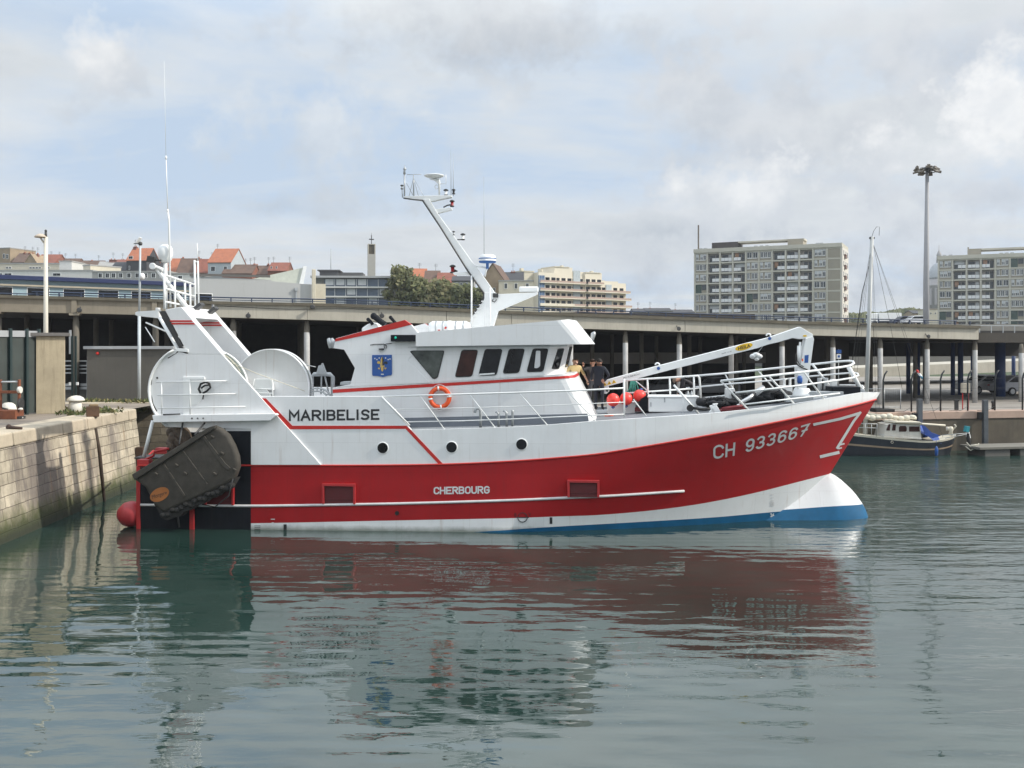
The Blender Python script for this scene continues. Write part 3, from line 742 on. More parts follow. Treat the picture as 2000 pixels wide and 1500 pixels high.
def xlerp(z0f):  # front edge of the lower house at a height
    a, b = z_bot(xfl), z_top(xfh); return lambda z: xfl + (xfh - xfl) * (z - a) / (b - a)
fx = xlerp(0)
e = .012
la = loop(xal - .003, fx(zs0(xfh)) + e, 2.4 + e, (.5, .5), .15, zs0); lb = loop(xal - .003, fx(zs1(xfh)) + e, 2.4 + e, (.5, .5), .15, zs1)
shell(mb, [la, lb], cap_hi=False)
mb.build('red_stripe', REDTRIM, boat)
mb = MB(); zb0, zb1 = zl((780, 838), (1166, 812)), zl((780, 816.5), (1158, 807.5))
mb.prism([(x, -2.4 - .014, z) for x, z in ((B(700, 816, YH).x, zb1(B(700, 816, YH).x)), (xfl - .35, zb1(xfl - .35)), (xfl - .3, z_bot(xfl)), (B(700, 816, YH).x, z_bot(0)))], (0, .02, 0))
mb.build('grey_plinth', BANDGREY, boat)
# upper tier
xwa = B(797, 700, YH).x
xtf, xbf = B(1113, 674, -1.2).x, B(1099, 727, -1.2).x
zt, zb = zl((797, 670), (1112, 671)), zl((797, 754), (1107, 734))
LB, LT = loop(xwa, xbf, 2.4, (.62, 1.15), .12, zb, 1), loop(xwa, xtf, 2.4, (.62, 1.15), .12, zt, 1)
mb = MB(); shell(mb, [LB, LT]); 
mb.build('wheelhouse', WHITE, boat)
mb = MB()
aft = [(651, 680), (656, 661), (790, 625), (803, 634), (816, 649), (820, 676), (796, 701), (845, 750), (845, 756), (652, 768), (656, 754), (684, 751), (693, 719), (672, 683)]
plate(mb, [(651, 680), (656, 661), (790, 625), (803, 634), (816, 649), (820, 676), (797, 703), (840, 748), (656, 756), (684, 751), (693, 719), (672, 683)], YH - .02, .25)
p = [B(px, py, YH - .02) for px, py in ((651, 680), (656, 661), (790, 625), (803, 634), (816, 649), (820, 676), (797, 703), (840, 748), (656, 756), (684, 751), (693, 719), (672, 683))]
mb.prism([(q.x, -q.y, q.z) for q in p], (0, -.25, 0))
q = [B(px, py, YH) for px, py in ((690, 672), (800, 655), (816, 676), (800, 748), (690, 752), (697, 719), (678, 690))]
mb.prism([(v.x, -2.2, v.z) for v in q], (0, 4.4, 0))
mb.build('funnel_casing', WHITE, boat, 0.01)
mb = MB(); pl = [(655.5, 661.5), (790, 625), (803, 634), (772, 642), (654.5, 667)]
plate(mb, pl, YH - .034, .26); q = [B(*p_, YH - .034) for p_ in pl]; mb.build('red_stripe', REDTRIM, boat); mb = MB(); mb.prism([(v.x, -v.y, v.z) for v in q], (0, -.26, 0))
mb.build('red_stripe', REDTRIM, boat)
# visor
YV = -2.66
xv0 = B(812, 660, YV).x
vt, vb = zl((812, 650), (1112, 623.5), y=YV), zl((812, 676.5), (1151, 672), y=YV)
xvt, xvb = B(1113, 624, -2.3).x, B(1152, 672, -2.3).x
mb = MB(); shell(mb, [loop(xv0, xvb, 2.66, (.42, .42), .25, vb), loop(xv0, xvt, 2.66, (.42, .42), .25, vt)], cap_lo=True)
mb.build('visor_roof', WHITE, boat)
mb = MB(); plate(mb, [(797, 677), (1108, 674), (1108, 676.5), (797, 679.5)], YH - .02, .05)
mb.build('gutter', GALV, boat)
# windows: rubber gasket proud of the plating, glass set in it
WN = [([(800, 686), (806.5, 684.5), (866, 684.5), (867.5, 687), (855, 738), (846, 741)], GLASSC, .08), ([(901.5, 683), (934, 683), (922, 735.5), (888, 737)], GLASSR, .09),
      ([(947, 681.5), (981.5, 681.5), (970, 733), (934, 734)], GLASS, .09), ([(994, 681), (1025.5, 681), (1013.5, 728.5), (981.5, 730)], GLASS, .09), ([(1040.5, 680.5), (1071.5, 680.5), (1061, 726), (1028, 727)], GLASS, .09)]
def inset(pts, d):
    c = sum((Vector(p) for p in pts), Vector((0, 0))) / len(pts); return [tuple(c + (Vector(p) - c) * d) for p in pts]
for pts, gm, r in WN:
    mb = MB(); rp = roundpoly(pts, 5.5); mb.prism([B(*p, YH - .022) for p in rp], (0, .04, 0), 0)
    w = mb.build('window', [RUBBER], boat)
    mb = MB(); mb.prism([B(*p, YH - .030) for p in roundpoly(inset(pts, .93), 5)], (0, .02, 0), 0); mb.build('pane', gm, w)
mb = MB(); plate(mb, roundpoly([(1047, 685), (1055.5, 685), (1055, 715), (1050, 719), (1043.5, 719)], 2), YH - .034, .01); mb.build('paper_notice', WHITETXT, boat)
mb = MB(); plate(mb, [(936, 730), (966, 728), (966, 731), (936, 733)], YH - .06, .04); mb.build('window_track', WHITE2, boat)
cp = Vector(LB[1]); cn = (Vector(LB[2]) - cp).cross(Vector(LT[1]) - cp).normalized()
if cn.y > 0: cn = -cn
pts = [(1090.5, 681), (1102.5, 680.5), (1092, 721), (1078, 721)]
mb = MB(); mb.prism([Bplane(*p, cp + cn * .02, cn) for p in roundpoly(pts, 3)], -cn * .05); w = mb.build('window', RUBBER, boat)
mb = MB(); mb.prism([Bplane(*p, cp + cn * .028, cn) for p in roundpoly(inset(pts, .88), 3)], -cn * .02); mb.build('pane', GLASS, w)
# the two front panes and the far side, which the camera only just misses
def wq(a, b, f0, f1, g0, g1):
    a0, a1, b0, b1 = Vector(LB[a]), Vector(LB[b]), Vector(LT[a]), Vector(LT[b])
    n = (a1 - a0).cross(b0 - a0).normalized()
    if n.x < 0: n = -n
    return [quadmap(a0, a1, b1, b0)(u, v) + n * .02 for u, v in ((f0, g0), (f1, g0), (f1, g1), (f0, g1))], n
for a, b, f0, f1 in ((2, 3, .12, .88), (3, 4, .12, .88), (4, 5, .2, .8)):
    q, n = wq(a, b, f0, f1, .25, .9); mb = MB(); mb.prism(q, -n * .04); w = mb.build('window', RUBBER, boat)
    mb = MB(); c = sum(q, Vector()) / 4; mb.prism([c + (v - c) * .92 + n * .006 for v in q], -n * .02); mb.build('pane', GLASS, w)
# side light box, cable, lamp, shield
mb = MB(); plate(mb, [(763, 654), (817, 654), (827, 667), (763, 667)], YH - .25, .23); sl = mb.build('side_light_box', BLACK, boat, .01)
GREENL = bpy.data.materials.new('lit_green_lens'); GREENL.use_nodes = True; g = GREENL.node_tree.nodes['Principled BSDF']
g.inputs['Base Color'].default_value = (0, .3, .2, 1); g.inputs['Emission Color'].default_value = (0.0, .5, .35, 1); g.inputs['Emission Strength'].default_value = .5
mb = MB(); mb.ball(B(772.5, 659.5, YH - .26), (.035, .03, .04), 10, 8); mb.build('green_lens', GREENL, sl)
mb = MB(); mb.tube([B(*p, YH - .06) for p in ((723, 674), (732, 672.5), (750, 672), (755, 675), (755, 680), (751, 680), (750, 675), (754, 672), (765, 670))], .014, 5); mb.obox(B(745, 682, YH - .08), (.16, .1, .05))
mb.build('deck_lamp', STEELDK, boat)
mb = MB(); plate(mb, [(726.5, 693.5), (765, 693), (765.5, 730), (764, 733), (756, 734), (748, 736.5), (738, 734.5), (728, 734), (726.8, 731)], YH - .06, .04, 0)
shd = mb.build('shield', BLUEPNT, boat, .006)
mb = MB(); ys = YH - .066
def petal(pl, m): plate(mb, pl, ys, .006, m)
petal([(746.5, 696), (750, 703), (748.5, 710), (746.5, 714)], 1); petal([(746.5, 696), (743, 703), (744.5, 710), (746.5, 714)], 0)
petal([(746, 714), (742, 706), (738, 705), (736, 709), (739, 711), (741, 709.5), (744, 714)], 0); petal([(747, 714), (751, 706), (756, 706), (757.5, 710), (754, 712), (752, 709.5), (749, 714)], 1)
petal([(742, 714), (751, 714), (751, 716), (742, 716)], 0); petal([(744.5, 716), (748.5, 716), (749, 722), (746.5, 726), (744, 722)], 0)
petal([(743.5, 716), (741, 719), (739, 717.5), (738, 719.5), (741, 722)], 0); petal([(749.5, 716), (752, 719), (754, 717.5), (755, 719.5), (752, 722)], 0)
mb.build('lily', [GOLD, BLACKTXT], shd)
mb = MB()
for x0_, y0_ in ((731, 699), (735, 701), (739.5, 698), (752, 698), (757, 701), (760.5, 700)): petal([(x0_, y0_), (x0_ + 2.2, y0_), (x0_ + 2.2, y0_ + 2.4), (x0_, y0_ + 2.4)], 0)
petal([(744, 730), (749.5, 730), (749.5, 732), (744, 732)], 0); mb.build('device', WHITETXT, shd)
for px in (641, 647): mb = MB(); mb.tube([B(px, 661, -2.3), B(px + 4, 669, -2.3), B(px + 5, 680, -2.3)], [.05, .10, .06], 8); mb.build('stern_lamp', GALV, boat)
mb = MB(); plate(mb, [(665, 746), (685, 745), (684, 751), (664, 752)], -1.8, .6); mb.build('deck_locker', GALV, boat, .01)
mb = MB(); mb.tube([B(1155, 669, 1.2), B(1159, 652, 1.2), B(1162, 648, 1.2)], [.05, .09, .03], 8); mb.build('bridge_lamp', GALV, boat)
# funnel cowl and exhausts
mb = MB(); q = [B(px, py, -1.6) for px, py in ((706, 648), (706, 641), (716, 634), (728, 629), (737, 632), (741, 640), (741, 650))]; mb.prism(q, (0, 1.4, 0)); mb.build('funnel_cowl', WHITE2, boat, .05)
mb = MB()
for pl, r in ((((752, 634), (742, 627), (734, 620), (730, 617.5)), .10), (((775, 634), (768, 626), (763, 620)), .055), (((728, 634), (723, 627), (719, 624)), .055)):
    mb.tube([B(*p, -1.7) for p in pl], r, 10); mb.ball(B(*pl[-1], -1.7), r * 1.15, 10, 6)
mb.build('exhaust_pipe', BLACK, boat)
# ---- mast and its gear
mb = MB()
def mplate(pix, w, m=0): mb.prism([B(px, py, -w) for px, py in pix], (0, 2 * w, 0), m)
mplate([(912, 648), (915, 636), (921, 622), (928, 610), (938, 596), (946, 583), (946, 571), (966, 571), (975, 574.5), (1050, 571), (1050, 574), (1042, 578), (973, 607), (963, 640), (962, 650)], .17)
mplate([(826, 389), (838, 388), (853, 414), (922, 511), (938, 531), (967, 572), (946, 572), (915, 529)], .135)
mplate([(884, 533), (890, 531), (938, 531), (940, 538), (887, 537)], .10)
mplate([(843, 409), (882, 405), (883, 409.5), (853, 417)], .10)
mplate([(789, 383), (882, 381), (882, 385), (866, 388), (845, 393), (826, 392), (789, 387)], .12)
mb.build('mast', WHITE2, boat, .012)
mb = MB()
for pts, r in ((((826, 390), (862, 444), (915, 529), (946, 572), (945, 584), (926, 612)), .03), (((789, 386), (810, 389), (826, 390)), .025)): mb.tube([B(px - 1, py + 1, -.16) for px, py in pts], r, 6)
mb.tube([B(893, 531, .1), B(887, 528, .1)], .05, 6)
mb.build('mast_cable', STEELDK, boat)
mb = MB(); mb.tube([B(921, 538, -.3), B(921, 612, -.3), B(921, 640, -.3)], .03, 6); mb.tube([B(957, 562, -.4), B(957, 640, -.4)], .035, 6); mb.tube([B(947, 575, -.4), B(947, 640, -.4)], .015, 6)
for i in range(7): mb.obox(B(919 + i * 4.2, 632 - i * 7.2, .0), (.12, .5, .03))
mb.build('mast_ladder', WHITE2, boat)
mb = MB(); mb.box(B(1014, 562, 0).x, B(1052, 562, 0).x, -.16, .16, B(1014, 571, 0).z, B(1014, 560, 0).z); mb.build('radar_scanner', WHITE2, boat, .05)
mb = MB(); c = B(952, 505, -.3)
mb.lathe([(.05, -.35), (.05, -.16), (.28, -.145), (.30, -.09)], c, 'Z', 24, 1); mb.lathe([(.30, -.09), (.295, .0), (.26, .11), (.20, .13), (.001, .135)], c, 'Z', 24, 0)
mb.lathe([(.302, -.02), (.302, .01)], c, 'Z', 24, 1)
mb.tube([c + Vector((-.02, 0, -.3)), B(947, 540, -.3)], .03, 6); mb.tube([c + Vector((0, 0, -.33)), B(926, 519, 0)], .035, 6)
mb.build('radar_dome', [WHITE2, M('blue_radome_band', (0.03, 0.13, 0.40), .4)], boat)
REDLAMP = M('red_lamp_glass', (0.30, 0.012, 0.015), .3)
def lamp(px, py, y, lens, s=1.0, name='navigation_lamp'):
    mb = MB(); c = B(px, py, y); mb.lathe([(.07 * s, -.14 * s), (.09 * s, -.10 * s), (.055 * s, -.09 * s)], c, 'Z', 12, 0); mb.lathe([(.055 * s, -.09 * s), (.06 * s, .06 * s)], c, 'Z', 12, 1); mb.lathe([(.10 * s, .06 * s), (.09 * s, .10 * s), (.03 * s, .13 * s)], c, 'Z', 12, 0)
    return mb.build(name, [STEELDK, lens], boat)
lamp(884, 525, 0, REDLAMP, 1.1); lamp(883, 397, 0, REDLAMP, .9); lamp(904, 462, 0, WHITE2, .9); lamp(871, 375.5, 0, WHITE2, .9); lamp(886, 455, -.1, GALV, .55); lamp(785, 365, 0, GALV, .6); lamp(886, 374, 0, STEELDK, .7)
mb = MB(); mb.tube([B(893, 468, 0), B(906, 468, 0)], .02, 6); mb.tube([B(866, 405, 0), B(874, 401, 0), B(880, 400, 0)], .025, 6)
p = B(968, 577, -.2); mb.obox(p, (.18, .12, .14), None, 0); mb.tube([B(*q, -.2) for q in ((963, 584), (961, 588), (966, 590), (970, 585))], .016, 5)
mb.build('mast_fitting', STEELDK, boat)
mb = MB(); c = B(848, 344.5, 0)
mb.lathe([(.001, -.07), (.12, -.06), (.28, -.02), (.36, .02), (.34, .04), (.2, .07), (.001, .08)], c, 'Z', 24); mb.tube([B(853, 349, 0), B(858, 356, 0), B(858, 383, 0)], [.09, .04, .03], 8)
mb.prism([B(px, py, -.06) for px, py in ((838, 349), (858, 349), (858, 360), (853, 357), (848, 352))], (0, .12, 0)); mb.tube([B(858, 359, 0), B(871, 359, 0), B(871, 341, 0)], .012, 5)
mb.tube([B(853 + 3.5 * math.cos(t), 365 + 4 * math.sin(t), 0) for t in [i * .55 for i in range(12)]], .012, 5)
mb.build('dish_aerial', WHITE2, boat)
mb = MB(); mb.tube([B(790, 387, 0), B(790, 340, 0)], .03, 6); mb.tube([B(790, 340, 0), B(790, 323, 0)], [.05, .012], 6); mb.ball(B(790.5, 330, 0), .06, 8, 6); mb.tube([B(786, 386, 0), B(785, 368, 0)], .02, 5)
mb.tube([B(808, 383, 0), B(807.5, 341, 0)], [.03, .018], 6); mb.tube([B(795, 341, 0), B(823, 340.5, 0)], .010, 4)
for px, py, y in ((794, 358, 0), (817, 382, .4), (827, 382, -.4), (799, 383, 0)): mb.tube([B(807.5, 348 if py > 370 else 383, 0), B(px, py, y)], .009, 4)
mb.build('mast_aerial', GALV, boat)
for px, pb, top, y in ((881, 383, 292, 0), (885.5, 383, 300, 0), (945.5, 500, 345, -.3)): mb = MB(); mb.tube([B(px, pb, y), B(px - .5, top, y)], [.012, .005], 5); mb.build('whip_aerial', GALV, boat)
# ---- side deck rails
def rail(mb, pix, y, r): mb.tube([B(px, py, y(px) if callable(y) else y) for px, py in pix], r, 6)
YR = -3.2
mb = MB()
rail(mb, [(745, 774.5), (900, 770), (1000, 767), (1136, 762.5), (1219, 758)], YR, .03)
rail(mb, [(762, 799.5), (900, 797), (1037, 793), (1136, 789), (1219, 785.5)], YR, .014)
rail(mb, [(788, 824), (900, 822), (1000, 818.5), (1136, 812), (1219, 809)], YR, .018)
rail(mb, [(745, 774.5), (800, 831)], -BM, .03)
for a, b in (((821, 774), (868, 838)), ((917, 770), (967, 835)), ((1013, 766.5), (1070, 831)), ((1108, 764), (1165, 824))): rail(mb, [a, b], YR, .018)
rail(mb, [(1219, 740), (1219, 814)], -2.9, .035)
mb.build('side_deck_rail', WHITE2, boat)
mb = MB()
rail(mb, [(938.5, 837), (938.5, 802), (936, 798), (931, 798), (928, 802), (927.5, 806)], -3.0, .05)
for px, t, tp in ((974, 808, (968, 804)), (989.5, 806, (983, 801.5)), (1001, 804, (1001, 801))): rail(mb, [(px, 836), (px, t), tp], -3.0, .042)
mb.build('air_vent', GALV, boat)
# ---- pulpit rails at the bow: near side, round the stem, far side
def nearY(px): 
    t = max(0, (px - 1400) / 270); return -2.95 + 2.2 * t ** 2.2
def farY(px):
    t = max(0, (px - 1400) / 255); return 2.6 - 1.9 * t ** 2.4
mb = MB()
def pul(near, tip, far, r):
    pts = [B(px, py, nearY(px)) for px, py in near] + [B(px, py, y) for px, py, y in tip] + [B(px, py, farY(px)) for px, py in reversed(far)]
    mb.tube(pts, r, 8)
pul([(1408, 744), (1460, 739), (1530, 731), (1600, 723), (1645, 717)], [(1661, 714, -.45), (1668, 709.5, -.1), (1666, 706, .25), (1659, 705, .5)], [(1340, 735.5), (1410, 730), (1479, 723), (1555, 715), (1583, 712), (1640, 706)], .038)
pul([(1437, 767), (1520, 758), (1585, 750), (1640, 742)], [(1665, 738, -.45), (1677, 733.5, -.1), (1675, 729.5, .25), (1668, 728, .5)], [(1340, 758), (1433, 749), (1511, 743), (1579, 735.5), (1640, 730)], .03)
pul([(1454, 790), (1530, 781), (1600, 773)], [(1640, 768, -1.1)], [], .026)
rail(mb, [(1372, 777), (1430, 771), (1500, 764)], farY, .026)
mb.tube([B(1684, 760, -.2), B(1687, 757, 0), B(1684, 753, .4), B(1660, 752, .7), B(1640, 752, 1.1)], .026, 6)
for a, b in (((1408, 744), (1464, 803)), ((1501, 734), (1555, 793)), ((1570, 727), (1614, 786))): mb.tube([B(*a, nearY(a[0])), B(*b, -max(0.1, hb(B(*b, -2).x, 3.8) - .2))], .03, 6)
for a, b in (((1416, 730), (1446, 786)), ((1480, 723), (1517, 765))): mb.tube([B(*a, farY(a[0])), B(*b, farY(b[0]) + .1)], .028, 6)
mb.tube([B(1587, 712, 1.4), B(1625, 759, 1.3)], .045, 6); mb.tube([B(1656, 714, .1), B(1682, 762, .05)], .075, 8)
mb.build('pulpit_rail', WHITE2, boat)
mb = MB(); YG = -.7
rail(mb, [(1219, 743), (1263, 740), (1352, 734.5), (1363, 734), (1366, 738), (1370, 786)], YG, .035); rail(mb, [(1219, 768), (1263, 765), (1366, 758)], YG, .028)
for px, ya, yb in ((1264.5, 740, 774), (1308, 738, 774), (1355, 735, 774)): rail(mb, [(px, ya), (px + 1, yb)], YG, .035)
mb.build('gangway_rail', WHITE2, boat)
for pa, pb, y, r in (((1316, 752), (1368, 812), -2.3, .04), ((1334, 772), (1334, 815), -2.3, .012), ((1242, 744), (1268, 766), YG, .02), ((1237, 780), (1262, 812), -2.6, .02)): mb = MB(); rail(mb, [pa, pb], y, r); mb.build('brace', WHITE2, boat)
# ---- deck crane
YC = -.25
mb = MB(); boom = [(1173, 745.5), (1285, 714.5), (1502, 659), (1563, 638), (1588, 653), (1588, 657), (1581, 660.5), (1563, 662.5), (1549, 660), (1518, 669), (1500, 673), (1480, 680), (1435, 691), (1300, 725), (1189, 754), (1190, 764), (1185, 769), (1178, 769), (1173, 762)]
plate(mb, boom, YC - .16, .32)
crane = mb.build('crane', WHITE2, boat, .012)
mb = MB(); plate(mb, [(1574, 661), (1588, 657), (1590, 662), (1582, 722), (1575, 760), (1558, 760), (1557, 716), (1564, 712)], YC - .2, .4); mb.build('column', WHITE2, crane, .012)
mb = MB(); mb.tube([B(1561, 675, YC - .1), B(1561, 715, YC - .1)], .07, 10); mb.tube([B(1563, 668, YC - .1), B(1561, 700, YC - .1)], .04, 8); mb.build('ram', WHITE2, crane)
mb = MB(); mb.tube([B(*p, YC - .24) for p in ((1555, 690), (1553, 702), (1557, 712), (1566, 718), (1577, 722))], .02, 5); mb.tube([B(*p, YC - .24) for p in ((1556, 690), (1557, 704), (1562, 712), (1570, 716))], .015, 5)
mb.build('hose', RUBBER, crane)
mb = MB(); 
for px, py in ((1286, 717.5), (1503, 659)): mb.lathe([(.055, 0), (.055, .02)], B(px, py + 2, YC - .165), 'Y', 12, 0)
mb.lathe([(.05, 0), (.05, .02)], B(1186, 762.5, YC - .165), 'Y', 12, 1); mb.build('pin', [BLUEPNT, STEELDK], crane)
mb = MB()
for px, py in ((1284, 713), (1501, 656)):
    c = B(px, py, YC); mb.tube([c + Vector((math.cos(t) * .07, 0, math.sin(t) * .07)) for t in [i * math.pi / 8 for i in range(9)]], .03, 6)
mb.build('lug', WHITE2, crane)
yc = YC - .168
mb = MB(); mb.prism([B(1453 + 17 * math.cos(t), 677.5 + 6.2 * math.sin(t) - 4.2 * math.cos(t), yc) for t in [i * math.pi / 10 for i in range(20)]], (0, .012, 0), 0); st = mb.build('oval_sticker', YELLOW, crane)
mb = MB(); letter(mb, 'HEILA', quadmap(B(1442, 684, yc - .004), B(1466, 678, yc - .004), B(1465, 671.5, yc - .004), B(1441, 677.5, yc - .004)), 0, bold=.02); mb.build('crane_lettering', BLACKTXT, crane, fix=False)
mb = MB(); mb.prism([B(1572 + 4 * math.cos(t), 656 + 1.8 * math.sin(t), yc) for t in [i * math.pi / 6 for i in range(12)]], (0, .012, 0), 0); mb.build('oval_sticker', YELLOW, crane)
for dx in (0, 9, 18):
    mb = MB(); mb.prism([B(1177 + dx, 754.5 - dx * .28, yc), B(1185.5 + dx, 752.5 - dx * .28, yc), B(1180.5 + dx, 746.5 - dx * .28, yc)], (0, .012, 0), 0)
    mb.prism([B(1180 + dx, 752 - dx * .28, yc - .004), B(1182.5 + dx, 751.4 - dx * .28, yc - .004), B(1181 + dx, 749 - dx * .28, yc - .004)], (0, .003, 0), 1); mb.build('warning_triangle', [YELLOW, BLACKTXT], crane)
mb = MB(); letter(mb, 'PRS 25.000.00.2cm', quadmap(B(1218, 740, yc), B(1250, 731.5, yc), B(1249.5, 728.5, yc), B(1217.5, 737, yc)), 0); mb.build('small_lettering', BLACKTXT, crane, fix=False)
mb = MB(); letter(mb, 'HLM 12-2S', quadmap(B(1410, 692, yc), B(1429, 687, yc), B(1428.6, 685, yc), B(1409.6, 690, yc)), 0); mb.build('small_lettering', BLACKTXT, crane, fix=False)
mb = MB(); mb.prism([B(*p, yc - .035) for p in ((1571.5, 694), (1579.5, 693), (1578.5, 708.5), (1571, 709))], (0, .012, 0), 0); mb.build('blue_sticker', BLUEPNT, crane)
mb = MB(); mb.prism([B(*p, yc - .035) for p in ((1566, 702), (1568.5, 699), (1569, 705), (1566.5, 706))], (0, .012, 0), 0); mb.build('orange_sticker', ORANGE, crane)
mb = MB(); c = B(1566, 770, YC); mb.lathe([(.42, -.25), (.42, -.1), (.3, .05), (.25, .2)], c, 'Z', 16); mb.box(c.x - .75, c.x + .75, c.y - .35, c.y + .35, c.z - .35, c.z - .05); mb.build('pedestal', WHITE2, crane, .02)
mb = MB(); mb.ball(B(1566, 747, YC - .1), (.10, .10, .12), 10, 8, 0); mb.lathe([(.07, -.12), (.09, -.05), (.09, .08), (.05, .14)], B(1562, 742, YC - .22), 'Z', 12, 1); mb.build('slew_motor', [WHITE2, BLUEPNT], crane)
# ---- foredeck fittings
mb = MB(); p = B(1532, 762, .2); mb.tube([p, B(1532, 740, .2), B(1543, 739, .2), B(1543, 760, .2)], .05, 6); mb.box(p.x - .2, p.x + .25, .1, .5, p.z - .2, p.z + .15)
mb.build('hatch_coaming', WHITE2, boat, .01); mb = MB()
mb.box(B(1418, 768, .3).x, B(1435, 768, .3).x, .3, .6, B(1418, 786, .3).z, B(1418, 759, .3).z)
mb.build('deck_post', WHITE2, boat, .01)
mb = MB(); 
for px in (1601, 1613): mb.tube([B(px, 766, .5), B(px, 738, .5)], .08, 10)
mb.obox(B(1611, 773, -.3), (1.1, .5, .3), None); mb.obox(B(1560, 779, -1.2), (.9, .3, .22), None)
mb.obox(B(1676, 767, .05), (.3, .5, .25), None)
mb.build('windlass', GALV, boat, .015)
mb = MB(); mb.obox(B(1645, 765, .1), (.95, .9, .36), None); mb.obox(B(1622, 769, .2), (.5, .7, .26), None); mb.build('anchor_locker', BLACK, boat, .015)
mb = MB(); mb.box(B(1625, 740, .5).x, B(1636, 740, .5).x, .5, .8, B(1625, 762, .5).z, B(1625, 741, .5).z); mb.build('fairlead', WHITE2, boat, .02)
for px, fl in ((1376, 1), (1396, -1)):
    mb = MB(); y = -2.55; pts = [(1386, 793), (1392, 791), (1398, 807), (1392, 807)] if fl == 1 else [(1392, 789), (1403, 788), (1400, 792), (1409, 806), (1384, 807), (1394, 793)]
    plate(mb, pts, y, .12); mb.build('mooring_bitt', WHITE2, boat, .015)

# ------------------------------------------------------------------ things carried by the trawler
def wplace(mb, name, mats, label, cat, base, group=None, bevel=0.0, parent=None):
    """one-mesh thing, built in the boat's frame around base, set down in the world"""
    b = Vector(base); mb.v = [tuple(Vector(v) - b) for v in mb.v]
    o = mb.build(name, mats, None, bevel); o.location = W(b); o.rotation_euler = (0, 0, -ANG)
    return tag(o, label, cat, group)
def wthing(name, label, cat, base, group=None): return thing(name, label, cat, W(Vector(base)), -ANG, group)
# lifebuoy
c = B(859.5, 776.5, -2.5); t = wthing('lifebuoy', 'orange ring lifebuoy with white bands hanging on the deckhouse side', 'lifebuoy', c)
mb = MB(); R0 = .30
mb.tube([(math.cos(a) * R0, -.06, math.sin(a) * R0) for a in [i * math.pi / 18 for i in range(36)]], .075, 10, closed=True); mb.build('ring', ORANGE, t)
for k in range(4):
    mb = MB(); a0 = rad(0 + 90 * k + 8); mb.tube([(math.cos(a0 + d) * R0, -.06, math.sin(a0 + d) * R0) for d in (-.09, 0, .09)], .080, 10); mb.build('band', WHITE2, t)
mb = MB(); mb.tube([(math.cos(a) * (.40 + .012 * math.cos(4 * a)), -.11, math.sin(a) * (.40 + .012 * math.cos(4 * a))) for a in [i * math.pi / 18 for i in range(36)]], .010, 5, closed=True); mb.build('grab_line', WHITETXT, t)
# liferaft canister
p0, p1 = B(836, 640, -1.2), B(920, 636, -1.2); t = wthing('liferaft_canister', 'white cylindrical liferaft canister lying on the wheelhouse roof behind the mast', 'liferaft', p0 + Vector((0, 0, -.3)))
mb = MB(); ln = p1.x - p0.x
mb.lathe([(.05, 0), (.20, .04), (.26, .16), (.26, ln * .45), (.275, ln * .46), (.275, ln * .54), (.26, ln * .55), (.26, ln - .16), (.2, ln - .04), (.05, ln)], (0, 0, .26), 'X', 20); mb.build('shell', WHITE2, t)
for f in (.2, .36, .66, .84):
    mb = MB(); mb.lathe([(.268, -.025), (.268, .025)], (ln * f, 0, .26), 'X', 20); mb.build('strap', GALV, t)
mb = MB(); mb.box(.2, .35, -.3, .3, -.2, .03); mb.box(ln - .35, ln - .2, -.3, .3, -.2, .03); mb.build('cradle', WHITE2, t)
mb = MB(); mb.prism([(ln * .42 + x, -.277, .24 + z) for x, z in ((0, 0), (.06, .05), (.03, .1), (-.03, .05))], (0, .01, 0)); mb.prism([(ln * .25 + x, -.262, .2 + z) for x, z in ((0, 0), (.08, .0), (.08, .03), (0, .03))], (0, .01, 0)); mb.build('mark', REDTRIM, t)
# trawl door hanging at the stern
YD = -3.95
dp = [(257, 927), (262, 938), (282, 952), (299, 985), (318, 1003), (400, 966), (440, 947), (459, 932), (466, 912), (464, 892), (456, 870), (445, 850), (432, 838), (418, 832), (408, 834)]
c = B(360, 930, YD); t = wthing('trawl_door', 'big muddy brown steel trawl door with an orange oval sticker hung tilted at the stern', 'trawl door', c)
def L3(px, py, y=YD): return B(px, py, y) - c
mb = MB(); mb.prism([L3(*p) for p in dp], (0, .34, 0)); o = mb.build('plate', MUD, t, .12); o.modifiers['bevel'].segments = 5
for q_ in o.data.polygons: q_.use_smooth = True
mb = MB()
mb.prism([L3(*p, YD - .10) for p in ((257, 927), (408, 834), (420, 831), (419, 837), (262, 938))], (0, .2, 0))
mb.build('top_flange', MUD, t, .02)
mb = MB()
for pl, d in (([(352, 872), (405, 945), (402, 947), (349, 874)], .025), ([(320, 905), (362, 968), (358, 971), (316, 908)], .025), ([(398, 850), (440, 905), (450, 914), (446, 919), (434, 911), (393, 853)], .03)):
    mb.prism([L3(*p, YD - d) for p in pl], (0, d + .01, 0))
for px, py in ((415, 853), (434, 885), (458, 917), (345, 908), (305, 925), (362, 924), (420, 925)):
    q = L3(px, py, YD - .03); mb.obox(q, (.11, .10, .05), Matrix.Rotation(.5, 3, 'Y'))
mb.build('stiffener', MUD, t, .01)
mb = MB(); sp_ = [(300, 984), (316, 1012), (326, 1017), (340, 1011), (352, 1009), (360, 1000), (374, 996), (382, 987), (398, 984), (408, 975), (424, 971), (434, 961), (450, 953), (461, 934), (440, 938)]
mb.prism([L3(*p, YD + .06) for p in sp_], (0, .45, 0))
for i in range(16): f = i / 15; mb.ball(L3(320 + 132 * f, 1006 - 58 * f + 3 * math.sin(i * 2.3), YD + .1), (.13, .12, .10), 7, 5)
mb.build('shoe', M('black_mud', (.022, .021, .019), .9, var=.4, bump=.5), t, .02)
mb = MB(); ell = [(311.5 + 18.5 * math.cos(a) , 966 + 13.5 * math.sin(a) - 5 * math.cos(a)) for a in [i * math.pi / 14 for i in range(28)]]
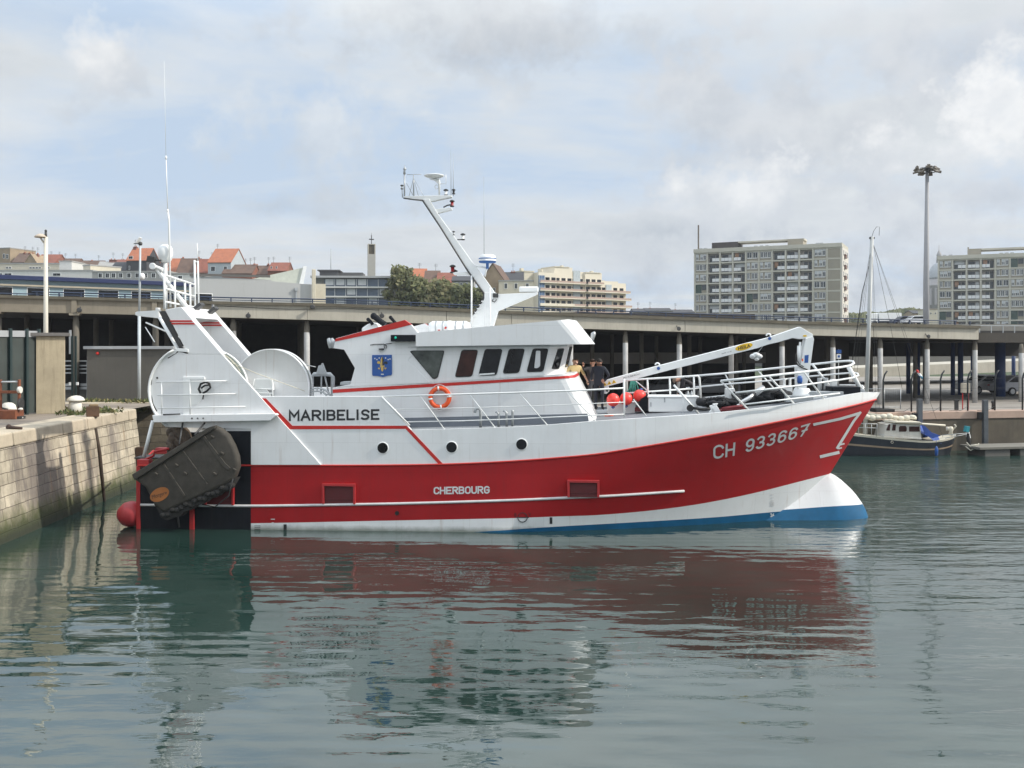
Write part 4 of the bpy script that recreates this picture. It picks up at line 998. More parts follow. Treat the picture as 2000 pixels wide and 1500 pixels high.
mb.prism([L3(*p, YD - .008) for p in ell], (0, .01, 0), 0)
letter(mb, 'Morgere', quadmap(L3(298, 977, YD - .012), L3(327, 967, YD - .012), L3(325, 958, YD - .012), L3(296, 967, YD - .012)), 1)
mb.build('sticker', [OSTICK, BLACKTXT], t, fix=False)
mb = MB(); mb.tube([L3(380, 850, YD - .1), L3(400, 826, -3.5)], .03, 6); mb.tube([L3(350, 868, YD), L3(357, 826, -3.4)], .03, 6); mb.tube([L3(455, 935, YD - .1), L3(447, 968, YD + .1), L3(420, 990, YD + .2), L3(395, 985, YD + .2)], .02, 5); mb.tube([L3(345, 990, YD + .1), L3(350, 1030, YD + .2)], .03, 5)
mb.build('chain', STEELDK, t)
# tangle of net and ground gear above the door
c = B(370, 850, -2.9); mb = MB()
BROWNNET = M('brown_netting', (0.10, 0.075, 0.055), 0.95, var=0.5, scale=9, bump=1.0, bscale=14, spots=.3)
for i in range(26):
    p = B(335 + RND.random() * 105, 832 + RND.random() * 45, -2.9 + RND.random() * .8); mb.ball(p, (.18 + .2 * RND.random(), .25, .15 + .22 * RND.random()), 9, 7, 0, Matrix.Rotation(RND.random() * 2, 3, 'Y'))
mb.tube([B(345, 830, -2.9), B(362, 850, -3.0), B(372, 880, -3.0)], .22, 8); mb.tube([B(420, 828, -3.2), B(440, 836, -3.2), B(452, 858, -3.2)], .07, 6)
wplace(mb, 'net_bundle', [BROWNNET], 'brown bundle of netting slung under the stern platform above the trawl door', 'fishing net', c)
mb = MB(); c = B(342, 880, -2.6)
for i in range(7): mb.ball(B(332 + RND.random() * 18, 848 + RND.random() * 40, -2.6 + RND.random() * .3), (.16, .2, .2), 9, 7)
mb.tube([B(344, 840, -2.5), B(336, 860, -2.5), B(340, 895, -2.5)], .12, 7)
wplace(mb, 'bobbin_gear', [RUBBER], 'black rubber ground gear heaped on the low stern deck', 'fishing gear', c)
mb = MB(); c = B(300, 890, -2.9); ZR = ZQ
rail(mb, [(272, 903), (300, 890), (302, 882), (330, 876)], -3.0, .045); mb.tube([B(272, 903, -3.0), B(283, 896, 1.5), B(300, 880, 2.6)], .04, 6); mb.obox(B(283, 903, -3.1), (.38, .3, .2)); mb.obox(B(318, 880, -1.0), (.4, .3, .2)); mb.obox(B(305, 892, -2.4), (1.1, .8, .05), None, 1)
o = mb.build('stern_rail', [REDFRAME, STEELDK], boat, .01)
# round fender at the stern
c = B(256, 1004, -3.0); mb = MB(); mb.lathe([(.001, -.42), (.2, -.38), (.36, -.22), (.42, 0), (.38, .2), (.24, .36), (.08, .43), (.06, .5), (.001, .5)], c, (Vector((0, 1, 0)), Vector((0, 0, 1)), Vector((1, 0, 0))), 20)
wplace(mb, 'round_fender', [FENDRED], 'large faded red ball fender hanging in the water behind the stern', 'fender', c)
# foredeck clutter
for px, py, lab, y in ((1197.5, 781, 'bright red inflated buoy on deck nearest the wheelhouse front', -1.2), (1223, 779, 'bright red inflated buoy between the two other buoys', -1.0)):
    c = B(px, py, y); t = wthing('mooring_buoy', lab, 'buoy', c, 'red buoys on the foredeck'); mb = MB(); mb.ball((0, 0, 0), (.215, .215, .22), 18, 12); mb.build('float', BUOYRED, t)
    mb = MB(); mb.lathe([(.06, -.26), (.05, -.2), (.10, -.18)], (0, 0, 0), 'Z', 10); mb.tube([(.03 * math.cos(a), 0, -.26 + .03 * math.sin(a)) for a in [i * .7 for i in range(9)]], .012, 5); mb.build('eye', BLUEPNT, t)
c = B(1249, 773, -.9); t = wthing('mooring_buoy', 'bright red buoy lying tilted on the black crate', 'buoy', c, 'red buoys on the foredeck'); mb = MB(); rt = Matrix.Rotation(-.35, 3, 'Y')
mb.ball((0, 0, .0), (.215, .215, .21), 18, 12, 0, rt); mb.build('float', BUOYRED, t); mb = MB(); mb.lathe([(.05, .17), (.05, .24), (.02, .25)], (0.05, 0, 0), 'Z', 10); mb.build('eye', BLUEPNT, t)
c = B(1213, 803, -.7); mb = MB(); p, q = B(1187, 803, -.7), B(1241, 787, -.7); mb.box(p.x, q.x, -.75, -.1, p.z - .1, q.z); mb.box(p.x - .02, q.x + .02, -.77, -.08, q.z, q.z + .03)
wplace(mb, 'fish_box', [WHITE2], 'low off white plastic box under the red buoys', 'box', c, bevel=.015)
c = B(1253, 804, -1.1); mb = MB(); p, q = B(1241, 804, -1.1), B(1267, 776, -1.1); mb.prism([(p.x, -1.1, p.z), (q.x, -1.1, p.z), (q.x - .02, -1.1, q.z + .1), (p.x + .18, -1.1, q.z - .05)], (0, .6, 0), 0); mb.box(p.x - .02, p.x + .2, -1.13, -1.1, p.z, p.z + .14, 1)
wplace(mb, 'fish_crate', [BLACK, DARKRED], 'black plastic fish crate standing beside the white bin', 'crate', c, bevel=.01)
c = B(1315, 805, -1.3); t = wthing('insulated_bin', 'long white insulated bin standing on the foredeck', 'bin', c)
p, q = B(1267, 806, -1.3) - c, B(1364, 777, -1.3) - c; mb = MB(); mb.box(p.x, q.x, 0, .9, 0, q.z - .0); mb.build('body', WHITE2, t, .03)
mb = MB(); mb.box(p.x - .03, q.x + .03, -.03, .93, q.z, q.z + .06); mb.build('lid', WHITE2, t, .02)
mb = MB(); mb.box(p.x + .05, p.x + .09, -.012, .0, .18, .32); mb.box(p.x + .5, p.x + .54, -.012, 0, q.z - .15, q.z); mb.build('latch', GALV, t)
c = B(1345, 775, -.9); mb = MB()
for px in (1344, 1351): mb.lathe([(.04, 0), (.045, .12), (.018, .17), (.018, .2)], B(px, 775, -.9), 'Z', 10); 
wplace(mb, 'bottle_pair', [GALV], 'two small pale bottles standing together on the lid of the white bin', 'bottles', c)
# nets on the foredeck
def heap(name, label, cat, pts, y0, y1, r, mat, n, line=True):
    c = B(sum(p[0] for p in pts) / len(pts), pts[0][1], (y0 + y1) / 2); mb = MB()
    for i in range(n):
        a = RND.choice(pts); p = B(a[0] + RND.uniform(-9, 9), a[1] + RND.uniform(-3, 4), RND.uniform(y0, y1)); mb.ball(p, (r * RND.uniform(.8, 1.9), r * 1.3, r * RND.uniform(.5, .9)), 9, 6, 0, Matrix.Rotation(RND.uniform(-.5, .5), 3, 'Y'))
    if line:
        for i in range(10):
            a, b = RND.choice(pts), RND.choice(pts); p, q = B(a[0], a[1] - 4, y0 - .1), B(b[0], b[1] - 3, y0 - .15); m_ = (p + q) / 2 + Vector((0, -.05, .1)); mb.tube([p, m_, q], .02, 5)
    return wplace(mb, name, [mat], label, cat, c)
heap('net_heap', 'long heap of black netting on the foredeck beside the white bin', 'net', [(1378, 787), (1388, 785), (1400, 786), (1412, 786), (1425, 788), (1436, 785)], -1.6, -.4, .17, NETBLK, 34)
heap('net_heap', 'black netting piled highest under the crane foot near the bow', 'net', [(1448, 778), (1460, 775), (1475, 777), (1490, 773), (1505, 770), (1518, 768), (1530, 772), (1470, 783)], -1.0, .5, .19, NETBLK, 44)
c = B(1470, 775, -1.7); mb = MB(); mb.tube([B(1443, 791, -1.9), B(1449, 785, -1.9), B(1462, 778, -1.8), B(1474, 769, -1.7)], [.05, .06, .065, .065], 10); mb.tube([B(1474, 769, -1.7), B(1492, 757.5, -1.6)], .10, 12); mb.tube([B(1441, 795, -1.9), B(1443, 790, -1.9)], .06, 8)
wplace(mb, 'chrome_pipe', [CHROME], 'shiny bent metal pipe leaning on the black nets', 'pipe', c)
DRED = M('dark_red_hose', (0.16, 0.012, 0.016), .6)
c = B(1420, 800, -2.2); mb = MB(); mb.tube([B(px, py, -2.2) for px, py in ((1392, 804), (1402, 803), (1412, 801), (1428, 800), (1446, 799), (1455, 797), (1452, 793), (1440, 795), (1424, 797), (1410, 799))], .06, 8); mb.ball(B(1396, 804, -2.35), (.13, .08, .11), 10, 8)
wplace(mb, 'red_hose', [DRED], 'dark red hose lying along the edge of the foredeck', 'hose', c)
c = B(1360, 797, -2.4); mb = MB(); mb.lathe([(.11, -.03), (.11, .03)], B(1348, 797, -2.4), 'Y', 14); mb.tube([B(1350, 796, -2.4), B(1366, 799, -2.4), B(1378, 800, -2.4), B(1390, 797, -2.3)], .045, 7)
wplace(mb, 'black_hose', [RUBBER], 'short black hose coiled beside the slanting ladder rail', 'hose', c)
c = B(1190, 812, -2.6); mb = MB(); mb.lathe([(.001, 0), (.09, .01), (.10, .03), (.05, .06), (.001, .06)], B(1192, 813, -2.6), 'Z', 12); mb.box(B(1181, 812, -2.6).x, B(1192, 812, -2.6).x, -2.66, -2.54, B(1181, 813, -2.6).z, B(1181, 811, -2.6).z)
wplace(mb, 'orange_hatch', [ORANGE], 'small flat orange lid lying on the side deck', 'lid', c)
c = B(1237, 760, -.4); mb = MB()
for i in range(7): mb.tube([B(1232 + i * 1.6, 744, -.4), B(1229 + i * 2.6 + RND.uniform(-2, 2), 757, -.45), B(1222 + i * 4.2, 770 + RND.uniform(-4, 2), -.5)], .018, 5)
wplace(mb, 'green_twine', [GREENROPE], 'green twine hanging in strands from the crane boom', 'rope', c)
c = B(1477, 695, .3); mb = MB()
for dx, dy, r in ((-6, 0, .12), (0, -2, .14), (6, 0, .11), (1, 5, .09)): mb.ball(B(1477 + dx, 696 + dy, .3), (r, .12, r * .75), 10, 8)
mb.tube([B(1477, 692, .3), B(1484, 684, .1), B(1490, 676, -.1)], .012, 4)
wplace(mb, 'bundled_rag', [WHITE2], 'white rag bundle hanging below the crane boom', 'rag', c)

# ------------------------------------------------------------------ people
SKIN = M('skin', (0.60, 0.36, 0.26), .55, var=.06); SKINB = M('tanned_skin', (0.46, 0.24, 0.16), .55, var=.06); EYE = M('eye_dark', (0.02, 0.015, 0.012), .3)
POLO = M('yellow_polo', (0.72, 0.55, 0.27), .85, var=.06); NAVY = M('navy_overall', (0.016, 0.019, 0.030), .85, var=.2); DARKC = M('dark_jacket', (0.030, 0.026, 0.028), .85, var=.2)
HAIRB = M('brown_hair', (0.05, 0.026, 0.015), .8); HAIRK = M('black_hair', (0.015, 0.012, 0.010), .8); HAIRG = M('thin_grey_hair', (0.20, 0.14, 0.10), .8); SHOE = M('dark_shoes', (0.02, 0.018, 0.016), .6); GREYT = M('grey_trousers', (0.06, 0.06, 0.07), .85)
def person(label, base, face, J, top, bottom, skin, hair, h=1.72, sleeves='short', bald=False, props=None):
    """J overrides joints of a 1.72 m figure that looks to -y; base in the boat's frame; face = turn about z"""
    t = thing('person', label, 'person', W(Vector(base)), -ANG + face)
    j = dict(pel=(0, 0, .96), spi=(0, .01, 1.15), che=(0, .01, 1.35), nek=(0, .0, 1.49), hd0=(0, -.015, 1.57), hd1=(0, -.02, 1.66))
    for s, S_ in ((-1, 'l'), (1, 'r')):
        j.update({'hip' + S_: (s * .10, 0, .90), 'kne' + S_: (s * .11, -.03, .50), 'ank' + S_: (s * .115, .02, .09), 'toe' + S_: (s * .13, -.14, .035),
                  'sho' + S_: (s * .185, .01, 1.415), 'elb' + S_: (s * .26, .04, 1.13), 'wri' + S_: (s * .25, -.07, .90), 'han' + S_: (s * .245, -.10, .83)})
    j.update(J or {}); look = Vector(j.pop('look', (0, -1, 0))).normalized()
    r = dict(pel=.145, spi=.14, che=.155, nek=.058, hd0=.083, hd1=.086)
    for S_ in 'lr': r.update({'hip' + S_: .092, 'kne' + S_: .064, 'ank' + S_: .043, 'toe' + S_: .036, 'sho' + S_: .072, 'elb' + S_: .047, 'wri' + S_: .031, 'han' + S_: .036})
    E = [('pel', 'spi', 't'), ('spi', 'che', 't'), ('che', 'nek', 't'), ('nek', 'hd0', 's'), ('hd0', 'hd1', 's')]
    for S_ in 'lr': E += [('pel', 'hip' + S_, 'b'), ('hip' + S_, 'kne' + S_, 'b'), ('kne' + S_, 'ank' + S_, 'b'), ('ank' + S_, 'toe' + S_, 'f'), ('che', 'sho' + S_, 't'), ('sho' + S_, 'elb' + S_, 't'), ('elb' + S_, 'wri' + S_, 's' if sleeves == 'short' else 't'), ('wri' + S_, 'han' + S_, 's')]
    k = h / 1.72; names = list(j); idx = {n: i for i, n in enumerate(names)}
    me = bpy.data.meshes.new('figure'); me.from_pydata([tuple(Vector(j[n]) * k) for n in names], [(idx[a], idx[b]) for a, b, _ in E], []); me.update()
    o = bpy.data.objects.new('figure', me); COL.objects.link(o); sk = o.modifiers.new('skin', 'SKIN'); sk.use_smooth_shade = True; su = o.modifiers.new('sub', 'SUBSURF'); su.levels = 2
    for n in names:
        v = me.skin_vertices[0].data[idx[n]]; v.radius = (r[n] * k * (1.12 if n in ('pel', 'spi', 'che') else 1), r[n] * k * (.82 if n in ('pel', 'spi', 'che') else 1)); v.use_root = n == 'pel'
    bpy.context.view_layer.update(); ev = o.evaluated_get(bpy.context.evaluated_depsgraph_get()); em = ev.to_mesh()
    mats = {'t': 0, 'b': 1, 's': 2, 'f': 3}; mb = MB(); vs = [v.co.copy() for v in em.vertices]; segs = [(Vector(j[a]) * k, Vector(j[b]) * k, m) for a, b, m in E]
    def near(p):
        best = None
        for a, b, m in segs:
            d = b - a; q = max(0, min(1, (p - a).dot(d) / max(d.length_squared, 1e-9))); dd = (p - a - d * q).length
            if m == 's' and q < .12 and (a - Vector(j['nek']) * k).length > .01: dd += .03
            if best is None or dd < best[0]: best = (dd, m)
        return mats[best[1]]
    for p in em.polygons: mb.add([vs[i] for i in p.vertices], [list(range(len(p.vertices)))], near(p.center), True)
    ev.to_mesh_clear(); bpy.data.objects.remove(o)
    hd0, hd1 = Vector(j['hd0']) * k, Vector(j['hd1']) * k; up = (hd1 - hd0).normalized(); fw = look; fw = (fw - up * fw.dot(up)).normalized(); sd_ = fw.cross(up)
    hc = hd0 + (hd1 - hd0) * .75
    def hp(a, b, c): return hc + sd_ * a + fw * b + up * c
    mb.tube([hp(0, .082, .02), hp(0, .112, -.022), hp(0, .085, -.03)], [.011, .016, .010], 6, 2)
    for s in (-1, 1): mb.ball(hp(s * .095, -.005, -.01), (.016, .022, .032), 8, 6, 2); mb.ball(hp(s * .034, .083, .012), (.012, .010, .009), 8, 6, 4)
    mb.tube([hp(-.026, .083, -.058), hp(0, .09, -.058), hp(.026, .083, -.058)], .007, 5, 4)
    for S_ in 'lr':     # five fingers and a side thumb on each hand
        w_, h_ = Vector(j['wri' + S_]) * k, Vector(j['han' + S_]) * k; d = (h_ - w_).normalized(); a = d.cross(Vector((0, 1, .3))).normalized(); n = a.cross(d)
        for f, ln in ((-.024, .062), (-.008, .072), (.008, .068), (.023, .052)): q = h_ + a * f + d * .022; mb.tube([q, q + d * ln * .5 + n * .006, q + d * ln * .9 + n * .028], [.0095, .0085, .006], 6, 2)
        q = h_ - a * .03 - d * .02; mb.tube([q, q - a * .022 + d * .022, q - a * .024 + d * .05], [.011, .010, .007], 6, 2)
    mb.build('body', [top, bottom, skin, SHOE, EYE], t, fix=False, weld=True)
    mb = MB(); n = 14; rows = []
    lo = .72 if bald else 1.0
    for i in range(7):
        th = math.pi * .56 * i / 6; row = []
        for q in range(n + 1):
            ph = 2 * math.pi * q / n; z = math.cos(th); fr = math.sin(th) * math.cos(ph)
            if fr > .25: z = max(z, .35 + .5 * fr * .6)
            rr = .104; row.append(hp(math.sin(th) * math.sin(ph) * rr * .93, min(fr, .80) * rr - .008, z * rr + .008))
        rows.append(row)
    if bald: rows = rows[4:]
    mb.grid(rows); mb.build('hair', hair, t)
    if props: props(t, k)
    return t
def deckpt(px, py, y): return B(px, py, y)
zdk = B(1175, 803, -1.0).z
def foot(px, py_ref, y):
    p = B(px, 803, y); return Vector((p.x, y, zdk))
person('bald man in a pale yellow polo shirt standing by the wheelhouse front', foot(1123, 803, .1), rad(20), dict(elbl=(-.33, .02, 1.18), wril=(-.30, -.16, 1.02), hanl=(-.29, -.22, .98), elbr=(.34, .0, 1.16), wrir=(.40, -.13, .96), hanr=(.41, -.16, .90)), POLO, GREYT, SKIN, HAIRG, 1.74, 'short', True)
person('man in dark overalls seen from behind with one hand on his hip on the foredeck', foot(1170, 803, -.5), rad(165), dict(elbl=(-.36, .06, 1.18), wril=(-.20, .0, .99), hanl=(-.14, -.02, .97), elbr=(.28, -.02, 1.15), wrir=(.30, -.20, 1.02), hanr=(.30, -.27, 1.0), look=(.5, -.8, 0)), NAVY, NAVY, SKINB, HAIRK, 1.72, 'long')
person('man in a dark jacket with a raised arm half hidden behind the man in overalls', foot(1157, 803, .2), rad(30), dict(elbl=(-.42, -.08, 1.38), wril=(-.50, -.20, 1.50), hanl=(-.52, -.23, 1.56)), DARKC, GREYT, SKINB, HAIRB, 1.69, 'long')
q = foot(1341, 803, .7)
def band(t, k):
    mb = MB(); mb.obox((.14, -.02, 1.12), (.05, .22, .10), Matrix.Rotation(.5, 3, 'Z')); mb.build('reflective_band', NEON, t, .01)
person('crouching man in dark work clothes bent forward behind the white bin', q + Vector((.05, 0, -.12)), rad(-90), dict(pel=(0, .22, .78), spi=(0, .13, .97), che=(0, -.10, 1.10), nek=(0, -.27, 1.12), hd0=(0, -.36, 1.10), hd1=(0, -.45, 1.07), look=(0, -.5, -1), hipl=(-.1, .2, .74), hipr=(.1, .2, .74), knel=(-.13, -.06, .45), kner=(.13, -.06, .45), ankl=(-.12, .08, .09), ankr=(.12, .08, .09), toel=(-.13, -.08, .035), toer=(.13, -.08, .035),
       shol=(-.18, -.17, 1.10), shor=(.18, -.17, 1.10), elbl=(-.2, -.22, .83), elbr=(.2, -.22, .83), wril=(-.16, -.33, .62), wrir=(.16, -.33, .62), hanl=(-.15, -.35, .55), hanr=(.15, -.35, .55)), DARKC, NAVY, SKINB, HAIRG, 1.72, 'long', False, None)

# ------------------------------------------------------------------ water
def mapn(t, src, scale=(1, 1, 1), rot=(0, 0, 0), loc=(0, 0, 0)):
    mp = t.nodes.new('ShaderNodeMapping'); mp.inputs['Scale'].default_value = scale; mp.inputs['Rotation'].default_value = rot; mp.inputs['Location'].default_value = loc
    t.links.new(src, mp.inputs[0]); return mp.outputs[0]
wm = bpy.data.materials.new('harbour_water'); wm.use_nodes = True; t = wm.node_tree; p = t.nodes['Principled BSDF']
p.inputs['Roughness'].default_value = 0.03; p.inputs['IOR'].default_value = 2.35; p.inputs['Specular IOR Level'].default_value = 0.5
geo = t.nodes.new('ShaderNodeNewGeometry'); pos = geo.outputs['Position']
def tn(scale, detail, rough, st, rot=0, dist=0): 
    n = nd(t, 'ShaderNodeTexNoise', Scale=scale, Detail=detail, Roughness=rough, Distortion=dist); t.links.new(mapn(t, pos, st, (0, 0, rot)), n.inputs['Vector']); return n.outputs[0]
wv = nd(t, 'ShaderNodeTexWave', Scale=0.60, Distortion=1.5, Detail=1.5); wv.inputs['Detail Scale'].default_value = 0.45; wv.wave_type = 'BANDS'; wv.bands_direction = 'Y'; wv.wave_profile = 'SIN'
t.links.new(mapn(t, pos, (.10, 1.0, 1), (0, 0, .06)), wv.inputs['Vector'])
rw = nd(t, 'ShaderNodeTexWave', Scale=0.50, Distortion=1.2, Detail=1.5); rw.inputs['Detail Scale'].default_value = 1.2; rw.wave_type = 'RINGS'; rw.rings_direction = 'Z'
t.links.new(mapn(t, pos, (1, 1, 0), (0, 0, 0), (-9.5, -33.5, 0)), rw.inputs['Vector'])
sp = t.nodes.new('ShaderNodeSeparateXYZ'); t.links.new(pos, sp.inputs[0])
def sstep(v, a, b): return ramp(t, mathn(t, 'DIVIDE', mathn(t, 'SUBTRACT', v, a), b - a, True), [(0.0, 0.0), (1.0, 1.0)])
windy = mathn(t, 'MAXIMUM', sstep(sp.outputs[0], 6.0, 15.0), sstep(sp.outputs[1], 33.0, 40.0))      # open water beyond the boat's lee
patch = ramp(t, tn(.10, 3, .5, (1, 1.6, 1)), [(.38, .45), (.66, 1.0)])
hsum = None
calm = mathn(t, 'SUBTRACT', 1.0, mathn(t, 'MULTIPLY', mathn(t, 'MULTIPLY', sstep(sp.outputs[1], 22.5, 28.5), mathn(t, 'SUBTRACT', 1.0, windy)), .66))      # the hull's lee
for src, amp, wnd in ((tn(1.0, .6, .5, (.42, 1.9, 1), .07), .17, 1.6), (tn(.95, 1.0, .5, (.8, 1.0, 1), -.2), .17, .6), (tn(3.0, 2, .5, (.5, 1.5, 1), -.10), .062, 4), (tn(8.5, 2, .5, (.6, 1.4, 1)), .009, 7.0), (wv.outputs['Fac'], .034, .5), (rw.outputs['Fac'], .026, 1.0), (tn(.28, 2, .5, (.6, 1.2, 1)), .8, 0)):
    v = mathn(t, 'MULTIPLY', src, amp)
    if wnd: v = mathn(t, 'MULTIPLY', v, mathn(t, 'ADD', 1.0, mathn(t, 'MULTIPLY', windy, wnd)))
    if amp > .1: v = mathn(t, 'MULTIPLY', v, calm)
    hsum = v if hsum is None else mathn(t, 'ADD', hsum, v)
hsum = mathn(t, 'MULTIPLY', hsum, patch); t.links.new(mathn(t, 'ADD', .025, mathn(t, 'MULTIPLY', windy, .12)), p.inputs['Roughness'])
bp = nd(t, 'ShaderNodeBump', Strength=1.0, Distance=0.115); t.links.new(hsum, bp.inputs['Height']); t.links.new(bp.outputs[0], p.inputs['Normal'])
cn_ = tn(.35, 4, .6, (1, 1, 1)); t.links.new(mixc(t, ramp(t, cn_, [(.35, 0), (.65, 1)]), (.012, .031, .025), (.021, .046, .038)), p.inputs['Base Color'])
mb = MB(); mb.grid([[(x, y, 0) for x in (-400, -60, -15.6, 60, 400)] for y in (-60, 10, 30, 56)], smooth=False)
water = kind(mb.build('water', wm, fix=False), 'structure')
mb = MB(); mb.add([(-400, -60, -5), (400, -60, -5), (400, 56, -5), (-400, 56, -5)], [(0, 1, 2, 3)])
SEABED = M('dark_silt', (.03, .035, .03), .9); kind(mb.build('basin_floor', SEABED), 'structure')

# ------------------------------------------------------------------ ground
ASPH = M('worn_concrete_ground', (.27, .245, .215), .9, var=.25, scale=.6, bump=.2, spots=.3, dirt=(.10, .09, .08)); GRASS = M('hill_grass', (.05, .07, .028), .9, var=.4, scale=.05)
def smooth(a, b, x): q = max(0, min(1, (x - a) / (b - a))); return q * q * (3 - 2 * q)
def gz(x, y):
    z = 3.15 + (2.15 - 3.15) * smooth(-10, 12, x)
    return z + 9.0 * smooth(78, 250, y) + (16 * smooth(350, 700, y) if y > 350 else 0)
QY = lambda x: 44.0 + (x + 16) * (9 / 44.0)     # line of the far quay
QX = -15.2
mb = MB()
ys = [45, 50, 56, 62, 70, 80, 100, 130, 170, 210, 250, 300, 360, 450, 560, 700, 900, 1500, 4000]
xsx = [-3000, -800, -300, -150, -90, -60, -40, -30, -22, -16, -10, -4, 2, 8, 14, 20, 28, 40, 60, 90, 150, 300, 800, 3000]
rows = [[(x, QY(max(-16, min(60, x))) + .4, gz(x, 45)) for x in xsx]] + [[(x, max(y, QY(max(-16, min(60, x))) + .5 + k * .4), gz(x, y)) for x in xsx] for k, y in enumerate(ys[1:])]
mb.grid(rows, smooth=True, mats=lambda i, j: 0 if i < 6 else 1)
kind(mb.build('ground', [ASPH, GRASS]), 'structure')
mb = MB(); mb.add([(QX - .4, -20, 3.15), (-60, -20, 3.15), (-60, 44.4, 3.15), (-16, 44.4, 3.15), (-15.95, 39.6, 3.15)], [(0, 1, 2, 3, 4)])
kind(mb.build('quay_pavement', M('quay_paving', (.24, .20, .16), .9, var=.35, scale=.8, bump=.3, spots=.45, dirt=(.10, .085, .07))), 'structure')

# ------------------------------------------------------------------ stone walls
def stone(name, swap, c1, c2, mort, moss=True, warm=1.0, stain=.75):
    m = bpy.data.materials.new(name); m.use_nodes = True; t = m.node_tree; p = t.nodes['Principled BSDF']; l = t.links.new; p.inputs['Roughness'].default_value = .9
    g = t.nodes.new('ShaderNodeNewGeometry'); s = t.nodes.new('ShaderNodeSeparateXYZ'); l(g.outputs['Position'], s.inputs[0]); cb = t.nodes.new('ShaderNodeCombineXYZ')
    l(s.outputs[1 if swap else 0], cb.inputs[0]); l(s.outputs[2], cb.inputs[1])
    jn = nd(t, 'ShaderNodeTexNoise', Scale=1.4, Detail=3); l(g.outputs['Position'], jn.inputs['Vector'])
    jm = nd(t, 'ShaderNodeVectorMath', operation='MULTIPLY_ADD'); l(jn.outputs[1], jm.inputs[0]); jm.inputs[1].default_value = (.30, .09, 0); l(cb.outputs[0], jm.inputs[2])
    br = t.nodes.new('ShaderNodeTexBrick'); l(jm.outputs[0], br.inputs['Vector'])
    br.offset_frequency = 2; br.squash = 1.35; br.squash_frequency = 3
    for k_, v in (('Color1', (*c1, 1)), ('Color2', (*c2, 1)), ('Mortar', (*mort, 1)), ('Scale', 1.0), ('Mortar Size', .013), ('Mortar Smooth', .6), ('Bias', -.1), ('Brick Width', .95), ('Row Height', .34)): br.inputs[k_].default_value = v
    def nz(scale, st, detail=6, off=(0, 0, 0)):
        n = nd(t, 'ShaderNodeTexNoise', Scale=scale, Detail=detail, Roughness=.68); l(mapn(t, g.outputs['Position'], st, (0, 0, 0), off), n.inputs['Vector']); return n.outputs[0]
    c = mixc(t, 1.0, br.outputs[0], ramp(t, nz(1.2, (1, 1, 1)), [(.3, .58), (.7, 1.15)]), 'MULTIPLY')
    c = mixc(t, mathn(t, 'MULTIPLY', ramp(t, nz(.55, (1, 1.0, .22), 5, (3, 1.2, 0)), [(.47, 0), (.58, 1)]), stain), c, (.12, .10, .095))
    c = mixc(t, mathn(t, 'MULTIPLY', ramp(t, nz(2.4, (1, 1.6, .10)), [(.56, 0), (.72, 1)]), .65), c, (.10, .075, .055))
    c = mixc(t, mathn(t, 'MULTIPLY', ramp(t, nz(1.6, (1, 1.3, .16), 5, (9, 4, 2)), [(.60, 0), (.70, 1)]), .45), c, (.40, .22, .09))
    if moss:
        zb = mathn(t, 'ADD', s.outputs[2], mathn(t, 'MULTIPLY', mathn(t, 'SUBTRACT', nz(1.3, (1, 1, .6)), .5), 1.7))
        c = mixc(t, ramp(t, zb, [(.35, .95), (1.25, 0)]), c, (.075, .088, .024))
        c = mixc(t, ramp(t, mathn(t, 'ADD', s.outputs[2], mathn(t, 'MULTIPLY', nz(2.5, (1, 1, 1)), .3)), [(.28, .95), (.85, 0)]), c, (.024, .029, .017))
    l(c, p.inputs['Base Color'])
    bb = nd(t, 'ShaderNodeBump', Strength=.7, Distance=.05); hgt = mathn(t, 'ADD', mathn(t, 'MULTIPLY', br.outputs['Fac'], -1.0), mathn(t, 'MULTIPLY', nz(6, (1, 1, 1)), .5)); l(hgt, bb.inputs['Height']); l(bb.outputs[0], p.inputs['Normal'])
    return m
QST = stone('quay_limestone', True, (.56, .49, .375), (.38, .33, .245), (.21, .175, .13))
FST = stone('dark_quay_stone', False, (.22, .185, .135), (.15, .125, .09), (.035, .03, .024), stain=.5)
CAPST = M('worn_cap_stone', (.47, .40, .30), .9, var=.3, scale=1.2, bump=.5, bscale=5, spots=.3, dirt=(.16, .13, .10))
t_ = thing('quay_wall', 'long pale limestone quay wall with green moss along the waterline', 'quay wall', (QX, 20, 0))
def qloc(v): return Vector(v) - Vector((QX, 20, 0))
mb = MB(); rows = []
for z, off in ((-4.5, .55), (0, .32), (1.0, .2), (2.2, .08), (2.72, 0)):
    rows.append([qloc((QX + off - (.55 * max(0, (y - 28)) / 11.7), y, z)) for y in (-20, 5, 20, 28, 34, 39.7)] + [qloc((QX - 1.5, 39.7 + off * .3, z)), qloc((QX - 20, 40.2, z))])
mb.grid(rows, smooth=False); mb.build('wall_face', QST, t_)
blocks = [(-20, -8), (-8, 4), (4, 14), (14, 20), (20, 24.5), (24.5, 27.2)] 
y = 27.62; 
while y < 39.3: blocks.append((y, min(39.72, y + RND.uniform(1.3, 2.2)))); y = blocks[-1][1]
mb = MB()
for a, b in blocks:
    xo = lambda y: QX + .03 - (.55 * max(0, (y - 28)) / 11.7); d = RND.uniform(-.015, .015)
    fr = [qloc((xo(a) + d, a + .012, 2.725)), qloc((xo(b) + d, b - .012, 2.725)), qloc((xo(b) + d - .04, b - .012, 3.15)), qloc((xo(a) + d - .04, a + .012, 3.15))]
    mb.prism(fr, (-1.05, 0, .03))
mb.build('cap_stone', CAPST, t_, .05)
mb = MB(); mb.box(-1.0, .0, 7.22, 7.6, 1.95, 3.1); mb.build('chase', M('dark_recess_stone', (.06, .05, .04), .9), t_)
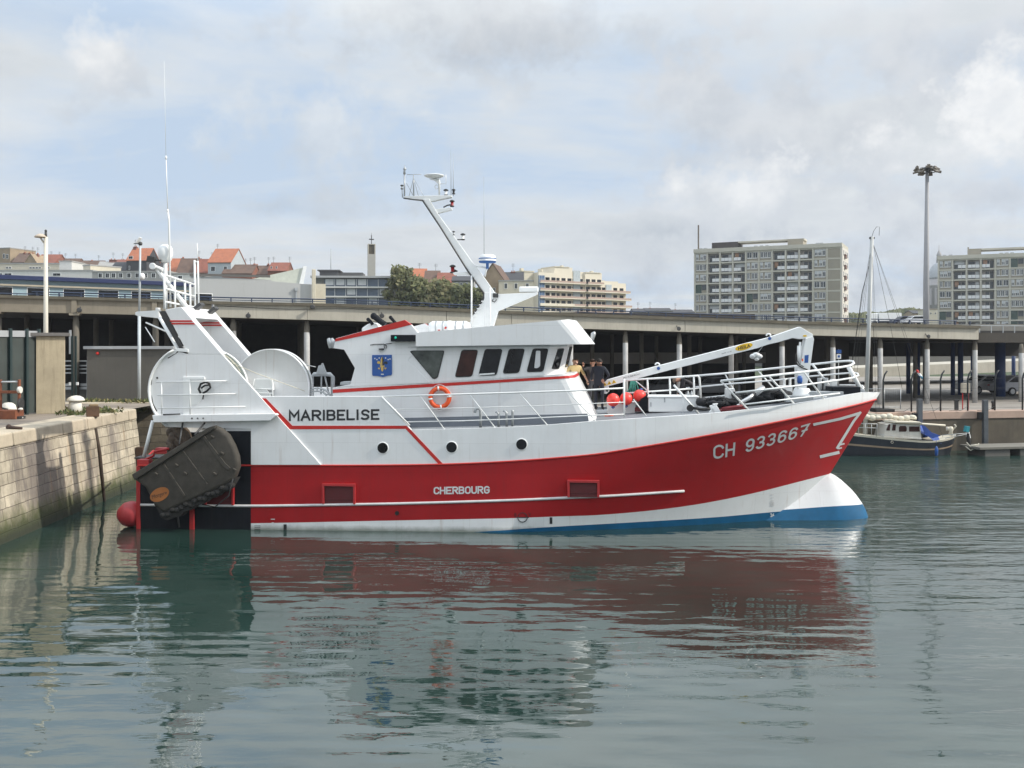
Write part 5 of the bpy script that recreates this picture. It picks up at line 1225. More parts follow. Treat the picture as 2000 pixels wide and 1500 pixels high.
mb = MB(); mb.tube([qloc((QX - .33, 35.3, 2.72)), qloc((QX - .16, 35.3, 1.8)), qloc((QX + .03, 35.3, -.3))], .06, 6); mb.build('fender_post', M('old_wet_timber', (.055, .038, .026), .9, var=.4), t_)
mb = MB(); 
for yy_, zz_ in ((36.6, 2.55), (34.7, 2.62), (31.4, 2.55)): mb.obox(qloc((QX - .1 - (.55 * (yy_ - 28) / 11.7), yy_, zz_)), (.12, .12, .22))
mb.obox(qloc((QX - .18, 39.2, 1.15)), (.3, .28, .9)); mb.build('iron_fitting', M('rusted_iron', (.07, .04, .025), .85), t_)
# far side of the basin
t_ = thing('basin_wall', 'dark weathered stone wall closing the basin behind the boat', 'quay wall', (0, 47.3, 0))
mb = MB(); X = [-40, -16, -10, -4, 2, 8, 14]
mb.grid([[(x, QY(x) - 47.3 - (.0 if z > 0 else -.0), z) for x in X] for z in (-4.5, 0, 1.2)] + [[(x, QY(x) - 47.3 + .02, gz(x, 45) - .25) for x in X]], smooth=False); mb.build('wall_face', FST, t_)
mb = MB()
for i in range(len(X) - 1):
    for k in range(4):
        a = X[i] + (X[i + 1] - X[i]) * k / 4; b = X[i] + (X[i + 1] - X[i]) * (k + 1) / 4 - .02; mb.prism([(a, QY(a) - 47.36, gz(a, 45) - .25), (b, QY(b) - 47.36, gz(b, 45) - .25), (b, QY(b) - 47.36, gz(b, 45) + .03), (a, QY(a) - 47.36, gz(a, 45) + .03)], (0, 1.0, 0))
mb.build('cap_stone', CAPST, t_, .03)
PINK = M('pinkish_capping', (.42, .30, .235), .85, var=.2, scale=1.0); QCON = M('stained_quay_concrete', (.105, .088, .064), .9, var=.35, scale=.9, streak=.7, dirt=(.06, .05, .04), bump=.3)
t_ = thing('concrete_quay', 'stained brown concrete quay with a pinkish top edge at right', 'quay wall', (14, QY(14), 0))
mb = MB(); X = [0, 8, 16, 26, 46, 90]
mb.grid([[(x, x * 9 / 44, z) for x in X] for z in (-4.5, 0, 1.75)], smooth=False); mb.build('wall_face', QCON, t_)
mb = MB(); a = Vector((0, 0, 0)); 
for i in range(len(X) - 1): mb.prism([(X[i], X[i] * 9 / 44 - .06, 1.75), (X[i + 1] - .02, (X[i + 1] - .02) * 9 / 44 - .06, 1.75), (X[i + 1] - .02, (X[i + 1] - .02) * 9 / 44 - .06, 2.17), (X[i], X[i] * 9 / 44 - .06, 2.17)], (-.2, 1.0, 0))
mb.build('capping', PINK, t_, .03)
# ---- left quay furniture
MOSSW = M('whitewashed_iron', (.72, .69, .62), .7, var=.12, scale=3, spots=.35, dirt=(.35, .27, .18)); CONW = M('weathered_render', (.44, .37, .255), .9, var=.22, scale=.9, streak=.65, dirt=(.17, .14, .09), bump=.25)
def bollard(px, py, Y, s, label, cap):
    p = G(px, py, Y); p.z = 3.15; t = thing('bollard', label, 'bollard', p, 0, 'white mooring bollards on the left quay'); mb = MB()
    if cap: mb.lathe([(.30 * s, 0), (.27 * s, .25 * s), (.25 * s, .48 * s)], (0, 0, 0), 'Z', 20); mb.build('stem', MOSSW, t); mb = MB(); mb.lathe([(.25 * s, .48 * s), (.36 * s, .50 * s), (.37 * s, .54 * s), (.30 * s, .64 * s), (.16 * s, .71 * s), (.001, .73 * s)], (0.02, 0, 0), 'Z', 20); mb.build('cap', MOSSW, t)
    else: mb.lathe([(.30 * s, 0), (.32 * s, .15), (.32 * s, .30), (.27 * s, .45), (.15 * s, .53), (.001, .55)], (0, 0, 0), 'Z', 20); mb.build('stem', MOSSW, t); mb = MB(); mb.tube([(-.2, -.28, .33), (-.05, -.34, .36), (.15, -.30, .31)], .035, 6); mb.build('mooring_loop', STEELDK, t)
bollard(147, 797, 37.6, .92, 'white mushroom bollard with a domed cap standing near the quay corner', True)
bollard(16, 801, 35.1, .9, 'squat round white bollard standing behind the rusty hand winch', False)
RUST = M('rusty_orange_paint', (.20, .065, .03), .8, var=.4, scale=3, spots=.4, dirt=(.10, .05, .03))
p = G(16, 818, 34.3); p.z = 3.15; t_ = thing('hand_winch', 'rusty orange frame of an old hand winch at the left edge', 'winch', p)
mb = MB(); mb.box(-.9, .42, -.3, .3, .0, .32); mb.build('base_box', RUST, t_, .02)
mb = MB()
for x in (-.28, .40): mb.box(x - .035, x + .035, -.06, .06, .32, 1.42)
mb.box(-.9, .44, -.05, .05, .92, 1.02); mb.build('frame', RUST, t_, .01)
mb = MB(); mb.tube([(-.9, 0, 1.32), (.42, 0, 1.34)], .035, 8); mb.build('bar', GALV, t_)
mb = MB(); mb.lathe([(.12, -.05), (.12, .05)], (.47, -.1, 1.05), 'X', 12, 1); mb.lathe([(.20, -.04), (.20, .02)], (.47, 0, .55), 'X', 14, 0); mb.box(.38, .58, -.2, .1, -.0, .1, 0); mb.ball((.5, -.1, .36), (.09, .08, .05), 8, 6, 1); mb.ball((.52, -.1, .05), (.07, .08, .05), 8, 6, 1); mb.build('gear', [STEELDK, MOSSW], t_, .0)
p = G(181, 813, 35.4); p.z = 3.15; t_ = thing('timber_block', 'square dark brown timber block with a smaller block on top, at the quay edge', 'timber block', p); TIMB = M('old_timber', (.115, .065, .038), .9, var=.4, scale=4, bump=.3)
mb = MB(); mb.obox((0, 0, .19), (.44, .42, .38), Matrix.Rotation(.45, 3, 'Z')); mb.build('base', TIMB, t_, .015)
mb = MB(); mb.obox((.02, .05, .42), (.3, .3, .07), Matrix.Rotation(.45, 3, 'Z')); mb.build('top', M('pale_old_timber', (.26, .18, .10), .9, var=.3), t_, .01)
p = G(22, 838, 29.9); p.z = 3.16; mb = MB(); mb.ball((-.08, 0, .07), (.09, .08, .09), 10, 8); mb.tube([(-.08, 0, .06), (.1, -.02, .05), (.35, -.03, .03)], [.06, .055, .045], 8)
tag(mb.build('mooring_hook', M('rusted_iron_hook', (.05, .03, .022), .85), loc=p), 'rusted iron hook lying flat at the quay edge', 'hook')
# rendered pillar and green panel fence
p = G(99, 808, 37.2); p.z = 3.15; t_ = thing('gate_pillar', 'tall pale concrete pillar with a flat cap beside the green panels', 'pillar', p, rad(24))
mb = MB(); mb.box(-.50, .50, -.30, .7, 0, 3.02); mb.build('shaft', CONW, t_, .01); mb = MB(); mb.box(-.72, .68, -.42, .9, 3.02, 3.15); mb.build('cap', M('grey_cap_concrete', (.16, .15, .14), .9, var=.2), t_, .01)
GRNP = M('dark_green_steel_sheet', (.040, .052, .047), .6, var=.35, scale=1.2, streak=.4, dirt=(.075, .06, .045)); GRND = M('dark_green_posts', (.012, .030, .030), .5)
a, b = G(-60, 815, 34.5), G(76, 807, 36.9); d = (b - a); d.z = 0; t_ = thing('panel_fence', 'dark grey green sheet panel fence left of the concrete pillar', 'fence', (a.x, a.y, 3.15), math.atan2(d.y, d.x)); Lf = d.length
mb = MB(); mb.box(0, Lf, 0, .06, .05, 2.98); mb.build('panel', GRNP, t_)
mb = MB(); mb.box(0, Lf, -.05, .16, 2.98, 3.22); mb.build('top_beam', M('pale_grey_beam', (.36, .37, .38), .8), t_)
for f in (.2, .56, .80, .985): mb = MB(); mb.box(Lf * f - .045, Lf * f + .045, -.12, -.0, 0, 3.3); mb.build('post', GRND, t_)
# grey concrete shed behind
p = G(243, 784, 45.2); z0 = 3.15; t_ = thing('concrete_shed', 'low grey concrete shed with a flat roof beside the pale pole', 'shed', (p.x, p.y, z0), rad(6))
mb = MB(); mb.box(-1.72, 2.2, 0, 3, 0, 2.48); mb.build('wall', M('dark_grey_concrete', (.105, .098, .085), .9, var=.2, scale=.8, streak=.35, dirt=(.06, .055, .05)), t_); mb = MB(); mb.box(-1.85, 2.3, -.12, 3.1, 2.48, 2.62); mb.build('roof', M('roof_slab', (.36, .37, .38), .8), t_, .01)
mb = MB(); mb.lathe([(.09, -.02), (.07, .05), (.03, .12)], (-1.23, 0, 2.28), 'Y', 10); mb.build('alarm_lamp', REDTRIM, t_)
# lamp posts and poles
POLEW = M('cream_lamp_post', (.66, .62, .53), .6, var=.08)
p = G(89.5, 660, 38.4); p.z = 3.15; hz = G(89, 463, 38.4).z - 3.15; t_ = thing('street_lamp', 'tall cream lamp post with one mushroom head behind the concrete pillar', 'street lamp', p)
mb = MB(); mb.tube([(0, 0, 0), (0, 0, hz * .55), (.0, 0, hz)], [.10, .085, .075], 12); mb.build('pole', POLEW, t_)
mb = MB(); mb.tube([(-.02, 0, hz - .3), (-.16, 0, hz - .12), (-.22, 0, hz - .02)], .035, 6); mb.build('bracket', POLEW, t_)
mb = MB(); mb.lathe([(.001, .02), (.24, .0), (.25, .03), (.18, .10), (.08, .15), (.001, .16)], (-.2, 0, hz - .02), 'Z', 20); mb.build('lamp_head', M('beige_lamp_head', (.50, .42, .33), .6), t_)
mb = MB(); mb.tube([(0, 0, hz), (0, 0, hz + .2)], .05, 8); mb.ball((0, 0, hz + .25), .055, 8, 6); mb.build('photocell', STEELDK, t_)
p = G(272, 784, 44.6); p.z = 3.15; hz = G(274, 478, 44.6).z - 3.15; t_ = thing('antenna_pole', 'slender pale grey pole with a tilted white panel behind the stern gallows', 'pole', p)
mb = MB(); mb.tube([(0, 0, 0), (0, 0, hz * .55)], [.075, .07], 10); mb.tube([(0, 0, hz * .55), (0.05, 0, hz)], [.05, .045], 10); mb.build('pole', M('pale_blue_grey_pole', (.50, .54, .56), .5), t_)
mb = MB(); mb.obox((-.02, 0, hz + .22), (.30, .3, .06), Matrix.Rotation(-.95, 3, 'Y')); mb.build('panel', WHITE2, t_, .01); mb = MB(); mb.ball((.05, 0, hz + .05), .10, 10, 8); mb.box(-.25, .05, -.03, .03, hz + .03, hz + .07); mb.build('mount', STEELDK, t_)
mb = MB(); z_ = G(278, 540, 44.6).z - 3.15; mb.lathe([(.001, -.06), (.14, -.04), (.17, .05), (.12, .12), (.001, .13)], (.13, -.05, z_), (Vector((0, 1, 0)), Vector((0, 0, 1)), Vector((1, 0, 0))), 14); mb.build('drum_aerial', WHITE2, t_)
p = G(143, 800, 39.6); p.z = 3.15; t_ = thing('gate_post', 'pair of thin dark green posts with white hinge blocks beside the mushroom bollard', 'post', p)
for x in (-.04, .1): mb = MB(); mb.box(x - .035, x + .035, -.03, .03, 0, 3.05); mb.build('upright', GRND, t_)
mb = MB(); mb.box(-.16, -.09, -.04, .04, 3.0 - .7, 3.0 + .3); mb.build('plate', GALV, t_)
mb = MB(); mb.box(-.16, -.08, -.06, .02, 1.0, 1.12); mb.box(.14, .22, -.06, .02, 1.0, 1.12); mb.build('hinge_block', WHITE2, t_)
# white road barriers seen in the gap
p = G(160, 784, 47.5); p.z = 3.15; t_ = thing('road_barrier', 'white horizontal railings under the viaduct left of the grey shed', 'barrier', p, rad(8))
for z in (.45, .62): mb = MB(); mb.box(-1.4, 1.2, 0, .06, z, z + .13); mb.build('beam', GALV, t_)
for z in (1.25, 1.45, 1.62, 1.85): mb = MB(); mb.box(-1.4, 1.2, 0, .04, z, z + .06); mb.build('rail', GALV, t_)
for x in (-.9, .25, 1.1): mb = MB(); mb.box(x - .05, x + .05, .06, .12, 0, 1.9); mb.build('post', GALV, t_)
p = G(250, 786, 46.6); 
# weeds on the quay corner
def weeds(name, pts, n, hmax, label):
    mb = MB()
    for _ in range(n):
        x, y, z, sp = RND.choice(pts); x += RND.gauss(0, sp); y += RND.gauss(0, sp * .7); h = hmax * RND.uniform(.4, 1); a = RND.uniform(0, 6.28); l_ = RND.uniform(.03, .07); b = RND.uniform(-.18, .18)
        d = Vector((math.cos(a), math.sin(a), 0)); q = Vector((x, y, z)); tip = q + Vector((b, RND.uniform(-.15, .15), h))
        mb.add([q - d * l_ * .3, q + d * l_ * .3, (q + tip) / 2 + d * l_, tip, (q + tip) / 2 - d * l_], [(0, 1, 2, 3, 4)], RND.randint(0, 1))
    o = mb.build(name, [M('weed_green', (.075, .10, .03), .8, var=.4, scale=6), M('weed_dry', (.17, .15, .06), .8, var=.3, scale=6)], fix=False, weld=False); o['label'] = label; return kind(o, 'stuff')
g1 = []
for px, py, Y, sp in ((125, 806, 37.3, .2), (140, 808, 36.6, .3), (155, 803, 37.8, .3), (165, 800, 38.3, .25), (200, 804, 37.2, .28), (212, 803, 37.6, .22), (150, 810, 36, .25), (180, 800, 39, .4)): q = G(px, py, Y); g1.append((q.x, q.y, 3.15, sp))
weeds('weeds', g1, 420, .20, 'green and dry weeds growing around the quay corner')
g2 = []
for px, Y in ((250, 43.9), (262, 43.9), (275, 43.9), (240, 44), (300, 44.1), (165, 44.2), (190, 44.2), (215, 44.2)): q = G(px, 780, Y); g2.append((q.x, q.y, 3.15, .35)); 
q = G(255, 790, 43.6); g2 += [(q.x, q.y + .05, 2.75, .28)] * 3
weeds('wall_plants', g2, 420, .24, 'plants growing along the top of the old basin wall')

# ------------------------------------------------------------------ viaduct
VY = lambda px: 1.0 / (1 / 46.0 + (px / 1900.0) * (1 / 60.0 - 1 / 46.0))
VA, VB = G(0, 600, VY(0)), G(1900, 600, VY(1900))
vd = (VB - VA); vd.z = 0; vd.normalize(); vn = Vector((-vd.y, vd.x, 0)); VROT = math.atan2(vd.y, vd.x)
CONL = M('light_viaduct_concrete', (.45, .42, .35), .85, var=.16, scale=.7, streak=.5, dirt=(.24, .20, .15)); CONB = M('brown_viaduct_concrete', (.27, .235, .18), .9, var=.22, scale=.7, streak=.5, dirt=(.13, .11, .085)); COPE = M('weathered_coping', (.13, .115, .085), .9, var=.35, scale=1.2, spots=.3, dirt=(.22, .19, .14))
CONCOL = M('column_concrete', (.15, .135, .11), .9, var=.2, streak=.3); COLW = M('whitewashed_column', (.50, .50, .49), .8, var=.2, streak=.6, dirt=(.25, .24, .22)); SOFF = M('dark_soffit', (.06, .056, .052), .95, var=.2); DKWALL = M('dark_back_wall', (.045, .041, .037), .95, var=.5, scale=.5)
VTOP = [(-200, 570), (0, 576), (300, 584), (420, 588.5), (680, 594), (1000, 607.5), (1340, 620), (1620, 629), (1912, 636), (2200, 645)]
VBOT = [(-200, 604), (0, 609), (300, 615.5), (420, 619.5), (680, 627), (1000, 637.5), (1340, 648.5), (1620, 656), (1912, 663.5), (2200, 669)]
def V(px, py, back=0.0): p = G(px, py, VY(px)); return p + vn * back
vroot = thing('viaduct', 'long concrete road viaduct on columns running behind the fishing boat', 'viaduct', (VA.x, VA.y, 0), VROT)
vinv = Matrix.Rotation(-VROT, 3, 'Z')
def VL(p): return vinv @ (Vector(p) - Vector((VA.x, VA.y, 0)))
COLPX = [-150, -8, 145, 302, 455, 600, 740, 872, 999, 1119, 1227, 1333, 1435, 1535, 1635, 1728, 1820, 1914, 2005, 2095]
ends = [-150, -8, 145, 302, 418] + [600, 740, 872, 999, 1119, 1338, 1541, 1706, 1832, 1912]
for a, b in zip(ends, ends[1:]):
    old = b <= 418; n = 3; mb = MB(); q = []
    aa, bb = a + (5 if old else .35), b - (5 if old else .35)
    for k in range(n + 1): px = aa + (bb - aa) * k / n; q.append(px)
    top = [VL(V(px, catmull(VTOP, px) + 5)) for px in q]; bot = [VL(V(px, catmull(VBOT, px))) for px in q]
    mb.prism(bot + top[::-1], (0, .3, 0)); mb.build('fascia_panel', CONB if old else CONL, vroot, .01)
mb = MB()
for a, b in zip(ends, ends[1:]):
    q = [a, (a + b) / 2, b]; d_ = -.14
    mb.prism([VL(V(px, catmull(VTOP, px) + 5.6, d_)) for px in q] + [VL(V(px, catmull(VTOP, px), d_)) for px in q[::-1]], (0, .55, 0))
mb.build('coping', COPE, vroot)
for px in (-8, 145, 302):
    mb = MB(); mb.prism([VL(V(x, y, -.10)) for x, y in ((px - 5, catmull(VBOT, px) - 1), (px + 5, catmull(VBOT, px) - 1), (px + 5, catmull(VTOP, px) + 6), (px - 5, catmull(VTOP, px) + 6))], (0, .4, 0)); mb.prism([VL(V(x, y, -.2)) for x, y in ((px - 9, catmull(VBOT, px) + 4), (px + 9, catmull(VBOT, px) + 4), (px + 11, catmull(VBOT, px)), (px - 9, catmull(VBOT, px)))], (0, .8, 0)); mb.build('pilaster', CONB, vroot)
mb = MB(); r1, r2 = [], []
for px in (-200, 200, 600, 1000, 1400, 1800, 1925): z = V(px, catmull(VBOT, px)).z + .02; p = VL(V(px, 650, .05)); r1.append((p.x, p.y, z)); r2.append((p.x, 15, z))
mb.grid([r1, r2], smooth=False); mb.grid([[(x, y, z + .45) for x, y, z in r1], [(x, y, z + .45) for x, y, z in r2]], smooth=False)
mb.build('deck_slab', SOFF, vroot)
mb = MB(); r1 = []
for px in (-200, 300, 900, 1400, 1912): z0_, z1_ = V(px, catmull(VBOT, px)).z, V(px, catmull(VTOP, px)).z; p = VL(V(px, 650)); r1.append((p.x, z0_, z1_))
mb.grid([[(x, 15, a) for x, a, b in r1], [(x, 15, b - .35) for x, a, b in r1]], smooth=False); mb.build('rear_fascia', CONB, vroot)
mb = MB(); p0, p1 = VL(V(1690, 700, 13.4)), VL(V(2300, 700, 13.4)); mb.box(p0.x, p1.x, 13.4, 13.9, 4.95, 7.0); mb.build('cross_girder', M('dark_girder', (.03, .028, .027), .9, var=.2), vroot)
# road on top is its own surface
mb = MB(); mb.grid([[(p[0], .3, p[2] - .35) for p in r1], [(p[0], 14.9, p[2] - .35) for p in r1]], smooth=False); o = mb.build('viaduct_road', ASPH, loc=(VA.x, VA.y, 0)); o.rotation_euler = (0, 0, VROT); kind(o, 'structure')
for px in COLPX:
    zt_ = V(px, catmull(VBOT, min(px, 1925))).z - (.02 if px < 1930 else .25); b0 = V(px, 700, .45); zb_ = gz(b0.x, b0.y); zw = zb_ + (zt_ - zb_) * .84
    for back, sc_ in ((.45, 1.0), (6.2, .95), (11.6, .95)):
        if px > 1950 and back > 1: continue
        p = V(px, 700, back); p = VL(p); mb = MB(); r = .155 * sc_
        if back < 1:
            old = px < 420
            mb.lathe([(r, zb_ - .2), (r, zw)], (p.x, p.y, 0), 'Z', 10, 0 if old else 1); mb.lathe([(r, zw), (r * 1.0, zw + .25), (r * .62, zt_)], (p.x, p.y, 0), 'Z', 10, 0)
        else: mb.lathe([(r, zb_ - .2), (r, zt_)], (p.x, p.y, 0), 'Z', 8, 0)
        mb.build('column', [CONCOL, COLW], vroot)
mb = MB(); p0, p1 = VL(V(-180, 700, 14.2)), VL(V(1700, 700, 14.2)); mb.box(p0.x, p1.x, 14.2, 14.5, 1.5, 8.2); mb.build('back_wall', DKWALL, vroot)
mb = MB(); p0, p1 = VL(V(1255, 700, 12.6)), VL(V(1700, 700, 12.6)); mb.box(p0.x, p1.x, 12.6, 12.8, 4.5, 5.3); mb.build('inner_beam', M('inner_beam_concrete', (.32, .29, .26), .9), vroot)
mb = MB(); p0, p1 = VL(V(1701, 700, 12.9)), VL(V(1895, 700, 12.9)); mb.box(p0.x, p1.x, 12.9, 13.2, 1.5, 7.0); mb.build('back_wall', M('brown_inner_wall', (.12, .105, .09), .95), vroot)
# low blue rail on the coping
RAILB = M('dark_blue_rail', (.03, .045, .085), .5); mb = MB()
rp = list(range(300, 1900, 12)); mb.tube([VL(V(px, catmull(VTOP, px) - 8.2, .2)) for px in range(60, 1910, 37)], .035, 5); mb.tube([VL(V(px, catmull(VTOP, px) - 3.6, .2)) for px in range(60, 1910, 37)], .02, 5); mb.build('parapet_rail', RAILB, vroot)
px = 70.0
while px < 1905:
    mb = MB(); p = VL(V(px, catmull(VTOP, px), .2)); q = VL(V(px, catmull(VTOP, px) - 8.6, .2)); mb.box(p.x - .03, p.x + .03, p.y - .03, p.y + .03, p.z - .02, q.z); mb.build('rail_post', RAILB, vroot); px += 36 * (VY(1000) / VY(px)) ** 1.6
# bridge lamps and small fittings on the fascia
for px, py in ((157, 606), (610, 600), (745, 617), (1322, 642), (1808, 657), (485, 617)):
    mb = MB(); p = VL(V(px, py, -.12)); mb.lathe([(.05, 0), (.11, .12), (.13, .16), (.09, .17)], p, 'Y', 10); mb.tube([p, p + Vector((.0, .15, .2))], .025, 5); mb.build('fascia_lamp', STEELDK, vroot)
mb = MB(); mb.tube([VL(V(px, catmull(VTOP, px) + 9 + 3.5 * math.sin((px - 420) / 90.0) ** 2, -.02)) for px in range(420, 760, 20)], .012, 4); mb.build('fascia_cable', STEELDK, vroot)
# lower dark deck going on to the right
mb = MB(); a, b = V(1895, 655, .6), V(2300, 662, .6); za, zb_ = G(1900, 650, VY(1900) + .6).z, G(1900, 672, VY(1900) + .6).z
lr = thing('slip_road', 'darker low concrete slip road carrying on beyond the viaduct end', 'bridge', (a.x, a.y, 0), VROT); ln = (b - a).length
mb.box(0, ln, 0, .35, zb_ + .1, za); mb.box(0, ln, .35, 14, zb_ + .12, za - .2); mb.build('deck', M('dark_slip_road', (.055, .049, .041), .9, var=.25, streak=.3), lr); mb = MB()
for k in range(12): mb.box(.4 + k * .9, .44 + k * .9, .1, .14, za, za + .45)
mb.box(0, ln, .1, .14, za + .45, za + .5); mb.build('railing', GALV, lr)
# ---- ramp and blue columns behind, right
rr = thing('ramp', 'pale concrete ramp on dark blue columns seen under the viaduct at right', 'ramp', (0, 0, 0))
mb = MB(); q = [G(1600, 725, 84), G(2100, 690, 92)]; mb.prism([G(1640, 738, 84), G(2100, 722, 90), G(2100, 700, 90), G(1640, 720, 84)], (-1, 5, 0)); mb.build('fascia', CONL, rr)
for x0_, x1_, Y in ((1770, 1778, 72), (1787, 1797, 70), (1809, 1815, 78), (1857, 1865, 70), (1871, 1881, 70), (1896, 1903, 76), (1944, 1963, 68), (1976, 1983, 80)):
    a, b = G(x0_, 700, Y), G(x1_, 700, Y); zt_ = G(x0_, 668, Y).z; mb = MB(); r = (b.x - a.x) / 2; mb.lathe([(r, gz(a.x, Y) - .2), (r, zt_)], ((a.x + b.x) / 2, Y, 0), 'Z', 12); mb.build('blue_column', M('dark_blue_column', (.02, .045, .13), .5, var=.2), rr)
# ---- cars
TYRE = M('tyre', (.015, .015, .015), .8); CHR = M('wheel_rim', (.4, .4, .4), .35, .8); HEADL = M('headlamp_glass', (.6, .6, .6), .15); TAIL = M('tail_lamp_glass', (.35, .02, .02), .25)
def car(label, p, rz, col, group, L_=4.1, H_=1.45, van=False):
    t = thing('parked_car' if not van else 'delivery_van', label, 'car' if not van else 'van', p, rz, group); w = .85; cm = M('car_paint', col, .3, var=.03)
    prof = [(-L_ / 2, .3), (-L_ / 2, .75), (-L_ / 2 + .15, .9), (-L_ * .26, .95), (-L_ * .13, H_ - .06), (-L_ * .02, H_), (L_ * .25, H_ - .03), (L_ * .42, .98), (L_ / 2, .85), (L_ / 2, .3)] if not van else [(-L_ / 2, .3), (-L_ / 2, .95), (-L_ * .36, 1.1), (-L_ * .26, H_ - .05), (L_ / 2 - .05, H_), (L_ / 2, .3)]
    mb = MB(); mb.prism([(x, -w, z) for x, z in prof], (0, 2 * w, 0)); mb.build('body', cm, t, .07)
    gl = [(-L_ * .235, .97), (-L_ * .125, H_ - .13), (L_ * .24, H_ - .10), (L_ * .37, .98)] if not van else [(-L_ * .33, 1.12), (-L_ * .26, H_ - .2), (-L_ * .12, H_ - .2), (-L_ * .12, 1.12)]
    for y, n in ((-w - .006, 'window'), (w - .006, 'window')): mb = MB(); mb.prism([(x, y, z) for x, z in gl], (0, .012, 0)); mb.build(n, GLASS, t)
    a, b = prof[3], prof[4]
    if van: a, b = prof[2], prof[3]
    mb = MB(); A_, B_ = Vector((a[0], 0, a[1])), Vector((b[0], 0, b[1])); nrm = Vector((-(B_.z - A_.z), 0, B_.x - A_.x)).normalized() * .012
    q = [A_ + (B_ - A_) * f + Vector((0, y, 0)) + nrm for f, y in ((.1, -.72), (.1, .72), (.9, .66), (.9, -.66))]; mb.prism(q, -nrm * .8); mb.build('windscreen', GLASS, t)
    for x in (-L_ * .31, L_ * .30):
        for y in (-w + .02, w - .02):
            s = -1 if y < 0 else 1; mb = MB(); mb.lathe([(.22, -.1), (.31, -.09), (.31, .09), (.2, .1)], (x, y, .31), 'Y', 16); wh = mb.build('wheel', TYRE, t); mb = MB(); mb.lathe([(.19, -.012), (.19, .012)], (x, y + s * .1, .31), 'Y', 12); mb.build('rim', CHR, wh)
    for y in (-.6, .6): mb = MB(); mb.box(-L_ / 2 - .01, -L_ / 2 + .05, y - .15, y + .15, .62, .76); mb.build('headlight', HEADL, t); mb = MB(); mb.box(L_ / 2 - .05, L_ / 2 + .01, y - .13, y + .13, .66, .8); mb.build('tail_light', TAIL, t)
    return t
def gcar(label, px, Y, rz, col, group): p = G(px, 700, Y); p.z = gz(p.x, p.y) + .005; return car(label, p, rz, col, group)
GC = 'cars parked beneath the viaduct'
gcar('silver car parked under the viaduct at the right edge', 1990, 70, rad(190), (.5, .5, .52), GC)
gcar('white car parked between the blue columns under the viaduct', 1925, 72, rad(10), (.7, .7, .7), GC)
gcar('dark saloon parked in the gloom under the viaduct left of the crane boom', 1300, 66, rad(14), (.10, .10, .11), GC)
gcar('pale van like car parked deep under the viaduct behind the crouching man', 1385, 68, rad(14), (.30, .30, .31), GC)
def vcar(px, Y): return Vector(((px - 1000) / F * Y, Y, 9.2))
mb = MB(); mb.box(60, 125, 150, 172, 5.5, 9.195); kind(mb.build('upper_road', ASPH), 'structure')
car('dark blue car driving on the viaduct beside the white lorry', vcar(1764, 156), 0.1, (.02, .03, .07), 'vehicles on the viaduct'); car('white car with dark windows on the viaduct near the floodlight mast', vcar(1786, 154), 0.1, (.65, .66, .68), 'vehicles on the viaduct')
p = vcar(1727, 160); t_ = thing('lorry', 'white box lorry on the viaduct behind the yacht mast', 'lorry', p, 0.05, 'vehicles on the viaduct')
mb = MB(); mb.box(-1.4, 2.5, -1.1, 1.1, .75, 2.1); mb.build('cargo_box', WHITE2, t_, .03); mb = MB(); mb.box(-2.7, -1.55, -1.05, 1.05, .45, 2.0); mb.build('cab', WHITE2, t_, .08); mb = MB(); mb.box(-2.73, -2.69, -.9, .9, 1.2, 1.8); mb.build('windscreen', GLASS, t_); mb = MB(); mb.box(-2.6, 2.4, -.5, .5, .45, .74); mb.build('chassis', STEELDK, t_)
for x in (-2.1, 1.4):
    for y in (-.95, .95): mb = MB(); mb.lathe([(.3, -.12), (.42, -.1), (.42, .1), (.3, .12)], (x, y, .42), 'Y', 14); mb.build('wheel', TYRE, t_)
# ------------------------------------------------------------------ right quay furniture
p0 = Vector((19.2, QY(19.2) + .15, 2.18))
def qpt(px, off=.3):
    k = (px - 1000) / F; a = 9 / 44.0; Y = (44 + 16 * a + off) / (1 - a * k); return Vector((k * Y, Y, 2.17))
FENB = M('dark_fence_post', (.012, .016, .018), .5)
fx_ = qpt(1725); fen = thing('quay_fence', 'row of tall dark posts with bent tops along the right quay edge', 'fence', fx_)
for px in (1725, 1780, 1837, 1890, 1943, 1997):
    p = qpt(px) - fx_; mb = MB(); mb.tube([(p.x, p.y, 0), (p.x, p.y, 1.75), (p.x + .08, p.y, 2.05), (p.x + .22, p.y, 2.25)], .045, 6); mb.build('post', FENB, fen)
mb = MB()
for z in (.15, .7, 1.25, 1.8):
    a, b = qpt(1725) - fx_, qpt(2080) - fx_; mb.tube([(a.x, a.y, z), (b.x, b.y, z)], .006, 4)
for a_, b_ in ((1740, 1780), (1800, 1837), (1850, 1890), (1905, 1943)): a, b = qpt(a_) - fx_, qpt(b_) - fx_; mb.tube([(a.x, a.y - .2, .02), ((a.x + b.x) / 2, a.y - .3, .06), (b.x, b.y, .25)], .012, 4)
mb.build('wire', FENB, fen)
p = qpt(1886, 1.3); t_ = thing('switch_box', 'pale beige switch box on thin legs behind the quay fence', 'switch box', p); mb = MB(); mb.box(-.22, .22, -.1, .15, .95, 1.5); mb.build('cabinet', M('beige_cabinet', (.46, .41, .33), .7), t_, .01); mb = MB(); mb.box(-.18, -.14, 0, .05, 0, .95); mb.box(.14, .18, 0, .05, 0, .95); mb.build('leg', REDTRIM, t_)
p = qpt(1868, 1.0); mb = MB(); mb.box(-.09, .09, -.08, .08, 0, .5); mb.box(-.12, .12, -.1, .1, .5, .58); tag(mb.build('quay_socket', STEELDK, loc=p, bevel=.01), 'short dark service pillar between two fence posts on the right quay', 'service pillar')
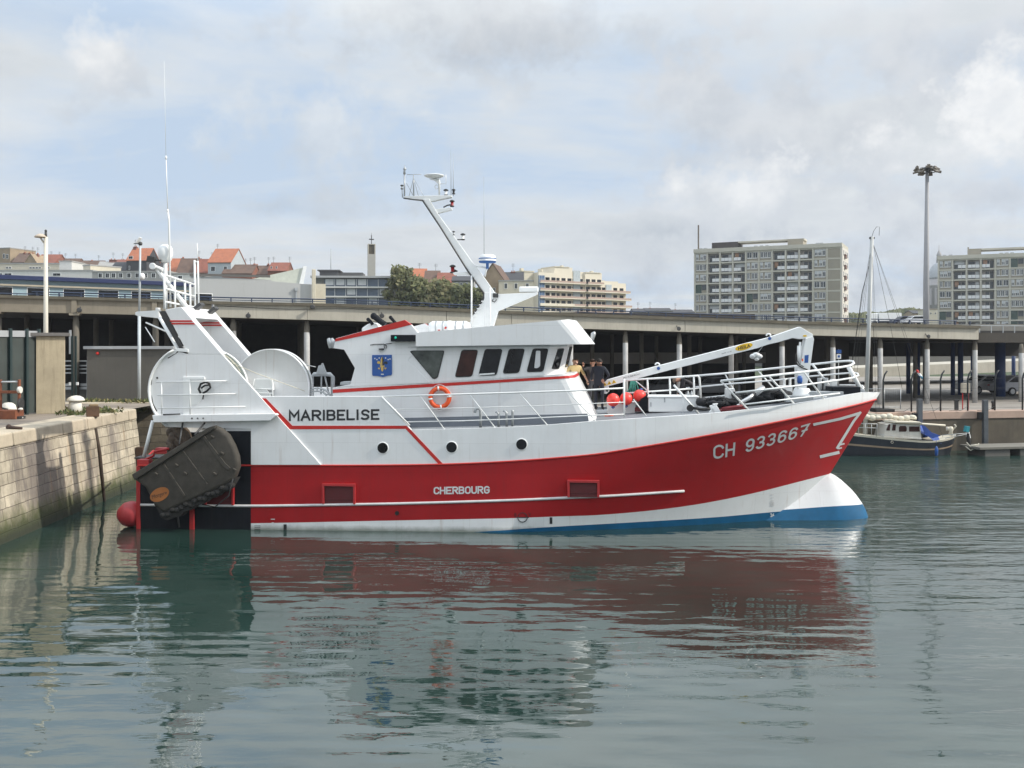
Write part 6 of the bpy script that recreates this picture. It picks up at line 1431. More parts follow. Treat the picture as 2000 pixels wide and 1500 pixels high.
p = qpt(1940, 1.0); mb = MB(); mb.lathe([(.1, 0), (.09, .35), (.13, .4), (.1, .5), (.001, .52)], (0, 0, 0), 'Z', 12); tag(mb.build('quay_socket', STEELDK, loc=p), 'stubby dark mooring post right of the switch box', 'mooring post')
p = qpt(1723, .5); mb = MB(); mb.obox((.0, 0, .09), (1.1, .7, .16), Matrix.Rotation(.15, 3, 'Z')); mb.obox((-.3, 0, .18), (.5, .5, .06)); tag(mb.build('dark_pallet', RUBBER, loc=p, bevel=.02), 'flat black pallet lying at the foot of the first bent fence post', 'pallet')
p = qpt(1742, 2.6); hf = thing('mesh_barrier', 'thin grey wire mesh barrier standing near the left end of the right quay', 'barrier', p); mb = MB()
for z in (.1, 1.15): mb.tube([(-1.4, 0, z), (.5, 0, z)], .02, 5)
for x in (-1.4, -.45, .5): mb.tube([(x, 0, 0), (x, 0, 1.18)], .025, 5)
for k in range(18): mb.tube([(-1.35 + k * .1, 0, .1), (-1.35 + k * .1, 0, 1.15)], .004, 3)
mb.build('frame', GALV, hf)
p = qpt(1638, 6.8); t_ = thing('parking_sign', 'blue and white sign plates fixed to a column under the viaduct by the bow', 'sign', p); bsg = MB(); z_ = G(1637, 690, p.y).z - 2.17; bsg.box(-.16, .16, -.03, .0, z_, z_ + .22); bsg.build('blue_plate', BLUEPNT, t_); bsg = MB(); bsg.box(-.14, .14, -.03, 0, z_ - .34, z_ - .05, 0); bsg.box(-.07, .07, -.036, -.03, z_ - .26, z_ - .12, 1); bsg.build('white_plate', [WHITE2, BLUEPNT], t_)
bsg = MB(); bsg.tube([(.0, .03, 0), (0, .03, z_ + .25)], .025, 6); bsg.build('pole', GALV, t_)
PILE = M('steel_pile', (.10, .11, .12), .7, var=.3, streak=.4)
for px, yt, lab in ((1796, 779, 'grey steel fender pile standing left of the yacht cabin'), (1924, 781, 'grey steel fender pile standing right of the yacht stern')):
    p = qpt(px, -.35); p.z = 0; t_ = thing('fender_pile', lab, 'pile', p, 0, 'fender piles on the right quay'); zt_ = G(px, yt, p.y).z; mb = MB(); mb.box(-.12, .12, -.14, .14, -3, zt_); mb.build('pile', PILE, t_, .015); mb = MB(); mb.box(-.34, -.12, -.05, .3, 1.75, 2.12); mb.build('bracket', RUBBER, t_, .02)
p = qpt(1965, -2.0); p.z = 0; t_ = thing('pontoon', 'narrow grey floating pontoon along the quay at the right edge', 'pontoon', p, math.atan2(9, 44)); mb = MB(); mb.box(-2.3, 9, -.9, .7, .36, .50); mb.build('deck', M('pontoon_deck', (.17, .16, .135), .85, var=.2, scale=3), t_, .02); mb = MB()
PFL = M('pontoon_float', (.12, .115, .105), .9, var=.2)
for x in (-1.9, .2, 4): mb = MB(); mb.box(x, x + 1.5, -.8, .6, -.3, .35); mb.build('float', PFL, t_, .03)

# ---- pale warehouse closing the view under the viaduct at right
a, b = G(1500, 690, 112), G(2250, 690, 128); d = b - a; d.z = 0; t_ = thing('warehouse', 'long low pale warehouse seen far back beneath the viaduct at right', 'warehouse', (a.x, a.y, 2), math.atan2(d.y, d.x)); Ln = d.length
mb = MB(); mb.box(0, Ln, 0, 12, 0, 4.9); mb.build('wall', M('warehouse_render', (.15, .145, .135), .9, var=.12, scale=.4, streak=.3), t_); mb = MB(); mb.box(-.2, Ln + .2, -.3, 12.2, 4.9, 5.3); mb.build('roof', M('warehouse_roof', (.12, .12, .12), .8), t_)

# ------------------------------------------------------------------ sailing boat at the right quay
SY = 49.6
sb = thing('sailing_boat', 'old dark hulled sailing boat with a white cabin moored at the right quay', 'sailing boat', (20.6, SY + 1.2, 0)); S0 = Vector((20.6, SY + 1.2, 0))
def SP(px, py, dy=0.0): return G(px, py, SY + dy) - S0
NAVYH = M('navy_hull_paint', (.018, .022, .030), .35, var=.2, streak=.3, dirt=(.06, .06, .06)); CREAMP = M('cream_paint', (.62, .57, .46), .6, var=.12); VARN = M('old_varnish', (.33, .24, .16), .6, var=.2)
xa_, xb_ = SP(1610, 880).x, SP(1889, 870).x
SH = [(SP(px, py).x, SP(px, py).z) for px, py in ((1610, 843), (1662, 847), (1700, 851), (1734, 855), (1775, 859), (1810, 861.5), (1840, 860.5), (1867, 857), (1889, 851))]
def shb(x): q = (x - xa_) / (xb_ - xa_); return 1.25 * max(0, 1 - abs(2 * q - 1.0) ** 2.6) ** .62
mb = MB(); ni = 36
for sg in (-1, 1):
    rows = []
    for fz in (0, .25, .5, .62, .68, .9, .93, 1.0):
        r = []
        for i in range(ni + 1):
            q = i / ni; x = xa_ + (xb_ - xa_) * q; zt_ = catmull(SH, x); z = -.5 + (zt_ + .5) * fz; k = .72 + .28 * fz ** .6; xx = x + (.35 * (1 - fz) if q < .1 else 0) - (.5 * (1 - fz) * smooth(.75, 1, q)); r.append((xx, sg * shb(x) * k, z))
        rows.append(r)
    mb.grid(rows, mats=lambda i, j: 1 if i in (3,) else (2 if i == 6 else 0))
mb.build('hull', [NAVYH, VARN, CREAMP], sb)
mb = MB(); mb.grid([[(xa_ + (xb_ - xa_) * i / ni, s * shb(xa_ + (xb_ - xa_) * i / ni), catmull(SH, xa_ + (xb_ - xa_) * i / ni) - .02) for i in range(ni + 1)] for s in (-1, 1)]); mb.build('deck', CREAMP, sb)
def sprism(pix, y0, y1, mat, name, par=sb, bev=.02):
    mb = MB(); mb.prism([(SP(px, py).x, y0, SP(px, py).z) for px, py in pix], (0, y1 - y0, 0)); return mb.build(name, mat, par, bev)
cab = sprism([(1731, 856), (1738, 831), (1750, 828), (1803, 829), (1806, 860)], -.85, .85, M('dull_white_cabin', (.52, .51, .47), .6, var=.12, streak=.3), 'cabin')
for pl in ([(1737, 838), (1741, 829.5), (1744, 829.5), (1743, 842), (1736, 842)], [(1747, 842), (1749, 830), (1755, 830), (1754, 842)], [(1761, 836), (1763, 833), (1774, 833), (1776, 836), (1776, 842), (1774, 844), (1761, 844)], [(1781, 844), (1781, 834), (1801, 834), (1802, 844)]): sprism(pl, -.875, -.84, GLASSR, 'cabin_window', cab, .004)
sprism([(1748, 826.5), (1752, 823.5), (1800, 824.5), (1806, 828)], -1.0, 1.0, CREAMP, 'cabin_roof', cab)
mb = MB(); mb.tube([SP(1728, 823, .3), SP(1846, 831, .3)], .06, 6); mb.build('spar', CREAMP, sb)
mb = MB(); r = []
pts_ = [(1803, 829), (1815, 834), (1828, 845), (1843, 850)]
for px, py in pts_: a = SP(px, py); r.append([(a.x, y, a.z - .12 * abs(y) ** 2 - .35 * (abs(y) > .8)) for y in (-1.0, -.85, -.5, 0, .5, .85, 1.0)])
mb.grid(r); mb.prism([(SP(*q).x, -.95, SP(*q).z) for q in ((1804, 830), (1812, 852), (1826, 857), (1842, 852), (1824, 846), (1812, 834))], (0, .05, 0)); mb.build('blue_tarp', M('blue_tarpaulin', (.025, .075, .32), .6, var=.3, scale=3, bump=.6, bscale=6), sb)
MASTM = M('grey_mast', (.46, .47, .46), .5, var=.1); mb = MB(); mb.tube([SP(1689.5, 850, 1.2), SP(1703, 462, 1.2)], [.115, .10], 10); mb.build('mast', MASTM, sb)
mb = MB(); mt = SP(1703, 466, 1.2); mb.box(mt.x - .13, mt.x + .13, mt.y - .06, mt.y + .06, mt.z - .02, mt.z + .08); mb.tube([SP(1703, 462, 1.2), SP(1706, 452, 1.2), SP(1712, 443, 1.2), SP(1718, 443, 1.2), SP(1717, 460, 1.2)], .012, 4); mb.tube([SP(1680, 634, 1.2), SP(1703, 634, 1.2)], .03, 5); mb.build('masthead', STEELDK, sb)
mb = MB(); top = SP(1703, 466, 1.2)
for px, py, dy, r in ((1655, 760, 1.2, .03), (1650, 850, 2.2, .012), (1660, 850, .3, .012), (1842, 855, 1.2, .012), (1720, 855, 2.3, .01), (1712, 855, .1, .01), (1811, 790, 1.2, .012)):
    a = top if r < .02 or True else top; mb.tube([top + Vector((0, 0, -.1)), SP(px, py, dy)], min(r, .012) * .65, 4)
mb.tube([SP(1697, 520, 1.2), SP(1684, 570, 1.2), SP(1660, 740, 1.2)], [.012, .022, .022], 5); mb.tube([SP(1704, 470, 1.2), SP(1740, 640, 1.6), SP(1762, 760, 1.8)], .010, 4)
mb.build('rigging', STEELDK, sb)
mb = MB(); rl = []
for i in range(9): px = 1692 + i * 11.2; mb.ball(SP(px, 814 + 2 * math.sin(i * 1.3) + i * .25, .9), (.22, .16, .14 + .03 * math.sin(i * 2.1)), 10, 7)
mb.tube([SP(1690, 808, 1.2), SP(1740, 815, 1.0), SP(1790, 817, .8)], .07, 8); mb.build('furled_sail', CREAMC, sb)
mb = MB()
for a, b in (((1676, 827), (1713, 828)), ((1676, 835), (1713, 836)), ((1840, 850), (1888, 846)), ((1846, 856), (1888, 848))): mb.tube([SP(*a, .15), SP(*b, .15)], .015, 5)
for px, t0, b0 in ((1677, 827, 848), (1690, 827, 850), (1702, 828, 851), (1713, 828, 853), (1864, 848, 858), (1887, 846, 854)): mb.tube([SP(px, t0, .15), SP(px, b0, .15)], .015, 5)
mb.tube([SP(1716, 848, .1), SP(1760, 853, .05), SP(1800, 856, .05)], .012, 4)
for px in (1725, 1745, 1765, 1785): mb.tube([SP(px, 848 + (px - 1716) * .09, .1), SP(px, 858, .1)], .012, 4)
mb.build('guard_rail', GALV, sb)
mb = MB(); mb.lathe([(.12, 0), (.09, .2), (.14, .3), (.1, .45), (.001, .47)], SP(1857, 850, .9), 'Z', 12); mb.tube([SP(1863, 838, .9), SP(1867, 832, .9), SP(1864, 829, .9)], .04, 6); mb.lathe([(.09, 0), (.09, .2)], SP(1851, 841, .9), 'Z', 10); mb.build('winch', CREAMP, sb)
mb = MB(); a = SP(1889, 848, 1.2); mb.obox(SP(1888, 838, 1.0), (.20, .28, .32), Matrix.Rotation(.2, 3, 'Y'), 0); mb.tube([SP(1889, 842, 1.0), SP(1894, 856, 1.0)], [.10, .07], 8, 1); mb.tube([SP(1890, 846, 1.0), SP(1893, 870, 1.0)], .10, 8, 2); mb.build('outboard_motor', [M('teal_cowl', (.03, .28, .33), .4), WHITE2, RUBBER], sb, .02)
mb = MB(); mb.lathe([(.02, -.45), (.08, -.4), (.09, -.1), (.05, .02), (.01, .08)], SP(1829, 874, -.15), 'Z', 12); mb.tube([SP(1829, 866, -.15), SP(1828, 856, -.05)], .012, 4); mb.build('blue_fender', BLUEPNT, sb)
mb = MB(); mb.lathe([(.07, 0), (.07, .03)], SP(1742, 863.5, -.02), 'Y', 12); mb.lathe([(.05, .02), (.05, .035)], SP(1742, 863.5, -.02), 'Y', 12, 1); mb.build('porthole', [CREAMP, GLASS], sb)
mb = MB(); 
for a, b, c_ in (((1888, 864), (1895, 872), (1908, 868)), ((1890, 868), (1902, 878), (1912, 866)), ((1886, 872), (1896, 880), (1905, 874))): mb.tube([SP(*a, .6), SP(*b, .4), SP(*c_, .3)], .03, 5)
mb.build('mooring_line', CREAMC, sb)
fl = MB(); fl.grid([[SP(px, py, 1.2) + Vector((0, .08 * math.sin(i * 1.7 + k), 0)) for i, (px, py) in enumerate(row)] for k, row in enumerate((((1789, 722), (1792, 728), (1795, 734), (1799, 740)), ((1794, 722), (1798, 729), (1801, 735), (1803, 741))))], mats=lambda i, j: j)
fo = fl.build('flag', [REDTRIM, WHITE2, M('flag_blue', (.10, .30, .45), .7)], sb, fix=False); so = fo.modifiers.new('solid', 'SOLIDIFY'); so.thickness = .01
# ------------------------------------------------------------------ floodlight mast
p = G(1809, 640, 68); p.z = gz(p.x, p.y); t_ = thing('floodlight_mast', 'very tall grey mast crowned by a ring of floodlights', 'floodlight mast', p); hz = G(1811, 331, 68).z - p.z
mb = MB(); mb.tube([(0, 0, 0), (.0, 0, hz * .5), (.07, 0, hz)], [.24, .20, .115], 12); mb.build('pole', M('mast_grey', (.30, .30, .31), .6, var=.1), t_)
mb = MB(); mb.lathe([(.42, -.06), (.45, .04), (.30, .14), (.1, .2)], (.07, 0, hz), 'Z', 20); mb.tube([(.07 + .55 * math.cos(a), .55 * math.sin(a), hz - .18) for a in [i * math.pi / 10 for i in range(20)]], .035, 5, closed=True); mb.build('ring', STEELDK, t_)
FLD = M('floodlight_casing', (.13, .11, .085), .5, var=.2)
for k in range(9):
    a = 2 * math.pi * k / 9 + .3; mb = MB(); rt = Matrix.Rotation(a, 3, 'Z') @ Matrix.Rotation(.75 if k % 2 else .3, 3, 'Y'); c = Vector((.07 + .78 * math.cos(a), .72 * math.sin(a), hz - .08 + (.16 if k % 3 == 0 else -.12))); mb.obox(c, (.34, .42, .12), rt); mb.obox(c + rt @ Vector((-.16, 0, .08)), (.2, .2, .14), rt); mb.build('floodlight', FLD, t_, .015)
# ------------------------------------------------------------------ trees
LEAFA, LEAFB, LEAFC = M('leaf_green', (.23, .24, .115), .85, var=.35, scale=.4), M('leaf_dark_green', (.165, .18, .09), .85, var=.35, scale=.4), M('leaf_olive', (.28, .26, .135), .85, var=.3, scale=.4); 
for lm in (LEAFA, LEAFB, LEAFC):      # thin leaves let light through
    lt = lm.node_tree; lp = lt.nodes['Principled BSDF']; tr = lt.nodes.new('ShaderNodeBsdfTranslucent'); mx = lt.nodes.new('ShaderNodeMixShader'); mx.inputs[0].default_value = .42
    src_ = lp.inputs['Base Color'].links[0].from_socket; lt.links.new(src_, tr.inputs[0]); lt.links.new(lp.outputs[0], mx.inputs[1]); lt.links.new(tr.outputs[0], mx.inputs[2]); lt.links.new(mx.outputs[0], lt.nodes['Material Output'].inputs[0])
BARK = M('bark', (.06, .045, .03), .9, var=.3)
def tree(label, p, h, w, n, seed, mats=(LEAFA, LEAFB, LEAFC), leaf=.5, group='trees behind the viaduct', low=.12):
    rn = random.Random(seed); t = thing('tree', label, 'tree', p, rn.random() * 6, group); mb = MB(); mb.tube([(0, 0, -.5), (.05 * h * .1, 0, h * .3), (.02, .1, h * .7)], [h * .03, h * .022, h * .008], 8)
    cl = []
    for i in range(rn.randint(24, 30)):
        a = rn.random() * 6.28; f = rn.uniform(low, 1); rr = w * .5 * math.sqrt(max(.05, 1 - (2 * f - .95) ** 2 * .85)) * rn.uniform(.35, .95); c = Vector((math.cos(a) * rr, math.sin(a) * rr, h * (.12 + .80 * f))); cl.append((c, w * rn.uniform(.15, .25)))
        mb.tube([(0, 0, h * (.12 + .35 * f)), (c.x * .5, c.y * .5, c.z - h * .06), c], [h * .008, h * .005, h * .002], 5)
    mb.build('trunk', BARK, t); mb = MB()
    for i in range(n):
        c, r = rn.choice(cl); v = Vector((rn.gauss(0, 1), rn.gauss(0, 1), rn.gauss(0, .8))).normalized() * r * (rn.random() ** .33) * (1.25 if rn.random() < .12 else 1)
        q = c + v; nrm = (v.normalized() + Vector((rn.gauss(0, .6), rn.gauss(0, .6), rn.gauss(.3, .6)))).normalized(); u = nrm.orthogonal().normalized() * leaf * rn.uniform(.5, 1.1); w_ = nrm.cross(u).normalized() * leaf * rn.uniform(.35, .8)
        mb.add([q - u, q - w_ * .8, q + u, q + w_], [(0, 1, 2, 3)], 0 if rn.random() < .5 else (1 if rn.random() < .6 else 2))
    mb.build('crown', mats, t, fix=False, weld=False); return t
def gtree(label, px, ytop, Y, w, n, seed, **k): p = G(px, 600, Y); zt_ = G(px, ytop, Y).z; p.z = gz(p.x, p.y); return tree(label, p, zt_ - p.z, w, n, seed, **k)
gtree('tall yellow green tree beside the slab block with glazed balconies', 784, 515, 150, 4.8, 4600, 1, mats=(LEAFA, LEAFC, LEAFB))
gtree('mid height green tree right of the tall yellow green tree', 824, 541, 148, 6.0, 4200, 2)
gtree('broad olive tree in front of the orange and brown roofs', 862, 548, 146, 6.6, 4600, 3, mats=(LEAFC, LEAFA, LEAFB))
gtree('dark green tree below the slate roofed house', 903, 556, 144, 5.6, 4200, 4, mats=(LEAFB, LEAFA, LEAFB))
gtree('dark tree just behind the leaning mast foot', 938, 562, 143, 4.8, 3600, 5, mats=(LEAFB, LEAFA, LEAFA))
mb = MB(); 
for k in range(900):
    px = RND.uniform(1640, 1835); Y = RND.uniform(420, 520); p = G(px, 622 - 9 * math.exp(-((px - 1775) / 40) ** 2) - RND.random() * 6, Y); s = RND.uniform(1.2, 3.0); a = RND.random() * 3; u = Vector((math.cos(a), math.sin(a), .3)) * s; w_ = Vector((0, .3, 1)) * s * .7; mb.add([p - u, p - w_, p + u, p + w_], [(0, 1, 2, 3)], k % 2)
for k in range(1300):
    px = RND.uniform(1640, 1835); Y = RND.uniform(420, 520); p = G(px, 622 + RND.random() * 26, Y); s = RND.uniform(1.6, 3.4); a = RND.random() * 3; u = Vector((math.cos(a), math.sin(a), .3)) * s; w_ = Vector((0, .3, 1)) * s * .7; mb.add([p - u, p - w_, p + u, p + w_], [(0, 1, 2, 3)], k % 2)
o = mb.build('distant_wood', [LEAFB, LEAFA], fix=False, weld=False); o['label'] = 'distant wooded hilltop right of the left tower block'; kind(o, 'stuff')
# ------------------------------------------------------------------ houses on the hill
TILEO = M('orange_roof_tiles', (.40, .14, .07), .8, var=.25, scale=1.2, bump=.4, bscale=12); TILER = M('red_brown_roof_tiles', (.24, .085, .055), .85, var=.3, scale=1.0); TILEB = M('brown_roof_tiles', (.135, .085, .062), .85, var=.35, scale=.9); SLATE = M('dark_slates', (.055, .055, .06), .8, var=.3, scale=.9)
WTAN, WBRK, WBLU, WCRM, WGRY, WWHT = M('tan_brick', (.33, .25, .165), .9, var=.2, scale=.8), M('red_brick', (.24, .10, .065), .9, var=.25, scale=.8), M('pale_blue_render', (.42, .46, .48), .9), M('cream_render', (.58, .53, .42), .9, var=.1), M('grey_render', (.34, .335, .32), .9, var=.15), M('white_render', (.62, .61, .58), .9, var=.1)
BRCH = M('brick_chimney', (.20, .085, .06), .9, var=.25)
def win(par, x, y, z, w, h, frame=WHITE2, g=GLASS, rot=None):
    mb = MB(); mb.box(x - w / 2, x + w / 2, y - .05, y + .03, z, z + h, 0); d = min(.09, w * .12)
    mb.box(x - w / 2 + d, x - .02, y - .06, y - .02, z + d, z + h - d, 1); mb.box(x + .02, x + w / 2 - d, y - .06, y - .02, z + d, z + h - d, 1); return mb.build('window', [frame, g], par)
def house(label, px0, px1, yr, ye, Y, roof, wall, mode='side', rz=0.0, depth=8.0, wins=(), chim=(), group='houses on the hill behind the harbour', kindn='house', flat=False, hip=0.0):
    pc = G((px0 + px1) / 2, 600, Y); zb_ = gz(pc.x, Y) - .5; pc.z = zb_; w = (px1 - px0) / F * Y; t = thing(kindn, label, kindn.replace('_', ' '), pc, rz, group)
    ze = G(0, ye, Y).z - zb_; zr = G(0, yr, Y + (depth / 2 if mode == 'side' and not flat else 0)).z - zb_; x0_, x1_ = -w / 2, w / 2; mb = MB(); o_ = .25
    if flat:
        mb.box(x0_, x1_, 0, depth, 0, zr - .25); wl = mb.build('wall', wall, t); mb = MB(); mb.box(x0_ - .1, x1_ + .1, -.1, depth + .1, zr - .25, zr); rf = mb.build('roof', roof, t)
    elif mode == 'side':
        mb.prism([(x0_, 0, 0), (x0_, depth, 0), (x0_, depth, ze), (x0_, depth / 2, zr - .12), (x0_, 0, ze)], (w, 0, 0)); wl = mb.build('wall', wall, t); mb = MB()
        sl = (zr - ze) / (depth / 2); a0 = (-o_, ze - sl * o_); mb.prism([(x0_ - .15, a0[0], a0[1]), (x0_ - .15, depth / 2, zr), (x0_ - .15, depth + o_, a0[1]), (x0_ - .15, depth + o_, a0[1] + .16), (x0_ - .15, depth / 2, zr + .18), (x0_ - .15, a0[0], a0[1] + .16)], (w + .3, 0, 0)); rf = mb.build('roof', roof, t)
    else:
        mb.prism([(x0_, 0, 0), (x1_, 0, 0), (x1_, 0, ze), (0, 0, zr - .12), (x0_, 0, ze)], (0, depth, 0)); wl = mb.build('wall', wall, t); mb = MB(); sl = (zr - ze) / (w / 2); a = ze - sl * o_
        mb.prism([(x0_ - o_, -.15, a), (0, -.15, zr), (x1_ + o_, -.15, a), (x1_ + o_, -.15, a + .16), (0, -.15, zr + .18), (x0_ - o_, -.15, a + .16)], (0, depth + .3, 0)); rf = mb.build('roof', roof, t)
    for wpx, wy0, wy1, ww in wins: z0_ = G(0, wy1, Y).z - zb_; z1_ = G(0, wy0, Y).z - zb_; win(t, (wpx - (px0 + px1) / 2) / F * Y, 0, z0_, ww / F * Y, z1_ - z0_)
    for cpx, cy, cw in chim:
        mb = MB(); x = (cpx - (px0 + px1) / 2) / F * Y; zc = G(0, cy, Y).z - zb_; ww = cw / F * Y; yy_ = depth * .5 if mode == 'side' else depth * .4; mb.box(x - ww / 2, x + ww / 2, yy_ - .5, yy_ + .5, min(ze, zr) - .2, zc - .35, 0); mb.box(x - ww / 2 - .06, x + ww / 2 + .06, yy_ - .56, yy_ + .56, zc - .35, zc - .2, 0)
        for k in (-.25, .25): mb.lathe([(.13, zc - .2), (.11, zc + .15)], (x + k * ww, yy_, 0), 'Z', 8, 1)
        mb.build('chimney', [BRCH, TILEO], rf)
        if int(cpx) % 2 == 0:
            mb = MB(); mb.tube([(x, yy_, zc), (x, yy_, zc + 1.7)], .035, 4)
            for k in range(3): mb.tube([(x - .35, yy_, zc + 1.1 + k * .25), (x + .45, yy_, zc + 1.1 + k * .25)], .02, 4)
            mb.build('aerial', STEELDK, rf)
    return t
H = house
H('flat roofed tan brick house at the far left of the skyline', -25, 25, 484, 486, 262, WGRY, WTAN, flat=True, rz=rad(-18), depth=9, wins=((10, 496, 505, 5), (18, 497, 506, 5)))
H('brown tiled house with a row of chimneys right of the tan brick house', 24, 51, 496, 512, 258, TILEB, WGRY, chim=((34, 490, 3), (43, 491, 4)))
H('beige gabled house between two brown roofs at left', 49, 71, 496, 512, 252, WTAN, WTAN, 'gable', chim=((52, 492, 3), (62, 493, 3)))
H('red brown roofed house behind the lamp post', 68, 107, 498, 514, 256, TILER, WBRK, chim=((86, 500, 4), (102, 501, 4)))
H('low brown roofed house right of the lamp post', 105, 146, 506, 518, 258, TILEB, WBRK, chim=((114, 504, 3), (134, 505, 3)))
H('long brown roof with brick chimneys behind the cream flats', 144, 192, 510, 524, 254, TILEB, WBRK, chim=((167, 506, 4), (180, 508, 3)))
H('pale grey gabled house with a white chimney block', 188, 216, 512, 528, 246, WGRY, WWHT, rz=rad(8), chim=((212, 503, 13),))
H('brick house with a square chimney stack behind the pale gable', 218, 246, 508, 516, 262, TILER, WBRK, chim=((228, 504, 9),))
H('dark slate roof right of the pale grey gable', 214, 246, 513, 528, 240, SLATE, WGRY, wins=((226, 523, 526, 8),))
H('tall house with a steep orange roof and brick chimney behind the white panel pole', 246, 287, 486, 508, 238, TILEO, SLATE, rz=rad(-6), depth=7, chim=((250.5, 478, 6),), wins=((255, 500, 506, 9), (252, 519, 527, 3)))
H('dark slate mansard house right of the steep orange roof', 284, 306, 504, 514, 244, SLATE, SLATE, wins=((296, 517, 526, 5),), chim=((303, 505, 3),))
H('brown roofed house just left of the satellite dome', 300, 334, 506, 520, 250, TILER, WBRK)
H('house with a bright orange roof right of the satellite dome', 326, 347, 506, 532, 240, TILEO, WCRM, chim=((347, 500, 4),))
H('wide brown roofed house left of the two storey blue house', 344, 383, 506, 533, 236, TILEB, WBRK, chim=((378, 500, 3),))
H('red brown roof with a pinkish end wall by the blue house', 380, 407, 507, 532, 234, TILER, M('pink_render', (.45, .28, .24), .9), chim=((404, 503, 3),))
H('tall pale blue house with a big orange roof', 405, 452, 487, 512, 226, TILEO, WBLU, rz=rad(-7), depth=9, chim=((408, 486, 4),), wins=((415.5, 520, 530, 9), (441, 520, 530, 7)))
H('brown terraced house with four tall chimneys', 434, 492, 518, 534, 224, TILEB, WBRK, chim=((446, 513, 5), (470, 516, 5), (480, 515, 4), (488, 513, 5)))
H('brown roofed house between the chimneys and the small red roof', 488, 524, 520, 536, 228, TILEB, WBRK, chim=((493, 514, 4), (516, 513, 4)))
H('small house with a red roof left of the white wedge roof', 523, 559, 514, 529, 226, TILER, WBRK, chim=((526, 512, 3), (558, 512, 2.5)), wins=((530, 520, 525, 3), (540, 520, 525, 3)))
H('orange gabled roof rising behind the trees', 806, 836, 526, 552, 200, TILEO, WBRK, rz=rad(10), chim=((822, 526, 5),))
H('brown roofed house behind the broad olive tree', 828, 856, 530, 552, 196, TILEB, WBRK, chim=((848, 528, 5),))
H('pinkish roofed house left of the red mast lamp', 853, 888, 534, 552, 194, TILER, WTAN)
H('grey house with a slate roof and white framed windows', 883, 926, 541, 549, 180, SLATE, WGRY, wins=((891, 552, 561, 5), (901, 552, 561, 5), (911, 552, 562, 6)), depth=7)
H('tan gabled house with a dark roof behind the radar dome', 934, 990, 515, 555, 196, TILEB, WTAN, 'gable', rz=rad(-10), depth=9, wins=((965, 562, 578, 5),))
H('grey roofed house with a brick chimney left of the cream apartments', 984, 1022, 533, 548, 204, SLATE, WGRY, chim=((1002, 527, 9),))
H('low cream house with a balcony left of the cream apartments', 974, 1042, 547, 549, 190, WGRY, WCRM, flat=True, wins=((988, 553, 564, 6), (1008, 553, 564, 6), (1030, 553, 564, 6)), depth=7)
for px0, px1, yt, lab in ((1238, 1262, 604, 'low house far off right of the cream apartments'), (1262, 1312, 603, 'low cream house behind the viaduct rail'), (1312, 1356, 606, 'low grey house left of the left tower block')): H(lab, px0, px1, yt, yt + 5, 240, SLATE, WCRM if px0 == 1262 else WGRY, chim=((px0 + 12, yt - 2, 4),))
H('small cream house below the dome of the church', 1812, 1834, 603, 606, 330, WTAN, WCRM, flat=True, wins=((1818, 610, 614, 3), (1827, 610, 614, 3)))
H('small beige house left of the floodlight mast foot', 1783, 1806, 607, 612, 350, SLATE, WTAN, wins=((1792, 616, 620, 3),))
# ---- white flats at far left
def flats(label, px0, px1, yt, Y, mat, wins, depth=10, rz=0.0, extra=None, name='apartment_house', roofm=None):
    t = H(label, px0, px1, yt, yt + 1, Y, roofm or WGRY, mat, flat=True, rz=rz, depth=depth, wins=wins, kindn=name, group='low buildings behind the viaduct'); return t
flats('long low cream block of flats below the brown roofs at left', -60, 158, 513.5, 206, WCRM, [(x, 521, 525, 5) for x in (14, 20, 60, 66, 72, 78, 95, 148)], depth=8)
flats('white front terrace of flats above the blue roof', -60, 181, 527, 190, WWHT, [(x, 533, 539.5, w) for x, w in ((2, 6), (16, 15), (111, 16))], depth=9)
flats('pale stair tower rising from the cream flats', 116, 140, 509, 200, WWHT, [], depth=6)
flats('sunny cream wing at the right end of the flats', 157, 182, 517, 198, WCRM, [], depth=7, rz=rad(-35))
flats('grey glazed storey right of the white terrace', 180, 330, 529, 186, WGRY, [(x, 533, 543, 8) for x in (196, 210, 222, 236, 252, 268, 284, 300, 316)])
flats('pale grey block behind the gallows rails', 326, 380, 533, 170, WWHT, [(352, 538, 545, 9)])
# blue roofed terminal
a, b = G(-120, 560, 74), G(372, 560, 86); d = b - a; d.z = 0; t_ = thing('terminal_building', 'long pale blue building with a dark blue roof edge behind the viaduct at left', 'building', (a.x, a.y, 3), math.atan2(d.y, d.x)); Ln = d.length
zf0, zf1 = G(0, 548, 78).z - 3, G(0, 539.5, 78).z - 3
mb = MB(); mb.box(0, Ln, 0, 14, 0, zf0); mb.build('wall', M('pale_blue_cladding', (.27, .37, .41), .6, var=.1, scale=.5), t_)
mb = MB(); mb.box(-.3, Ln + .3, -.5, 14.4, zf0, zf1); mb.build('roof', M('royal_blue_fascia', (.007, .017, .075), .5, var=.15), t_, .03)
mb = MB(); mb.box(0, Ln, -.25, 0, zf0 - .5, zf0 - .36); mb.build('ledge', M('beige_ledge', (.36, .32, .25), .8), t_)
for k in range(8): mb = MB(); x = .8 + k * 2.75; mb.box(x, x + 1.6, -.04, .02, zf0 - 1.5, zf0 - .62, 1); mb.box(x - .06, x + 1.66, -.02, .03, zf0 - 1.56, zf0 - .56, 0); mb.build('window', [WHITE2, GLASS], t_)
mb = MB(); 
for k in range(14): mb.box(.5 + k * 1.6, .54 + k * 1.6, -1.1, -1.06, zf0 - 3, zf0 - 1.15)
mb.box(0, Ln, -1.1, -1.05, zf0 - 1.2, zf0 - 1.12); mb.build('walkway_rail', RAILB, t_)
